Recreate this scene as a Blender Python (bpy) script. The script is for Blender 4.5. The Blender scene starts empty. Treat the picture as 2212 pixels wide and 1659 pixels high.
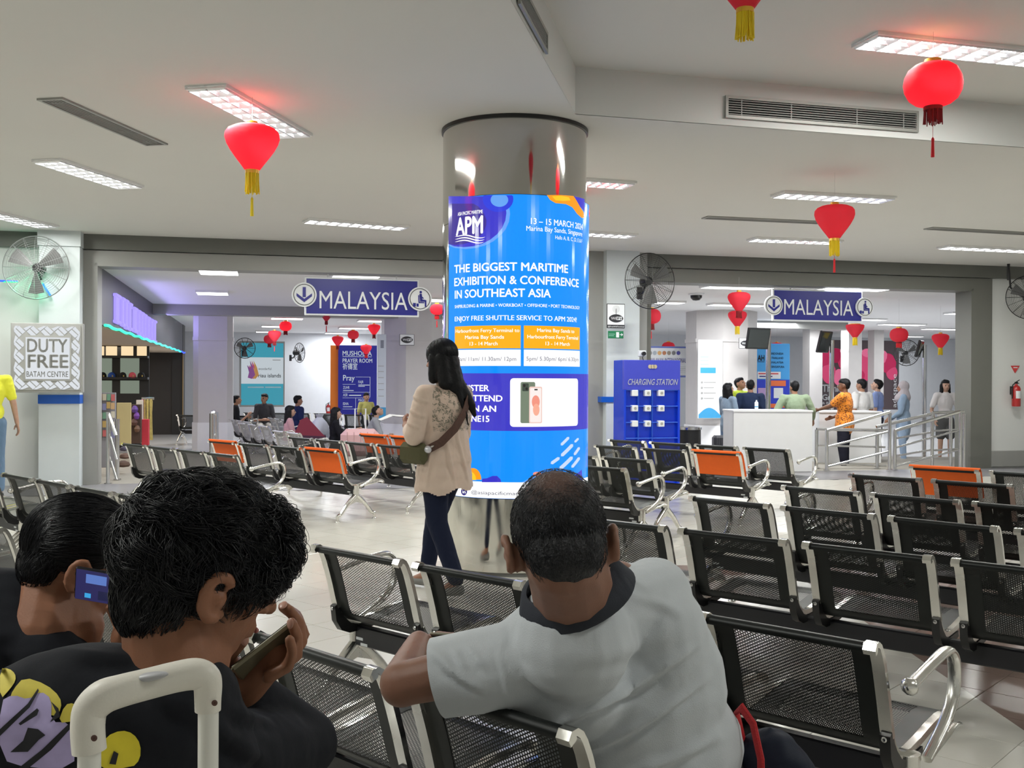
import bpy, bmesh, math, random
from mathutils import Vector, Matrix, Euler
PI = math.pi
SC = bpy.context.scene
COL = SC.collection
random.seed(7)
# ---------------------------------------------------------------- camera
F, PITCH, ROLL, H = 2230.0, math.radians(.19), math.radians(.25), 1.435
cd = bpy.data.cameras.new('camera'); cam = bpy.data.objects.new('camera', cd); COL.objects.link(cam)
cd.sensor_fit = 'HORIZONTAL'; cd.sensor_width = 36.0; cd.lens = 36.0 * F / 2212; cd.clip_start = .05; cd.clip_end = 200
cam.matrix_world = Matrix.Translation((0, 0, H)) @ Matrix.Rotation(PI / 2 - PITCH, 4, 'X') @ Matrix.Rotation(ROLL, 4, 'Z')
SC.camera = cam
# ---------------------------------------------------------------- world, exposure
SC.view_settings.view_transform = 'Standard'; SC.view_settings.look = 'None'
SC.view_settings.gamma = 1; SC.view_settings.use_curve_mapping = False
SC.view_settings.exposure = 0.0
try:
    SC.cycles.use_denoising = True; SC.cycles.max_bounces = 7; SC.cycles.transparent_max_bounces = 24
    SC.cycles.sample_clamp_indirect = 6.0
except Exception: pass
wd = bpy.data.worlds.new('world'); SC.world = wd; wd.use_nodes = True
wd.node_tree.nodes['Background'].inputs[0].default_value = (.80, .86, .84, 1)
wd.node_tree.nodes['Background'].inputs[1].default_value = .30
LAMP_W = 59.0
# ---------------------------------------------------------------- picture -> place helpers
def ray(px, py):
    dx, dy = px - 1106, py - 829.5
    cr, sr = math.cos(ROLL), math.sin(ROLL)
    u = cr * dx + sr * dy; v = -sr * dx + cr * dy
    cy, cz = 1.0, -v / F
    return Vector((u / F, math.cos(PITCH) * cy + math.sin(PITCH) * cz, -math.sin(PITCH) * cy + math.cos(PITCH) * cz))
def at_z(px, py, z):
    r = ray(px, py); return Vector((0, 0, H)) + r * ((z - H) / r.z)
def at_y(px, py, Y):
    r = ray(px, py); return Vector((0, 0, H)) + r * (Y / r.y)
# the far wall of the waiting room: along U, into the rear hall along N
WO = Vector((-5.66, 14.0, 0)); WA = math.atan(.2426)
U = Vector((math.cos(WA), math.sin(WA), 0)); N = Vector((-math.sin(WA), math.cos(WA), 0))
WM = Matrix.Translation(WO) @ Matrix.Rotation(WA, 4, 'Z')        # local x = U, y = N, z up
def on_wall(px, py, n=0.0):
    r = ray(px, py); o = WO + N * n - Vector((0, 0, H))
    p = Vector((0, 0, H)) + r * (o.dot(N) / r.dot(N)); d = p - WO
    return d.dot(U), p.z
ZR = -.15     # floor of the rear hall
ZC = 3.38     # ceiling of the waiting room
ZT = 3.73     # raised tray
ZRC = 3.0     # ceiling of the rear hall
# ---------------------------------------------------------------- materials
MATS = {}
def mat(name, col, rough=.5, metal=0.0, spec=.5, bump=0.0, bscale=40.0, vary=0.0, vscale=6.0, coat=0.0, sheen=0.0, sss=0.0, tweak=None):
    if name in MATS: return MATS[name]
    m = bpy.data.materials.new(name); m.use_nodes = True; nt = m.node_tree; b = nt.nodes['Principled BSDF']
    b.inputs['Base Color'].default_value = (*col, 1); b.inputs['Roughness'].default_value = rough
    b.inputs['Metallic'].default_value = metal; b.inputs['Specular IOR Level'].default_value = spec
    b.inputs['Coat Weight'].default_value = coat; b.inputs['Sheen Weight'].default_value = sheen
    tc = nt.nodes.new('ShaderNodeTexCoord')
    no = nt.nodes.new('ShaderNodeTexNoise'); no.inputs['Scale'].default_value = vscale; no.inputs['Detail'].default_value = 4
    nt.links.new(tc.outputs['Object'], no.inputs['Vector'])
    mx = nt.nodes.new('ShaderNodeMix'); mx.data_type = 'RGBA'
    v = max(vary, .04)
    mx.inputs[6].default_value = (*[c * (1 - v) for c in col], 1); mx.inputs[7].default_value = (*[min(1, c * (1 + v)) for c in col], 1)
    nt.links.new(no.outputs['Fac'], mx.inputs[0]); nt.links.new(mx.outputs[2], b.inputs['Base Color'])
    if bump:
        n2 = nt.nodes.new('ShaderNodeTexNoise'); n2.inputs['Scale'].default_value = bscale; n2.inputs['Detail'].default_value = 3
        nt.links.new(tc.outputs['Object'], n2.inputs['Vector'])
        bp = nt.nodes.new('ShaderNodeBump'); bp.inputs['Strength'].default_value = bump; bp.inputs['Distance'].default_value = .01
        nt.links.new(n2.outputs['Fac'], bp.inputs['Height']); nt.links.new(bp.outputs['Normal'], b.inputs['Normal'])
    if sss:
        b.inputs['Subsurface Weight'].default_value = sss; b.inputs['Subsurface Scale'].default_value = .01
    if tweak: tweak(nt, b, tc)
    MATS[name] = m; return m
def emit(name, col, power=1.0, gloss=False):
    if name in MATS: return MATS[name]
    m = bpy.data.materials.new(name); m.use_nodes = True; nt = m.node_tree; b = nt.nodes['Principled BSDF']
    b.inputs['Base Color'].default_value = (.02, .02, .02, 1); b.inputs['Roughness'].default_value = .12 if gloss else .6
    b.inputs['Specular IOR Level'].default_value = .5 if gloss else .1
    b.inputs['Emission Color'].default_value = (*col, 1); b.inputs['Emission Strength'].default_value = power
    MATS[name] = m; return m
def lin(r, g, b):
    f = lambda c: (c / 255 / 12.92) if c <= 10 else ((c / 255 + .055) / 1.055) ** 2.4
    return (f(r), f(g), f(b))
M_WALL = mat('wall_paint', (.66, .67, .66), .65, vary=.03, vscale=.8, bump=.05, bscale=60)
M_CEIL = mat('ceiling_paint', (.66, .65, .62), .8, vary=.03, vscale=.6)
M_CEIL2 = mat('rear_ceiling_paint', (.80, .80, .81), .8, vary=.02, vscale=.6)
M_GREY = mat('grey_trim_paint', (.30, .30, .285), .5, vary=.04, vscale=2)
M_DGREY = mat('dark_grey_trim_paint', (.12, .12, .11), .5)
M_CLAD = mat('pillar_panel', (.56, .54, .53), .45, vary=.03)
M_WHITE = mat('white_laminate', (.78, .78, .79), .4)
M_BLACK = mat('black_plastic', (.012, .012, .013), .35)
M_BEAM = mat('black_beam_steel', (.014, .014, .018), .38, bump=.05, bscale=200)
def chrome_wear(nt, b, tc):
    no = nt.nodes.new('ShaderNodeTexNoise'); no.inputs['Scale'].default_value = 9; no.inputs['Detail'].default_value = 6
    nt.links.new(tc.outputs['Object'], no.inputs['Vector'])
    mr = nt.nodes.new('ShaderNodeMapRange'); mr.inputs['From Min'].default_value = .35; mr.inputs['From Max'].default_value = .75
    mr.inputs['To Min'].default_value = .08; mr.inputs['To Max'].default_value = .38
    nt.links.new(no.outputs['Fac'], mr.inputs['Value']); nt.links.new(mr.outputs[0], b.inputs['Roughness'])
M_CHROME = mat('worn_chrome', (.74, .73, .70), .15, 1.0, vary=.10, vscale=14, tweak=chrome_wear)
M_STEEL = mat('polished_steel', (.70, .70, .70), .16, 1.0, vary=.05)
M_ORANGE = mat('orange_cover_fabric', lin(232, 98, 16), .75, bump=.25, bscale=500, vary=.06, vscale=30)
M_NAVY = mat('navy_sign_blue', lin(18, 22, 128), .35)
M_SIGNW = mat('sign_white', (.74, .76, .78), .4)
M_BLUEST = mat('blue_stripe_paint', lin(20, 90, 190), .4)
# perforated sheet metal: round holes on a staggered grid laid out in metres through the UV map
def make_perf(name, base, rough, u0, u1, bands):
    m = bpy.data.materials.new(name); m.use_nodes = True; nt = m.node_tree; b = nt.nodes['Principled BSDF']
    b.inputs['Base Color'].default_value = (*base, 1); b.inputs['Roughness'].default_value = rough
    b.inputs['Metallic'].default_value = .3
    L = nt.links.new
    uv = nt.nodes.new('ShaderNodeUVMap'); sp = nt.nodes.new('ShaderNodeSeparateXYZ'); L(uv.outputs[0], sp.inputs[0])
    def mth(op, a, c=None, d=None):
        n = nt.nodes.new('ShaderNodeMath'); n.operation = op
        for i, v in enumerate((a, c, d)):
            if v is None: continue
            if isinstance(v, (int, float)): n.inputs[i].default_value = v
            else: L(v, n.inputs[i])
        return n.outputs[0]
    px, py = .0170, .0098
    def lat(ox, oy):
        a = mth('SUBTRACT', mth('FRACT', mth('ADD', mth('DIVIDE', sp.outputs[0], px), ox)), .5)
        c = mth('SUBTRACT', mth('FRACT', mth('ADD', mth('DIVIDE', sp.outputs[1], py), oy)), .5)
        a = mth('MULTIPLY', a, px); c = mth('MULTIPLY', c, py)
        return mth('ADD', mth('MULTIPLY', a, a), mth('MULTIPLY', c, c))
    d = mth('MINIMUM', lat(0, 0), lat(.5, .5))
    hole = mth('LESS_THAN', d, .0037 ** 2)
    inx = mth('MULTIPLY', mth('GREATER_THAN', sp.outputs[0], u0), mth('LESS_THAN', sp.outputs[0], u1))
    iny = None
    for v0, v1 in bands:
        q = mth('MULTIPLY', mth('GREATER_THAN', sp.outputs[1], v0), mth('LESS_THAN', sp.outputs[1], v1))
        iny = q if iny is None else mth('MAXIMUM', iny, q)
    h = mth('MULTIPLY', hole, mth('MULTIPLY', inx, iny))
    tr = nt.nodes.new('ShaderNodeBsdfTransparent'); ms = nt.nodes.new('ShaderNodeMixShader')
    L(h, ms.inputs[0]); L(b.outputs[0], ms.inputs[1]); L(tr.outputs[0], ms.inputs[2])
    L(ms.outputs[0], nt.nodes['Material Output'].inputs[0])
    return m
# ---------------------------------------------------------------- mesh builder
class MB:
    def __init__(s): s.v = []; s.f = []; s.uv = {}; s.mi = {}
    def add(s, vs, fs, M=None, mi=0):
        o = len(s.v)
        for p in vs:
            p = Vector(p); s.v.append(M @ p if M else p)
        for f in fs:
            s.f.append([i + o for i in f])
            if mi: s.mi[len(s.f) - 1] = mi
        return s
    def box(s, c, d, M=None, b=0.0, mi=0):
        cx, cy, cz = c; x, y, z = d[0] / 2, d[1] / 2, d[2] / 2
        if b <= 0:
            vs = [(cx + i * x, cy + j * y, cz + k * z) for i in (-1, 1) for j in (-1, 1) for k in (-1, 1)]
            return s.add(vs, [(0, 1, 3, 2), (4, 6, 7, 5), (0, 4, 5, 1), (2, 3, 7, 6), (0, 2, 6, 4), (1, 5, 7, 3)], M, mi)
        b = min(b, x * .9, y * .9, z * .9)
        vs = []; ring = [(-x + b, -y), (x - b, -y), (x, -y + b), (x, y - b), (x - b, y), (-x + b, y), (-x, y - b), (-x, -y + b)]
        ins = [(-x + b, -y + b), (x - b, -y + b), (x - b, -y + b), (x - b, y - b), (x - b, y - b), (-x + b, y - b), (-x + b, y - b), (-x + b, -y + b)]
        for zz, rr in ((-z, ins), (-z + b, ring), (z - b, ring), (z, ins)):
            for (a, e) in rr: vs.append((cx + a, cy + e, cz + zz))
        fs = [tuple(range(7, -1, -1)), tuple(range(24, 32))]
        for k in range(3):
            for i in range(8): fs.append((k * 8 + i, k * 8 + (i + 1) % 8, k * 8 + 8 + (i + 1) % 8, k * 8 + 8 + i))
        return s.add(vs, fs, M, mi)
    def tube(s, pts, r, n=8, cap=True, M=None, flat=1.0, mi=0, closed=False):
        pts = [Vector(p) for p in pts]; R = r if isinstance(r, (list, tuple)) else [r] * len(pts)
        vs = []; up = None; m = len(pts)
        for i, p in enumerate(pts):
            if closed: t = pts[(i + 1) % m] - pts[i - 1]
            else: t = (pts[min(i + 1, m - 1)] - pts[max(i - 1, 0)])
            t.normalize()
            if up is None:
                up = Vector((0, 0, 1)) if abs(t.z) < .9 else Vector((1, 0, 0))
            a = t.cross(up)
            if a.length < 1e-6: a = t.orthogonal()
            a.normalize(); up = a.cross(t).normalized()
            for k in range(n):
                an = 2 * PI * k / n
                vs.append(p + a * math.cos(an) * R[i] + up * math.sin(an) * R[i] * flat)
        fs = []
        for i in range(m if closed else m - 1):
            j = (i + 1) % m
            for k in range(n): fs.append((i * n + k, i * n + (k + 1) % n, j * n + (k + 1) % n, j * n + k))
        if cap and not closed: fs += [tuple(range(n - 1, -1, -1)), tuple((m - 1) * n + k for k in range(n))]
        return s.add(vs, fs, M, mi)
    def lathe(s, prof, n=32, c=(0, 0, 0), M=None, cap=True, mi=0, sq=None):
        vs = []
        for (r, z) in prof:
            for k in range(n):
                a = 2 * PI * k / n; q = 1 if sq is None else 1 + sq(a, z)
                vs.append((c[0] + r * q * math.cos(a), c[1] + r * q * math.sin(a), c[2] + z))
        fs = []
        for i in range(len(prof) - 1):
            for k in range(n): fs.append((i * n + k, i * n + (k + 1) % n, (i + 1) * n + (k + 1) % n, (i + 1) * n + k))
        if cap: fs += [tuple(range(n - 1, -1, -1)), tuple((len(prof) - 1) * n + k for k in range(n))]
        return s.add(vs, fs, M, mi)
    def prism(s, out, t0, t1, M=None, mi=0):
        """outline [(x, z)] extruded along y from t0 to t1"""
        n = len(out)
        vs = [(x, t0, z) for x, z in out] + [(x, t1, z) for x, z in out]
        fs = [tuple(range(n)), tuple(range(2 * n - 1, n - 1, -1))] + [(i, i + n, (i + 1) % n + n, (i + 1) % n) for i in range(n)]
        return s.add(vs, fs, M, mi)
    def ribbon(s, prof, x0, x1, th, M=None, nx=1, uv=None):
        """a sheet following prof [(y, z)] with thickness th between x0 and x1; uv in metres"""
        P = [Vector((0, y, z)) for y, z in prof]; L = [0]
        for i in range(1, len(P)): L.append(L[-1] + (P[i] - P[i - 1]).length)
        nrm = []
        for i in range(len(P)):
            t = (P[min(i + 1, len(P) - 1)] - P[max(i - 1, 0)]).normalized(); nrm.append(Vector((0, -t.z, t.y)))
        o = len(s.v); fo = len(s.f); vs = []; m = len(P)
        for sd in (0, 1):
            for i in range(m):
                for x in (x0, x1):
                    q = P[i] + nrm[i] * th * (.5 - sd); vs.append((x, q.y, q.z))
        fs = []; uvs = []
        for sd in (0, 1):
            b = sd * 2 * m
            for i in range(m - 1):
                f = [b + 2 * i, b + 2 * i + 1, b + 2 * i + 3, b + 2 * i + 2]; w = [(0, L[i]), (x1 - x0, L[i]), (x1 - x0, L[i + 1]), (0, L[i + 1])]
                if sd: f.reverse(); w.reverse()
                fs.append(f); uvs.append(w)
        for i in range(m - 1):
            fs.append([2 * i, 2 * i + 2, 2 * m + 2 * i + 2, 2 * m + 2 * i]); uvs.append([(0, 0)] * 4)
            fs.append([2 * i + 1, 2 * m + 2 * i + 1, 2 * m + 2 * i + 3, 2 * i + 3]); uvs.append([(0, 0)] * 4)
        fs.append([0, 2 * m, 2 * m + 1, 1]); uvs.append([(0, 0)] * 4)
        fs.append([2 * m - 2, 2 * m - 1, 4 * m - 1, 4 * m - 2]); uvs.append([(0, 0)] * 4)
        s.add(vs, fs, M)
        for i, w in enumerate(uvs): s.uv[fo + i] = w
        return s
    def mesh(s, name, m, smooth=35):
        me = bpy.data.meshes.new(name); me.from_pydata(s.v, [], s.f); me.validate(clean_customdata=False)
        for x in (m if isinstance(m, (list, tuple)) else [m]): me.materials.append(x)
        if s.uv:
            l = me.uv_layers.new(name='UVMap')
            for p in me.polygons:
                w = s.uv.get(p.index)
                if w:
                    for k, li in enumerate(p.loop_indices): l.data[li].uv = w[k]
        if s.mi:
            for i, k in s.mi.items():
                if i < len(me.polygons): me.polygons[i].material_index = k
        if smooth:
            me.polygons.foreach_set('use_smooth', [True] * len(me.polygons)); me.set_sharp_from_angle(angle=math.radians(smooth))
        me.update(); return me
    def build(s, name, m, parent=None, smooth=35, loc=None):
        o = bpy.data.objects.new(name, s.mesh(name, m, smooth)); COL.objects.link(o)
        if parent is not None: o.parent = parent
        if loc is not None: o.location = loc
        return o
def inst(name, me, parent=None, loc=(0, 0, 0), rot=(0, 0, 0), scale=(1, 1, 1)):
    o = bpy.data.objects.new(name, me); COL.objects.link(o); o.parent = parent
    o.location = loc; o.rotation_euler = rot; o.scale = scale; return o
def tag(o, label=None, cat=None, group=None, kind=None):
    if label: o['label'] = label
    if cat: o['category'] = cat
    if group: o['group'] = group
    if kind: o['kind'] = kind
    return o
def thing(name, label, cat, loc=(0, 0, 0), rz=0.0, group=None, M=None):
    o = bpy.data.objects.new(name, None); COL.objects.link(o); o.empty_display_size = .1
    if M is not None: o.matrix_world = M
    else: o.location = loc; o.rotation_euler = (0, 0, rz)
    return tag(o, label, cat, group)
def struct(name, mb, m, loc=None, M=None, smooth=0):
    o = mb.build(name, m, smooth=smooth)
    if M is not None: o.matrix_world = M
    o['kind'] = 'structure'; return o
def wall_thing(name, label, cat, u, n, z, group=None, rz=0.0):
    """a thing on the far wall: local x along the wall, y into the rear hall"""
    return thing(name, label, cat, group=group, M=WM @ Matrix.Translation((u, n, z)) @ Matrix.Rotation(rz, 4, 'Z'))
# ---------------------------------------------------------------- lettering
_tc = {}
def text_geo(s, bold=.0, cjk=False):
    k = (s, bold)
    if k in _tc: return _tc[k]
    c = bpy.data.curves.new('t', 'FONT'); c.body = s; c.size = 1; c.offset = bold; c.resolution_u = 3; c.fill_mode = 'FRONT'
    o = bpy.data.objects.new('t', c); COL.objects.link(o)
    dg = bpy.context.evaluated_depsgraph_get(); me = bpy.data.meshes.new_from_object(o.evaluated_get(dg))
    vs = [v.co.copy() for v in me.vertices]; fs = [tuple(p.vertices) for p in me.polygons]
    bpy.data.objects.remove(o); bpy.data.curves.remove(c); bpy.data.meshes.remove(me)
    _tc[k] = (vs, fs); return _tc[k]
def text_box(s, x0, x1, z0, h, bold=.0, slant=0.0, cap=None):
    """verts (x, z) of string s spanning x0..x1, baseline z0, capital height h"""
    vs, fs = text_geo(s, 0.0)
    if not vs: return [], []
    if bold > .003:      # heavier strokes: the same glyphs laid again a hair to each side
        n = len(vs); e = bold * 1.05; of = ((0, 0), (-e, 0), (e, 0), (0, e * .8), (0, -e * .8)) if len(s) < 30 else ((0, 0), (-e, 0), (e, 0))
        vs = [v + Vector((a, b, 0)) for a, b in of for v in vs]; fs = [tuple(i + n * k for i in f) for k in range(len(of)) for f in fs]
    xs = [v.x for v in vs]; a, b = min(xs), max(xs); k = (x1 - x0) / max(b - a, 1e-6); q = h / .69
    return [(x0 + (v.x - a) * k + slant * v.y * q, z0 + v.y * q) for v in vs], fs
def lettering(parent, s, x0, x1, z0, h, m, y=-.003, bold=.0, slant=0.0, name='lettering', flip=False):
    p, fs = text_box(s, x0, x1, z0, h, bold, slant)
    mb = MB(); mb.add([(x, y, z) for x, z in p], fs)
    return mb.build(name, m, parent, smooth=0)
# ================================================================ the room
TH = math.radians(42)
TA = Vector((math.cos(TH), -math.sin(TH), 0)); TB = Vector((math.sin(TH), math.cos(TH), 0))
T = .3333
def tile_mat():
    m = mat('floor_tile_glaze', (.64, .62, .565), .2, vary=.05, vscale=3, bump=.02, bscale=30)
    nt = m.node_tree; b = nt.nodes['Principled BSDF']; L = nt.links.new
    g = nt.nodes.new('ShaderNodeNewGeometry'); s = nt.nodes.new('ShaderNodeSeparateXYZ'); L(g.outputs['Position'], s.inputs[0])
    def mth(op, a, c):
        n = nt.nodes.new('ShaderNodeMath'); n.operation = op
        for i, v in enumerate((a, c)):
            if isinstance(v, (int, float)): n.inputs[i].default_value = v
            else: L(v, n.inputs[i])
        return n.outputs[0]
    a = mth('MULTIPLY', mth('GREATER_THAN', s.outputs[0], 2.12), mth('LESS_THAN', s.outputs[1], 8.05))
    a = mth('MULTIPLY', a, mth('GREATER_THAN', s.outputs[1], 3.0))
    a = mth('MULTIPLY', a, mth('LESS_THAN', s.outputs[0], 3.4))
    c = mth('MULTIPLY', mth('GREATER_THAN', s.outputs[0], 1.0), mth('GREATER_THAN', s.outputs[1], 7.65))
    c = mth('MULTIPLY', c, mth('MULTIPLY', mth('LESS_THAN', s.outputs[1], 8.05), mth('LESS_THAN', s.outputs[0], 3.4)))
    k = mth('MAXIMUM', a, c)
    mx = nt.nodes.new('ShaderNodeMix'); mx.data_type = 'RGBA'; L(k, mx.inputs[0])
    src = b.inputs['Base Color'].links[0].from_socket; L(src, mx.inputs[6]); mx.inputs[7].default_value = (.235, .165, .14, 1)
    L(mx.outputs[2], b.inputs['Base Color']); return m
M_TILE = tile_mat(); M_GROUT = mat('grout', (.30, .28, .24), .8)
fl = MB(); fl.box((0, 8, -.106), (26, 24, .2)); floor = struct('floor', fl, M_GROUT)
def pix(p):
    """project a point, only to choose which tiles are near enough to be pieces of their own"""
    y = p.y * math.cos(PITCH) - (p.z - H) * math.sin(PITCH); z = p.y * math.sin(PITCH) + (p.z - H) * math.cos(PITCH)
    return (1106 + F * p.x / y, 829.5 - F * z / y) if y > .1 else (-1, -1)
O0 = at_z(592.3, 1250.4, 0)
cells = []
for i in range(-60, 60):
    for j in range(-60, 60):
        c = O0 + TA * T * (i + .5) + TB * T * (j + .5)
        if not (-11.5 < c.x < 11.8 and -2.3 < c.y): continue
        if (c - WO).dot(N) > -1.32: continue
        cells.append(c)
near = [c for c in cells if c.y > 3.6 and -60 < pix(c)[0] < 2272 and pix(c)[1] < 1720]
near.sort(key=lambda c: c.y); near = near[:300]; ns = set((round(c.x, 3), round(c.y, 3)) for c in near)
tm = MB(); tm.box((0, 0, -.004), (T - .004, T - .004, .008), b=.0012)
tme = tm.mesh('floor_tile', M_TILE, 0)
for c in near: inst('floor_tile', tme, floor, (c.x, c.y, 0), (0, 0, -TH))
tr = MB(); RT = Matrix.Rotation(-TH, 4, 'Z')
for c in cells:
    if (round(c.x, 3), round(c.y, 3)) in ns: continue
    h = (T - .004) / 2; tr.add([(-h, -h, 0), (h, -h, 0), (h, h, 0), (-h, h, 0), (-h, -h, -.006), (h, -h, -.006), (h, h, -.006), (-h, h, -.006)],
        [(0, 1, 2, 3), (0, 4, 5, 1), (1, 5, 6, 2), (2, 6, 7, 3), (3, 7, 4, 0)], Matrix.Translation(c) @ RT)
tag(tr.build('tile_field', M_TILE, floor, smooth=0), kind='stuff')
# grey threshold strip along the far wall
th = MB(); th.box((3.3, -.66, -.05), (26, 1.32, .108)); struct('trim_1', th, mat('threshold_stone', (.24, .235, .25), .3, vary=.06, vscale=4), M=WM)
# ceilings: low ceiling with the raised tray over the seats on the right
C0 = Vector((.453, 7.54, 0)); DL = Vector((-.470, -2.263, 0)); DR = Vector((3.787, 1.015, 0))
tl = C0 + DL * ((C0.y + 2.4) / 2.263); trr = C0 + DR * ((12 - C0.x) / 3.787)
def poly_slab(pts, z0, z1):
    mb = MB(); n = len(pts); bm = bmesh.new()
    vs = [bm.verts.new((p[0], p[1], z0)) for p in pts]; f = bm.faces.new(vs); r = bmesh.ops.triangulate(bm, faces=[f])
    bm.verts.ensure_lookup_table(); bm.verts.index_update()
    mb.add([v.co.copy() for v in bm.verts], [[v.index for v in f.verts] for f in bm.faces]); bm.free()
    mb.add([(p[0], p[1], z1) for p in pts], [tuple(range(n))]) if n == 4 else None
    return mb
lowp = [(-11.5, -2.4), (tl.x, -2.4), (C0.x, C0.y), (trr.x, trr.y), (12, 18.4), (-11.5, 12.7)]
struct('ceiling', poly_slab(lowp, ZC, ZC + .1), M_CEIL)
trp = [(tl.x, -2.4), (12, -2.4), (trr.x, trr.y), (C0.x, C0.y)]
struct('ceiling_tray', poly_slab(trp, ZT, ZT + .1), M_CEIL)
bh = MB()
for a, b in ((tl, C0), (C0, trr)):
    d = (b - a).normalized(); nn = Vector((-d.y, d.x, 0))
    vs = [a, b, b + nn * .08, a + nn * .08]
    bh.add([(p.x, p.y, ZC + .004) for p in vs] + [(p.x, p.y, ZT) for p in vs], [(0, 3, 2, 1), (4, 5, 6, 7), (0, 1, 5, 4), (1, 2, 6, 5), (2, 3, 7, 6), (3, 0, 4, 7)])
struct('trim_2', bh, M_WALL)
# near walls out of the frame close the room
w = MB(); w.box((0, -2.45, 1.8), (26, .1, 4)); struct('wall_near', w, M_WALL)
w = MB(); w.box((-11.5, 6, 1.8), (.1, 17, 4)); struct('wall_left', w, M_WALL)
w = MB(); w.box((12, 8, 1.8), (.1, 21, 4)); struct('wall_right', w, M_WALL)
# far wall with its two portals (frame of the wall: x along, y into the rear hall)
TW = .35
uL = 0.0; uM0 = on_wall(1283, 800)[0]; uM1 = on_wall(1398, 800)[0]; uR = on_wall(2098, 800)[0]; ZO = 3.0
w = MB()
w.box(((-8 + uL) / 2, TW / 2, 1.6), (8 + uL, TW, 3.6)); w.box(((uM0 + uM1) / 2, TW / 2, 1.6), (uM1 - uM0, TW, 3.6))
w.box(((uR + 19) / 2, TW / 2, 1.6), (19 - uR, TW, 3.6))
w.box(((uL + uM0) / 2, TW / 2, (ZO + 3.5) / 2), (uM0 - uL, TW, 3.5 - ZO)); w.box(((uM1 + uR) / 2, TW / 2, (ZO + 3.5) / 2), (uR - uM1, TW, 3.5 - ZO))
struct('wall_far', w, M_WALL, M=WM)
fr = MB(); fw = .17
def portal(a, b, wl, wr, m=fr):
    m.box((a - wl / 2, .10, (ZO + fw) / 2), (wl, .30, ZO + fw)); m.box((b + wr / 2, .10, (ZO + fw) / 2), (wr, .30, ZO + fw))
    m.box(((a + b) / 2, .10, ZO + fw / 2), (b - a, .30, fw)); m.box(((a + b) / 2, .155, ZO - .02), (b - a - .01, .41, .04))
    m.box((a + .02, .155, ZO / 2), (.04, .41, ZO)); m.box((b - .02, .155, ZO / 2), (.04, .41, ZO))
portal(uL, uM0, .20, .12); struct('trim_3', fr, M_GREY, M=WM)
fr2 = MB(); portal(uM1, uR, .10, .36, fr2); struct('trim_4', fr2, mat('grey_portal_paint', (.15, .152, .135), .5), M=WM)
bd = MB(); bd.box((3.3, -.06, 3.28), (24, .12, .20)); struct('trim_5', bd, mat('header_shadow_tone', (.125, .128, .115), .5), M=WM)  # recessed shadow under the ceiling, put into the colour of a dark band
# wall pillar with the duty free sign, wall pillar with the wifi sign
M_COOL = mat('cool_white_paint', (.60, .645, .66), .55)
uP0, uP1 = on_wall(84, 900, -.3)[0], on_wall(172, 900, -.3)[0]
p = MB(); p.box(((uP0 + uP1) / 2, -.16, 1.64), (uP1 - uP0, .32, 3.48)); p.box(((uP0 + uP1) / 2, -.175, 3.28), (uP1 - uP0 + .03, .36, .2))
struct('wall_pillar_1', p, M_COOL, M=WM)
s1 = on_wall(130, 853, -.32)[1]; s0 = on_wall(130, 872, -.32)[1]
p = MB(); p.box(((uP0 + uP1) / 2, -.165, (s0 + s1) / 2), (uP1 - uP0 + .012, .345, s1 - s0)); struct('trim_6', p, M_BLUEST, M=WM)
uQ0, uQ1 = on_wall(1310, 700, -.35)[0], on_wall(1381, 700, -.35)[0]
p = MB(); p.box(((uQ0 + uQ1) / 2, -.18, 1.64), (uQ1 - uQ0, .36, 3.48)); struct('wall_pillar_2', p, M_COOL, M=WM)
p = MB(); p.box((uQ0 - .12, -.10, 1.64), (.24, .2, 3.48)); p.box((uQ1 + .09, -.10, 1.64), (.18, .2, 3.48)); struct('trim_7', p, M_GREY, M=WM)
s1 = on_wall(1340, 857, -.36)[1]; s0 = on_wall(1340, 869, -.36)[1]
p = MB(); p.box(((uQ0 + uQ1) / 2 - .03, -.185, (s0 + s1) / 2), (uQ1 - uQ0 + .10, .38, s1 - s0)); struct('trim_8', p, M_BLUEST, M=WM)
p = MB(); p.box(((uR + .36 + 19) / 2, -.02, .16), (19 - uR - .36, .06, .26)); struct('baseboard_right', p, M_GREY, M=WM)
# ---------------------------------------------------------------- rear hall
NB1, NB2 = 20.5, 17.5     # depth of the back wall behind the left and the right portal
M_RF = mat('rear_floor_tile', (.70, .70, .70), .12, vary=.03)
w = MB(); w.box((10, 12, ZR - .1), (40, 24, .2)); struct('floor_rear', w, M_RF, M=WM)
w = MB(); w.box((10, 12.3, ZRC + .05), (40, 23.9, .1)); struct('ceiling_rear', w, M_CEIL2, M=WM)
w = MB(); w.box((0, NB1 + .1, 1.4), (18, .2, 3.4)); w.box((9, 18.9, 1.4), (.2, 3.6, 3.4)); w.box((19, NB2 + .1, 1.4), (20, .2, 3.4)); w.box((29, 9, 1.4), (.2, 17.5, 3.4)); w.box((-3, 17.2 + 2, 1.4), (.2, 4.5, 3.4))
struct('wall_rear', w, mat('rear_wall_paint', (.72, .74, .77), .6, vary=.02), M=WM)
w = MB(); w.box((3, 7.9, ZRC - .1), (16, .45, .22)); w.box((15, 9.4, ZRC - .09), (4.2, .35, .2)); struct('trim_9', w, M_GREY, M=WM)
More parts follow.
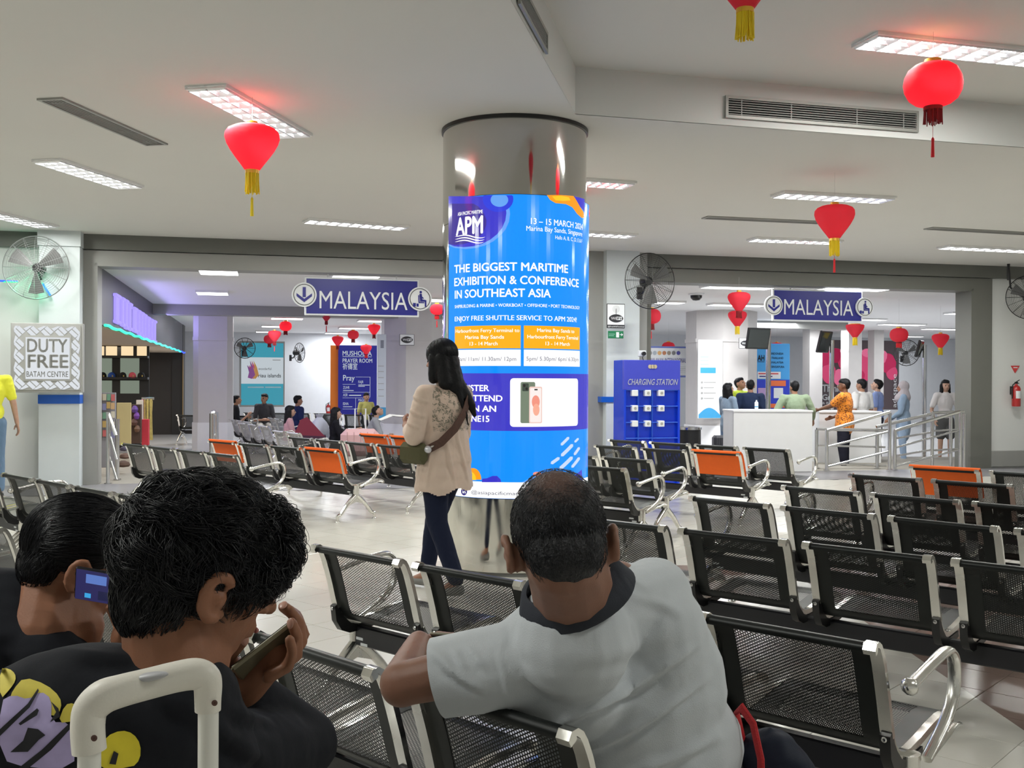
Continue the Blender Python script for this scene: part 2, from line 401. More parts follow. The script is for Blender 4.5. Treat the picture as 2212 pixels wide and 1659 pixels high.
def floor_pillar(i, px0, px1, Y, side=.0, plinth=True, chamf=.14):
    a = at_y(px0, 800, Y); b = at_y(px1, 800, Y); cx = (a.x + b.x) / 2; wd_ = (b.x - a.x) / 2; hh = ZRC - ZR
    o = MB(); c = chamf * wd_ * 2
    out = lambda w_: [(-w_ + c, -w_), (w_ - c, -w_), (w_, -w_ + c), (w_, w_ - c), (w_ - c, w_), (-w_ + c, w_), (-w_, w_ - c), (-w_, -w_ + c)]
    vs = []; fs = []
    lv = [(0, 1.04), (.62, 1.04), (.62, 1.0), (.635, 1.0), (.64, 1.0), (2.45, 1.0), (2.45, 1.03), (2.53, 1.03), (2.53, 1.0), (hh, 1.0)]
    for z, k in lv: vs += [(x * k, y * k, z) for x, y in out(wd_)]
    for q in range(len(lv) - 1):
        for k in range(8): fs.append((q * 8 + k, q * 8 + (k + 1) % 8, q * 8 + 8 + (k + 1) % 8, q * 8 + 8 + k))
    o.add(vs, fs)
    for f in range(0, 16): o.mi[f] = 1
    ob = struct('pillar_%d' % i, o, [M_CLAD, M_WHITE], M=Matrix.Translation((cx, Y + wd_, ZR)) @ Matrix.Rotation(WA, 4, 'Z'))
    return ob
floor_pillar(1, 408, 491, 23.0); floor_pillar(2, 818, 958, 22.6, chamf=.30); floor_pillar(3, 1500, 1645, 22.5, chamf=.3)
floor_pillar(4, 1744, 1775, 30.5, chamf=.02); floor_pillar(5, 1828, 1860, 29.5, chamf=.02); floor_pillar(6, 1884, 1908, 31, chamf=.02)
# ---------------------------------------------------------------- round mirror column
CX, CY, CR = .014, 8.08, .56
def chrome_col(nt, b, tc):
    w_ = nt.nodes.new('ShaderNodeTexNoise'); w_.inputs['Scale'].default_value = 1.4
    mp = nt.nodes.new('ShaderNodeMapping'); mp.inputs['Scale'].default_value = (1, 1, .25); nt.links.new(tc.outputs['Object'], mp.inputs[0]); nt.links.new(mp.outputs[0], w_.inputs['Vector'])
    bp = nt.nodes.new('ShaderNodeBump'); bp.inputs['Strength'].default_value = .25; bp.inputs['Distance'].default_value = .03
    nt.links.new(w_.outputs['Fac'], bp.inputs['Height']); nt.links.new(bp.outputs['Normal'], b.inputs['Normal'])
def col_low(nt, b, tc):
    no = nt.nodes.new('ShaderNodeTexNoise'); no.inputs['Scale'].default_value = 5; no.inputs['Detail'].default_value = 7
    mp = nt.nodes.new('ShaderNodeMapping'); mp.inputs['Scale'].default_value = (1, 1, .35); nt.links.new(tc.outputs['Object'], mp.inputs[0]); nt.links.new(mp.outputs[0], no.inputs['Vector'])
    mr = nt.nodes.new('ShaderNodeMapRange'); mr.inputs['From Min'].default_value = .4; mr.inputs['From Max'].default_value = .7; mr.inputs['To Min'].default_value = .06; mr.inputs['To Max'].default_value = .32
    nt.links.new(no.outputs['Fac'], mr.inputs['Value']); nt.links.new(mr.outputs[0], b.inputs['Roughness'])
M_COLU = mat('mirror_steel', (.56, .55, .53), .07, 1.0, tweak=chrome_col)
M_COLL = mat('smudged_mirror_steel', (.72, .70, .64), .1, 1.0, vary=.08, tweak=col_low)
col = thing('round_column', 'round column clad in mirror-polished steel in the middle of the hall', 'column', (CX, CY, 0))
z1 = 1.24
def shell(z0, z1, r, a0, a1, th=.012, n=40):
    m = MB(); vs = []; fs = []
    for i in range(n + 1):
        a = a0 + (a1 - a0) * i / n; c, s = math.sin(a), -math.cos(a)
        for rr in (r, r - th):
            for z in (z0, z1): vs.append((c * rr, s * rr, z))
    for i in range(n):
        b = i * 4; fs += [(b, b + 4, b + 5, b + 1), (b + 2, b + 3, b + 7, b + 6), (b + 1, b + 5, b + 7, b + 3), (b, b + 2, b + 6, b + 4)]
    fs += [(0, 1, 3, 2), (n * 4, n * 4 + 2, n * 4 + 3, n * 4 + 1)]
    return m.add(vs, fs)
D2 = math.radians
for a0, a1 in ((-100, 100), (100.4, 259.6)):
    shell(.03, 1.20, CR, D2(a0), D2(a1), n=60).build('lower_panel', M_COLL, col)
    shell(1.203, 2.62, CR, D2(a0), D2(a1), n=60).build('middle_panel', M_COLU, col)
for a0, a1 in ((-79, 98), (98.4, 190), (190.4, 280.6)):
    shell(2.623, ZC - .03, CR, D2(a0), D2(a1), n=60).build('upper_panel', M_COLU, col)
m = MB(); m.lathe([(CR - .03, 0), (CR - .03, .03), (CR - .02, .03)], 64); m.build('base_ring', M_GREY, col)
m = MB(); m.lathe([(CR - .02, ZC - .03), (CR + .012, ZC - .03), (CR + .012, ZC - .001), (CR - .02, ZC - .001)], 64); m.build('top_ring', M_BLACK, col)
# ---------------------------------------------------------------- air vents
def vent_strip(name, label, c, L, W, rz, slats=5, M=None, ends=False, group=None):
    """c centre, lies in the ceiling facing down; M for one on a wall"""
    t = thing(name, label, 'air vent', M=M if M is not None else Matrix.Translation(c) @ Matrix.Rotation(rz, 4, 'Z'), group=group)
    f = MB(); b = .022
    for x, y, dx, dy in ((0, W / 2 - b / 2, L, b), (0, -W / 2 + b / 2, L, b), (L / 2 - b / 2, 0, b, W - 2 * b), (-L / 2 + b / 2, 0, b, W - 2 * b)): f.box((x, y, -.006), (dx, dy, .016))
    f.build('frame', mat('vent_aluminium', (.33, .33, .31), .45, .3), t)
    k = MB(); k.box((0, 0, .010), (L - 2 * b, W - 2 * b, .012)); k.build('duct_opening', mat('duct_black', (.01, .01, .01), .9), t)
    for i in range(slats):
        y = -W / 2 + b + (W - 2 * b) * (i + .5) / slats
        s = MB(); s.box((0, y, -.003), (L - 2 * b, .006, .012), M=None); s.build('slat', mat('vent_slat', (.30, .30, .29), .5, .2), t)
    for x in (-L * .42, -L * .17, L * .17, L * .42): 
        s = MB(); s.box((x, 0, -.002), (.008, W - 2 * b, .010)); s.build('cross_bar', mat('vent_slat', (.3, .3, .3)), t)
    return t
def strip_between(p0, p1, z):
    a = at_z(*p0, z); b = at_z(*p1, z); d = b - a
    return (a + b) / 2, d.length, math.atan2(d.y, d.x)
c, L, a = strip_between((107, 211), (339, 311), ZC); vent_strip('ceiling_vent', 'long ceiling vent at the upper left, left of the large lantern light', (c.x, c.y, ZC), L, .20, a, 6)
c, L, a = strip_between((1522, 468.5), (1775, 480), ZC); vent_strip('ceiling_vent', 'thin ceiling vent on the right, left of the lantern with a yellow tassel', (c.x, c.y, ZC), L, .18, a, 4)
c, L, a = strip_between((2005, 492), (2240, 505), ZC); vent_strip('ceiling_vent', 'thin ceiling vent cut by the right edge of the photo', (c.x, c.y, ZC), L, .18, a, 4)
def on_bulk(px, py, a, d):
    r = ray(px, py); d = d.normalized(); nn = Vector((-d.y, d.x, 0)); o = a - Vector((0, 0, H)); o.z = 0
    return Vector((0, 0, H)) + r * ((a - Vector((0, 0, 0))).dot(nn) / r.dot(nn))
def bulk_vent(label, p0, p1, ph0, ph1, d):
    a = on_bulk(*p0, C0, d); b = on_bulk(*p1, C0, d); z0 = on_bulk(*ph1, C0, d).z; z1 = on_bulk(*ph0, C0, d).z
    e = (b - a); e.z = 0; L = e.length; e.normalize(); c = (a + b) / 2; c.z = (z0 + z1) / 2
    out = Vector((e.y, -e.x, 0))     # towards the room under the tray
    M = Matrix(((-e.x, 0, -out.x, c.x), (-e.y, 0, -out.y, c.y), (0, 1, 0, c.z), (0, 0, 0, 1)))
    M.translation = c + out * .010
    # local x along, local y up, local -z into the room
    return vent_strip('bulkhead_vent', label, c, L, z1 - z0, 0, 7, M=M)
bulk_vent('long black louvred vent in the white bulkhead on the right', (1565, 230), (1981, 262), (1565, 207), (1564, 255), DR)
bulk_vent('steeply seen louvred vent in the bulkhead above the column', (1115, 20), (1176, 95), (1176, 71), (1176, 118), -DL)
# ================================================================ ceiling lights
M_TUBE = emit('fluorescent_tube', (1.0, .99, .97), 14.0)
M_LOUV = mat('louvre_aluminium', (.80, .81, .84), .25, .55)
M_TROF = mat('troffer_white', (.8, .8, .8), .4)
_trof = {}
def troffer(label, p0, p1, z, W=.30, L=None, watts=None, temp=(.985, 1, .945), group=None, dim=False):
    a = at_z(*p0, z); b = at_z(*p1, z); d = b - a; ang = math.atan2(d.y, d.x); L = L or d.length; c = (a + b) / 2
    t = thing('ceiling_light', label, 'ceiling light', (c.x, c.y, z), ang, group)
    key = (round(L, 1), W)
    if key not in _trof:
        L_ = key[0]; f = MB(); b_ = .014; f.box((0, 0, -.001), (L_ - 2 * b_, W - 2 * b_, .002))
        for x, y, dx, dy in ((0, W / 2 - b_ / 2, L_, b_), (0, -W / 2 + b_ / 2, L_, b_), (L_ / 2 - b_ / 2, 0, b_, W - 2 * b_), (-L_ / 2 + b_ / 2, 0, b_, W - 2 * b_)): f.box((x, y, -.012), (dx, dy, .024))
        u = MB()
        for y in (-W / 4, W / 4): u.tube([(-L_ / 2 + .04, y, -.012), (L_ / 2 - .04, y, -.012)], .011, 8)
        lv = MB(); n = 9
        lv.box((0, 0, -.022), (L_ - .03, .012, .026))
        for s in (-1, 1): lv.box((0, s * (W / 2 - .018), -.022), (L_ - .03, .006, .026))
        for k in range(n + 1):
            x = -L_ / 2 + .02 + (L_ - .04) * k / n
            for s in (-1, 1):   # each cross blade is a little wedge
                y0, y1 = (.006, W / 2 - .02) if s > 0 else (-W / 2 + .02, -.006)
                lv.add([(x - .022, y0, -.010), (x + .022, y0, -.010), (x, y0, -.036), (x - .022, y1, -.010), (x + .022, y1, -.010), (x, y1, -.036)],
                       [(0, 1, 2), (3, 5, 4), (0, 2, 5, 3), (1, 4, 5, 2), (0, 3, 4, 1)])
        _trof[key] = (f.mesh('frame', M_TROF, 0), u.mesh('tube', M_TUBE), lv.mesh('louvre', M_LOUV, 0))
    fm, um, lm = _trof[key]
    inst('frame', fm, t); inst('tube', um, t); inst('louvre', lm, t)
    ld = bpy.data.lights.new('lamp', 'AREA'); ld.shape = 'RECTANGLE'; ld.size = L * .92; ld.size_y = W * .8; ld.energy = (watts or LAMP_W); ld.color = temp
    lo = bpy.data.objects.new('lamp', ld); COL.objects.link(lo); lo.parent = t; lo.location = (0, 0, -.042)
    lo.rotation_euler = (0, 0, 0); return t
troffer('large louvred light above the onion-shaped lantern at upper left', (444, 183), (637, 290), ZC)
troffer('louvred ceiling light below the long vent, second from the left edge', (97, 341.5), (285, 402), ZC)
troffer('louvred light cut by the left edge, over the wall fan', (-75, 445), (105, 487), ZC)
troffer('half-dark louvred light seen very flat between lantern and column', (657, 473), (880, 490), ZC)
troffer('large louvred light at top right in the raised tray', (1873, 82), (2262, 124), ZT)
troffer('louvred light just right of the column, the upper of two', (1175, 384), (1364, 397), ZC)
troffer('louvred light just right of the column, the lower of two', (1190, 497), (1365, 507), ZC)
troffer('louvred light above the onion-shaped lantern with yellow tassel on the right', (1677, 416), (1922, 429), ZC)
troffer('small flat louvred light left of the lantern with yellow tassel', (1622, 514), (1811, 521), ZC)
troffer('louvred light above the right grey portal corner', (2040, 531), (2260, 541), ZC)
# unseen fittings added behind and beside the camera to even out the light
for x, y, z, wh in ((-5.2, 4.6, ZC, 'over the two men on their phones'), (-2.4, 1.6, ZC, 'over the luggage handle'), (-5.6, 1.2, ZC, 'in the near left corner'), (3.2, 1.8, ZT, 'in the tray near the photographer'), (7.5, 2.2, ZT, 'in the tray at the near right'), (8.4, 9.0, ZC, 'beyond the right edge'), (-9.0, 7.0, ZC, 'beyond the left edge')):
    ld = bpy.data.lights.new('lamp', 'AREA'); ld.shape = 'RECTANGLE'; ld.size = 1.2; ld.size_y = .25; ld.energy = LAMP_W; ld.color = (.985, 1, .945)
    t = thing('ceiling_light', 'added unseen louvred ceiling light ' + wh, 'ceiling light', (x, y, z), .4, 'added unseen ceiling lights')
    fm, um, lm = _trof[sorted(_trof)[0]]; inst('frame', fm, t); inst('tube', um, t); inst('louvre', lm, t)
    lo = bpy.data.objects.new('lamp', ld); COL.objects.link(lo); lo.parent = t; lo.location = (0, 0, -.042)
# rear hall panels
M_PANEL = emit('led_panel', (1.0, 1.0, 1.0), 5.0)
REAR_L = [('square light panel at the top left of the left portal', 473, 584, .62), ('square light panel above the tiled pillar', 459, 630, .62), ('light panel over the top edge of the left direction sign', 767, 595, .8),
 ('light panel above the left pair of far lanterns', 620, 685.6, .9), ('light panel above the leftmost far onion lantern', 592, 703, .8), ('small far light panel left of the far lanterns', 574, 715, .7), ('light panel above the far lantern left of the prayer room panel', 729, 718, .9),
 ('light panel above the round far lantern over the prayer room panel', 765, 707, 1.0), ('light panel above the lantern at the wifi pillar', 803, 691, .8), ('far light panel below the hanging tassel', 698, 729, .8), ('farthest light panel over the far fan', 674, 737, .8),
 ('far light panel over the prayer room panel', 797, 738, .9), ('light panel above the lantern beside the walking woman', 927, 710, 1.1), ('light panel between left sign and column', 945, 645, .8)]
REAR_R = [('long light over the onion lantern left of the right sign', 1593, 617.5, 1.2), ('light behind the rim of the black wall fan', 1419, 650, 1.1), ('light behind the onion lantern left of the right sign', 1592, 656, 1.2), ('far light over the round lantern by the charging station', 1445, 734, 1.3),
 ('far light over the lantern at the post monitor', 1683, 737, 1.2), ('light over the top edge of the right sign', 1843, 621, 1.2), ('light cut by the right portal frame', 2090, 675, 1.0), ('light just below the right disc of the right sign', 1874, 688, .9),
 ('light over the round lantern in front of the pink billboard', 1948, 699, 1.3), ('light left of the heart-shaped lantern', 1764, 707, 1.2), ('light over the rightmost far lantern', 2038, 709, 1.3), ('small far light behind the round lantern', 1967, 725, .8)]
pf = MB(); pf.box((0, 0, -.02), (1, 1, .04)); pfm = pf.mesh('frame', M_TROF, 0); pp = MB(); pp.box((0, 0, -.041), (.94, .94, .004)); ppm = pp.mesh('diffuser', M_PANEL, 0)
for k, (lb, x, y, w_) in enumerate(REAR_L + REAR_R):
    c = at_z(x, y, ZRC); t = thing('rear_ceiling_light', lb, 'ceiling light', (c.x, c.y, ZRC), WA)
    L_ = w_ if k >= 14 else w_ * .9; W_ = .35 if k >= 14 else .6
    inst('frame', pfm, t, scale=(L_, W_, 1)); inst('diffuser', ppm, t, scale=(L_, W_, 1))
    if k in (0, 3, 6, 10, 12) or k >= 14:
        ld = bpy.data.lights.new('lamp', 'AREA'); ld.shape = 'RECTANGLE'; ld.size = L_; ld.size_y = W_; ld.energy = (70 if k < 14 else 50) if 'k' in dir() and isinstance(k, int) else 70; ld.color = (.96, .98, 1)
        lo = bpy.data.objects.new('lamp', ld); COL.objects.link(lo); lo.parent = t; lo.location = (0, 0, -.06)
# wide rear hall: further fittings beyond the frame of the portals
for u, n in ((1.5, 4), (5, 3.5), (1.5, 12), (8, 13), (11.5, 4.5), (15, 9)):
    c = WO + U * u + N * n; ld = bpy.data.lights.new('lamp', 'AREA'); ld.shape = 'RECTANGLE'; ld.size = 1.2; ld.size_y = .5; ld.energy = (70 if k < 14 else 50) if 'k' in dir() and isinstance(k, int) else 70; ld.color = (.96, .98, 1)
    lo = bpy.data.objects.new('rear_lamp', ld); COL.objects.link(lo); lo.location = (c.x, c.y, ZRC - .06); lo.rotation_euler = (0, 0, WA)
# ================================================================ lanterns
def lantern_mat():
    m = bpy.data.materials.new('lantern_cloth'); m.use_nodes = True; nt = m.node_tree; b = nt.nodes['Principled BSDF']; L = nt.links.new
    b.inputs['Base Color'].default_value = (.93, .085, .135, 1); b.inputs['Roughness'].default_value = .7
    t = nt.nodes.new('ShaderNodeBsdfTranslucent'); t.inputs[0].default_value = (1, .10, .16, 1)
    w = nt.nodes.new('ShaderNodeTexWave'); w.bands_direction = 'Z'; w.inputs['Scale'].default_value = 28; w.inputs['Distortion'].default_value = .6
    tc = nt.nodes.new('ShaderNodeTexCoord'); L(tc.outputs['Object'], w.inputs[0]); bp = nt.nodes.new('ShaderNodeBump'); bp.inputs['Strength'].default_value = .35; bp.inputs['Distance'].default_value = .01
    L(w.outputs['Fac'], bp.inputs['Height']); L(bp.outputs[0], b.inputs['Normal'])
    ms = nt.nodes.new('ShaderNodeMixShader'); ms.inputs[0].default_value = .58; L(b.outputs[0], ms.inputs[1]); L(t.outputs[0], ms.inputs[2]); L(ms.outputs[0], nt.nodes['Material Output'].inputs[0]); return m
M_LAN = lantern_mat(); M_LAND = mat('dark_red_fringe', (.22, .008, .012), .8); M_LANR = mat('red_fringe', (.7, .02, .03), .8)
M_GOLD = mat('lantern_gold', (.85, .50, .06), .35, .3); M_YEL = mat('yellow_fringe', (.88, .66, .02), .7)
SH = {'onion': [(.10, .36), (.13, .37), (.32, .345), (.44, .29), (.49, .22), (.5, .13), (.47, .03), (.40, -.10), (.31, -.23), (.22, -.35), (.14, -.46), (.12, -.47)],
      'round': [(.14, .36), (.17, .37), (.31, .335), (.42, .25), (.48, .13), (.5, 0), (.48, -.13), (.42, -.25), (.31, -.34), (.17, -.39), (.15, -.40)],
      'heart': [(.28, .26), (.36, .30), (.45, .29), (.5, .24), (.49, .14), (.43, .0), (.33, -.14), (.22, -.28), (.13, -.41), (.12, -.42)]}
_ln = {}
def lantern(label, px, ytop, wpx, shape, fringe='Y', ftail=True, D=.37, hang=None, group='red lanterns', zc=None, tail=None, Y=None):
    zlim = (zc or ZC) - .06; Y = Y or D * F / wpx; Y2 = (zlim - H) * F / max(824 - ytop, 1)
    if ytop < 815 and Y > Y2: D = D * Y2 / Y; Y = Y2
    p = at_y(px, ytop, Y); prof = SH[shape]; s = D
    zt = prof[0][1] * s; zb = prof[-1][1] * s; cz = p.z - zt - .03
    t = thing('paper_lantern', label, 'lantern', (p.x, p.y, cz), random.uniform(0, 1), group)
    if shape not in _ln:
        m = MB(); pr = [(r * 1, z * 1) for r, z in prof]
        m.lathe(pr, 32, cap=False, sq=lambda a, z: .028 * abs(math.cos(a * 4)) ** .6 - .02); _ln[shape] = m.mesh('shade', M_LAN, 60)
    inst('shade', _ln[shape], t, scale=(s, s, s))
    r0 = prof[0][0] * s; rb = prof[-1][0] * s
    m = MB(); m.lathe([(r0 * .7, zt - .002), (r0 * 1.05, zt - .002), (r0 * 1.05, zt + .028), (r0 * .7, zt + .028)], 24, cap=False); m.build('top_ring', M_GOLD, t)
    m = MB(); m.lathe([(rb * .8, zb - .022), (rb * 1.06, zb - .022), (rb * 1.06, zb + .004), (rb * .8, zb + .004)], 24, cap=False); m.build('bottom_ring', M_GOLD if fringe == 'Y' else M_LAND, t)
    fm = {'Y': M_YEL, 'D': M_LAND, 'R': M_LANR}[fringe]; fl_ = .155 * s / .37 * (1.0 if fringe == 'Y' else .7)
    m = MB(); rnd = random.Random(px)
    for k in range(44):
        a = 2 * PI * k / 44; rr = rb * rnd.uniform(.8, 1.02); x, y = rr * math.cos(a), rr * math.sin(a); e = rnd.uniform(-.006, .006)
        m.tube([(x, y, zb - .015), (x * 1.02, y * 1.02, zb - fl_ * .5), (x * 1.06 + e, y * 1.06, zb - fl_ + rnd.uniform(-.012, .01))], .0036, 4)
    m.build('fringe', fm, t)
    if ftail:
        z0 = zb - (.02 if fringe != 'Y' else fl_ * .6); z2 = zb - fl_ - (tail or .16)
        m = MB(); m.tube([(0, 0, z0), (0, 0, z2 + .10)], .0016, 5); m.tube([(0, 0, z2 + .13), (0, 0, z2 + .118), (0, 0, z2 + .10), (0, 0, z2)], [.003, .010, .009, .012], 8)
        m.build('tassel', M_YEL if tail == .1601 else M_LANR, t)
    m = MB(); zc = zc or ZC; m.tube([(0, 0, zt), (0, 0, zc - cz)], .0012, 4); m.tube([(-r0, 0, zt + .02), (0, 0, zt + .02), (r0, 0, zt + .02)], .0015, 4); m.build('string', mat('nylon_thread', (.5, .5, .5), .4), t)
    return t
lantern('large onion-shaped red lantern with a yellow tassel hanging at upper left', 545, 262, 116, 'onion', 'Y', True, tail=.1601)
lantern('nearest red lantern cut by the top edge with a long yellow fringe', 1610, -118, 150, 'onion', 'Y', False, zc=ZT)
lantern('large round red lantern with a dark red tassel at upper right', 2016, 128, 122, 'round', 'D', True, zc=ZT, tail=.22)
lantern('onion-shaped red lantern with yellow fringe at right centre under a flat light', 1803, 437, 86, 'onion', 'Y', True)
lantern('round red lantern mostly hidden behind the mirror column', 1237, 428, 74, 'round', 'D', False)
g = 'lanterns in the rear hall'
RL_ = [('round red lantern, higher of the two at the far left pair', 617, 692, 27, 'round', 'D'), ('onion red lantern in front of its twin beside the left pillar', 593, 712, 28, 'onion', 'D'),
 ('red lantern half hidden behind the onion lantern beside the left pillar', 582, 722, 22, 'round', 'D'), ('red lantern cut off by the bottom edge of the left sign', 705, 674, 20, 'heart', 'D'),
 ('onion red lantern left of the prayer room panel', 729.5, 724, 25, 'onion', 'D'), ('round red lantern above the word MUSHOLLA', 763, 712, 24, 'round', 'D'),
 ('red lantern half hidden by the wifi pillar', 808, 698, 27, 'onion', 'D'), ('small onion lantern in front of the prayer room panel', 791, 743, 21.5, 'onion', 'R'),
 ('round lantern just above the head of the walking woman', 923.5, 716, 27, 'round', 'D'), ('red lantern half hidden by the mirror column on its left side', 944, 654, 30, 'round', 'R')]
RR_ = [('large onion lantern in front left of the right direction sign', 1596.5, 627, 49, 'onion', 'D'), ('onion lantern with golden fringe directly behind a larger one', 1593, 668, 40, 'onion', 'Y'),
 ('lantern with red tassel half hidden by the wifi wall pillar', 1407, 664, 42, 'round', 'D'), ('small round lantern above the travel banner by the charging station', 1444, 737, 28, 'round', 'R'),
 ('small onion lantern behind the first monitor on a pole', 1678, 738, 27, 'onion', 'R'), ('heart-shaped lantern under the right end of the right sign', 1847, 699, 39, 'heart', 'Y'),
 ('round lantern in front of the pink billboard', 1942, 706, 39, 'round', 'R'), ('rightmost rear lantern in front of the plain back wall', 2031.5, 718, 36, 'onion', 'Y')]
for k, (lb, x, y, w_, sh, fr_) in enumerate(RL_ + RR_):
    lantern(lb, x, y, w_, sh, fr_, k in (1, 3, 9, 12), D=.34, group=g, zc=ZRC, Y=min(.34 * F / w_, 31 if k < 10 else 29))
# ================================================================ wall fans
M_WIRE = mat('fan_wire_grey', (.32, .33, .33), .35, .6); M_WIREB = mat('fan_wire_black', (.03, .03, .03), .4, .3); M_BLADE = mat('fan_blade_grey', (.10, .10, .10), .4)
_fan = {}
def fan(label, px, py, rpx, Y, yaw=0.0, dark=False, rods=8, arm='wall', R=None, spokes=True, pitch=0.0, near=True):
    R = R or rpx * Y / F; c = at_y(px, py, Y); mw = M_WIREB if dark else M_WIRE
    t = thing('wall_fan', label, 'fan', M=Matrix.Translation(c) @ Matrix.Rotation(WA + yaw, 4, 'Z') @ Matrix.Rotation(pitch, 4, 'X'))
    # local -y faces the room
    m = MB(); nr = 15 if near else 7; nseg = 40 if near else 20; wr = .0016 if near else .003
    def ring(r, y, w_=wr): m.tube([(r * math.cos(2 * PI * k / nseg), y, r * math.sin(2 * PI * k / nseg)) for k in range(nseg)], w_, 4, closed=True)
    dome = lambda r, s: s * .085 * math.sqrt(max(0, 1 - (r / R) ** 2)) * (R / .4)
    for k in range(1, nr):
        r = R * k / nr; ring(r, dome(r, -1))
        if near: ring(r, dome(r, 1) * .8)
    ring(R, 0, .0075 if near else .011)
    ns_ = 16 if near else 10
    for k in range(ns_):
        a = 2 * PI * k / ns_
        for s in (-1, 1): m.tube([(R * q * math.cos(a), dome(R * q, s * (1 if s < 0 else .8)), R * q * math.sin(a)) for q in (.1, .4, .65, .85, .95, 1)], .0026 if near else .004, 4)
    m.build('cage', mw, t)
    for k in range(3):
        m = MB(); a0 = k * 2 * PI / 3 + .5; vs = []
        for q in (.16, .4, .65, .84):
            for j, (da, yy) in enumerate(((-.30, .02), (.05, -.005), (.38, -.03))):
                aa = a0 + da * (1.1 - .2 * q) ; vs.append((R * q * math.cos(aa), yy, R * q * math.sin(aa)))
        vs += [(x, y + .004, z) for x, y, z in vs]
        fs = [(i * 3 + j, i * 3 + j + 1, i * 3 + j + 4, i * 3 + j + 3) for i in range(3) for j in range(2)]; fs += [tuple(x + 12 for x in f[::-1]) for f in fs]
        m.add(vs, fs).build('blade', M_BLADE, t)
    m = MB(); m.lathe([(.0, -.115 * R / .4), (.035, -.112 * R / .4), (.05, -.09 * R / .4), (.05, -.07 * R / .4), (.0, -.07 * R / .4)], 20, M=Matrix.Rotation(-PI / 2, 4, 'X') @ Matrix.Scale(-1, 4, (0, 0, 1)), cap=False)
    m.build('hub', M_SIGNW if not dark else mat('fan_hub_grey', (.45, .45, .45), .4), t)
    m = MB(); m.tube([(0, .03, 0), (0, .10, 0), (0, .19, 0), (0, .21, 0)], [.06, .075, .07, .04], 16); m.tube([(0, .14, 0), (.0, .17, -.10), (0, .22, -.15), (0, .30, -.15)], .018, 8)
    m.build('motor', M_BLACK, t)
    m = MB()
    if arm == 'wall': m.box((0, .31, -.15), (.10, .03, .18), b=.01)
    else:
        m.tube([(0, .16, 0), (-.10, .20, .05), (-.24, .22, .18), (-.27, .22, .55)], .016, 8); m.box((-.27, .23, .45), (.04, .03, .3))
    m.build('wall_bracket', M_BLACK, t); return t
# the three big fans keep in front of the wall pillars; bracket length reaches the wall
fan('large grey-caged fan on the left wall pillar above the lattice sign', 78, 578, 68, 13.35, yaw=-.1)
fan('large black-caged wall fan on the pillar right of the column', 1404, 607, 60, 14.75, yaw=.12, dark=True)
fan('black-caged wall fan cut by the right edge of the photo', 2224, 642, 47, 16.6, yaw=-.5, dark=True, arm='down')
fan('far fan turned to the camera in front of the island poster', 529, 752, 22, 30.6, yaw=.15, dark=True, near=False)
fan('far fan seen sideways to the right of the island poster', 647, 762, 21, 30.0, yaw=.95, dark=True, near=False)
fan('far fan half hidden behind the tiled pillar', 488, 748, 22, 28.5, yaw=.9, dark=True, near=False)
fan('black fan in front of the pink billboard on the right', 1958, 762, 28, 27.0, yaw=-.25, dark=True, near=False)
# ================================================================ hanging direction signs
def board(name, label, cat, x0, x1, y0, y1, Y, th=.03, m=None, yaw=0.0, part='panel', edge=None, group=None):
    """a flat board seen at pixels x0..x1, y0..y1; local x right, z up, front face at y = 0; Y its distance"""
    a = at_y((x0 + x1) / 2, (y0 + y1) / 2, Y)
    M = Matrix.Translation(a) @ Matrix.Rotation(WA + yaw, 4, 'Z'); t = thing(name, label, cat, M=M, group=group)
    nrm = (M.to_3x3() @ Vector((0, 1, 0))); Mi = M.inverted()
    def loc(px, py, off=0.0):
        r = ray(px, py); o = Vector((0, 0, H)); p = o + r * ((a + nrm * off - o).dot(nrm) / r.dot(nrm)); q = Mi @ p; return q.x, q.z
    ym = (y0 + y1) / 2; xm = (x0 + x1) / 2
    xa, xb = loc(x0, ym)[0], loc(x1, ym)[0]; za, zb = loc(xm, y1)[1], loc(xm, y0)[1]
    if m is not None:
        b = MB(); b.box(((xa + xb) / 2, th / 2, (za + zb) / 2), (xb - xa, th, zb - za), b=min(.006, th * .3)); b.build(part, m, t)
    t_loc = loc; return t, loc, (xa, xb, za, zb)
def rectp(t, name, loc, x0, y0, x1, y1, m, y=-.004, th=.004):
    ym = (y0 + y1) / 2; xm = (x0 + x1) / 2
    xa, xb, za, zb = loc(x0, ym)[0], loc(x1, ym)[0], loc(xm, y1)[1], loc(xm, y0)[1]
    b = MB(); b.box(((xa + xb) / 2, y + th / 2, (za + zb) / 2), (abs(xb - xa), th, abs(zb - za))); return b.build(name, m, t, smooth=0)
def ptext(t, loc, s, x0, x1, yb, capx, m, y=-.008, bold=.0, slant=0, name='lettering'):
    xa, z = loc(x0, yb); xb, _ = loc(x1, yb); _, z2 = loc(x0, yb - capx); return lettering(t, s, xa, xb, z, z2 - z, m, y, bold, slant, name)
def disc(r0, r1, y0, y1, c, n=40):
    m = MB(); vs = []; fs = []
    for k in range(n):
        a = 2 * PI * k / n
        for r in (r0, r1):
            for y in (y0, y1): vs.append((c[0] + r * math.cos(a), y, c[1] + r * math.sin(a)))
    for k in range(n):
        a = k * 4; b = ((k + 1) % n) * 4; fs += [(a, b, b + 2, a + 2), (a + 1, a + 3, b + 3, b + 1), (a + 2, b + 2, b + 3, a + 3), (a, a + 1, b + 1, b)]
    return m.add(vs, fs)
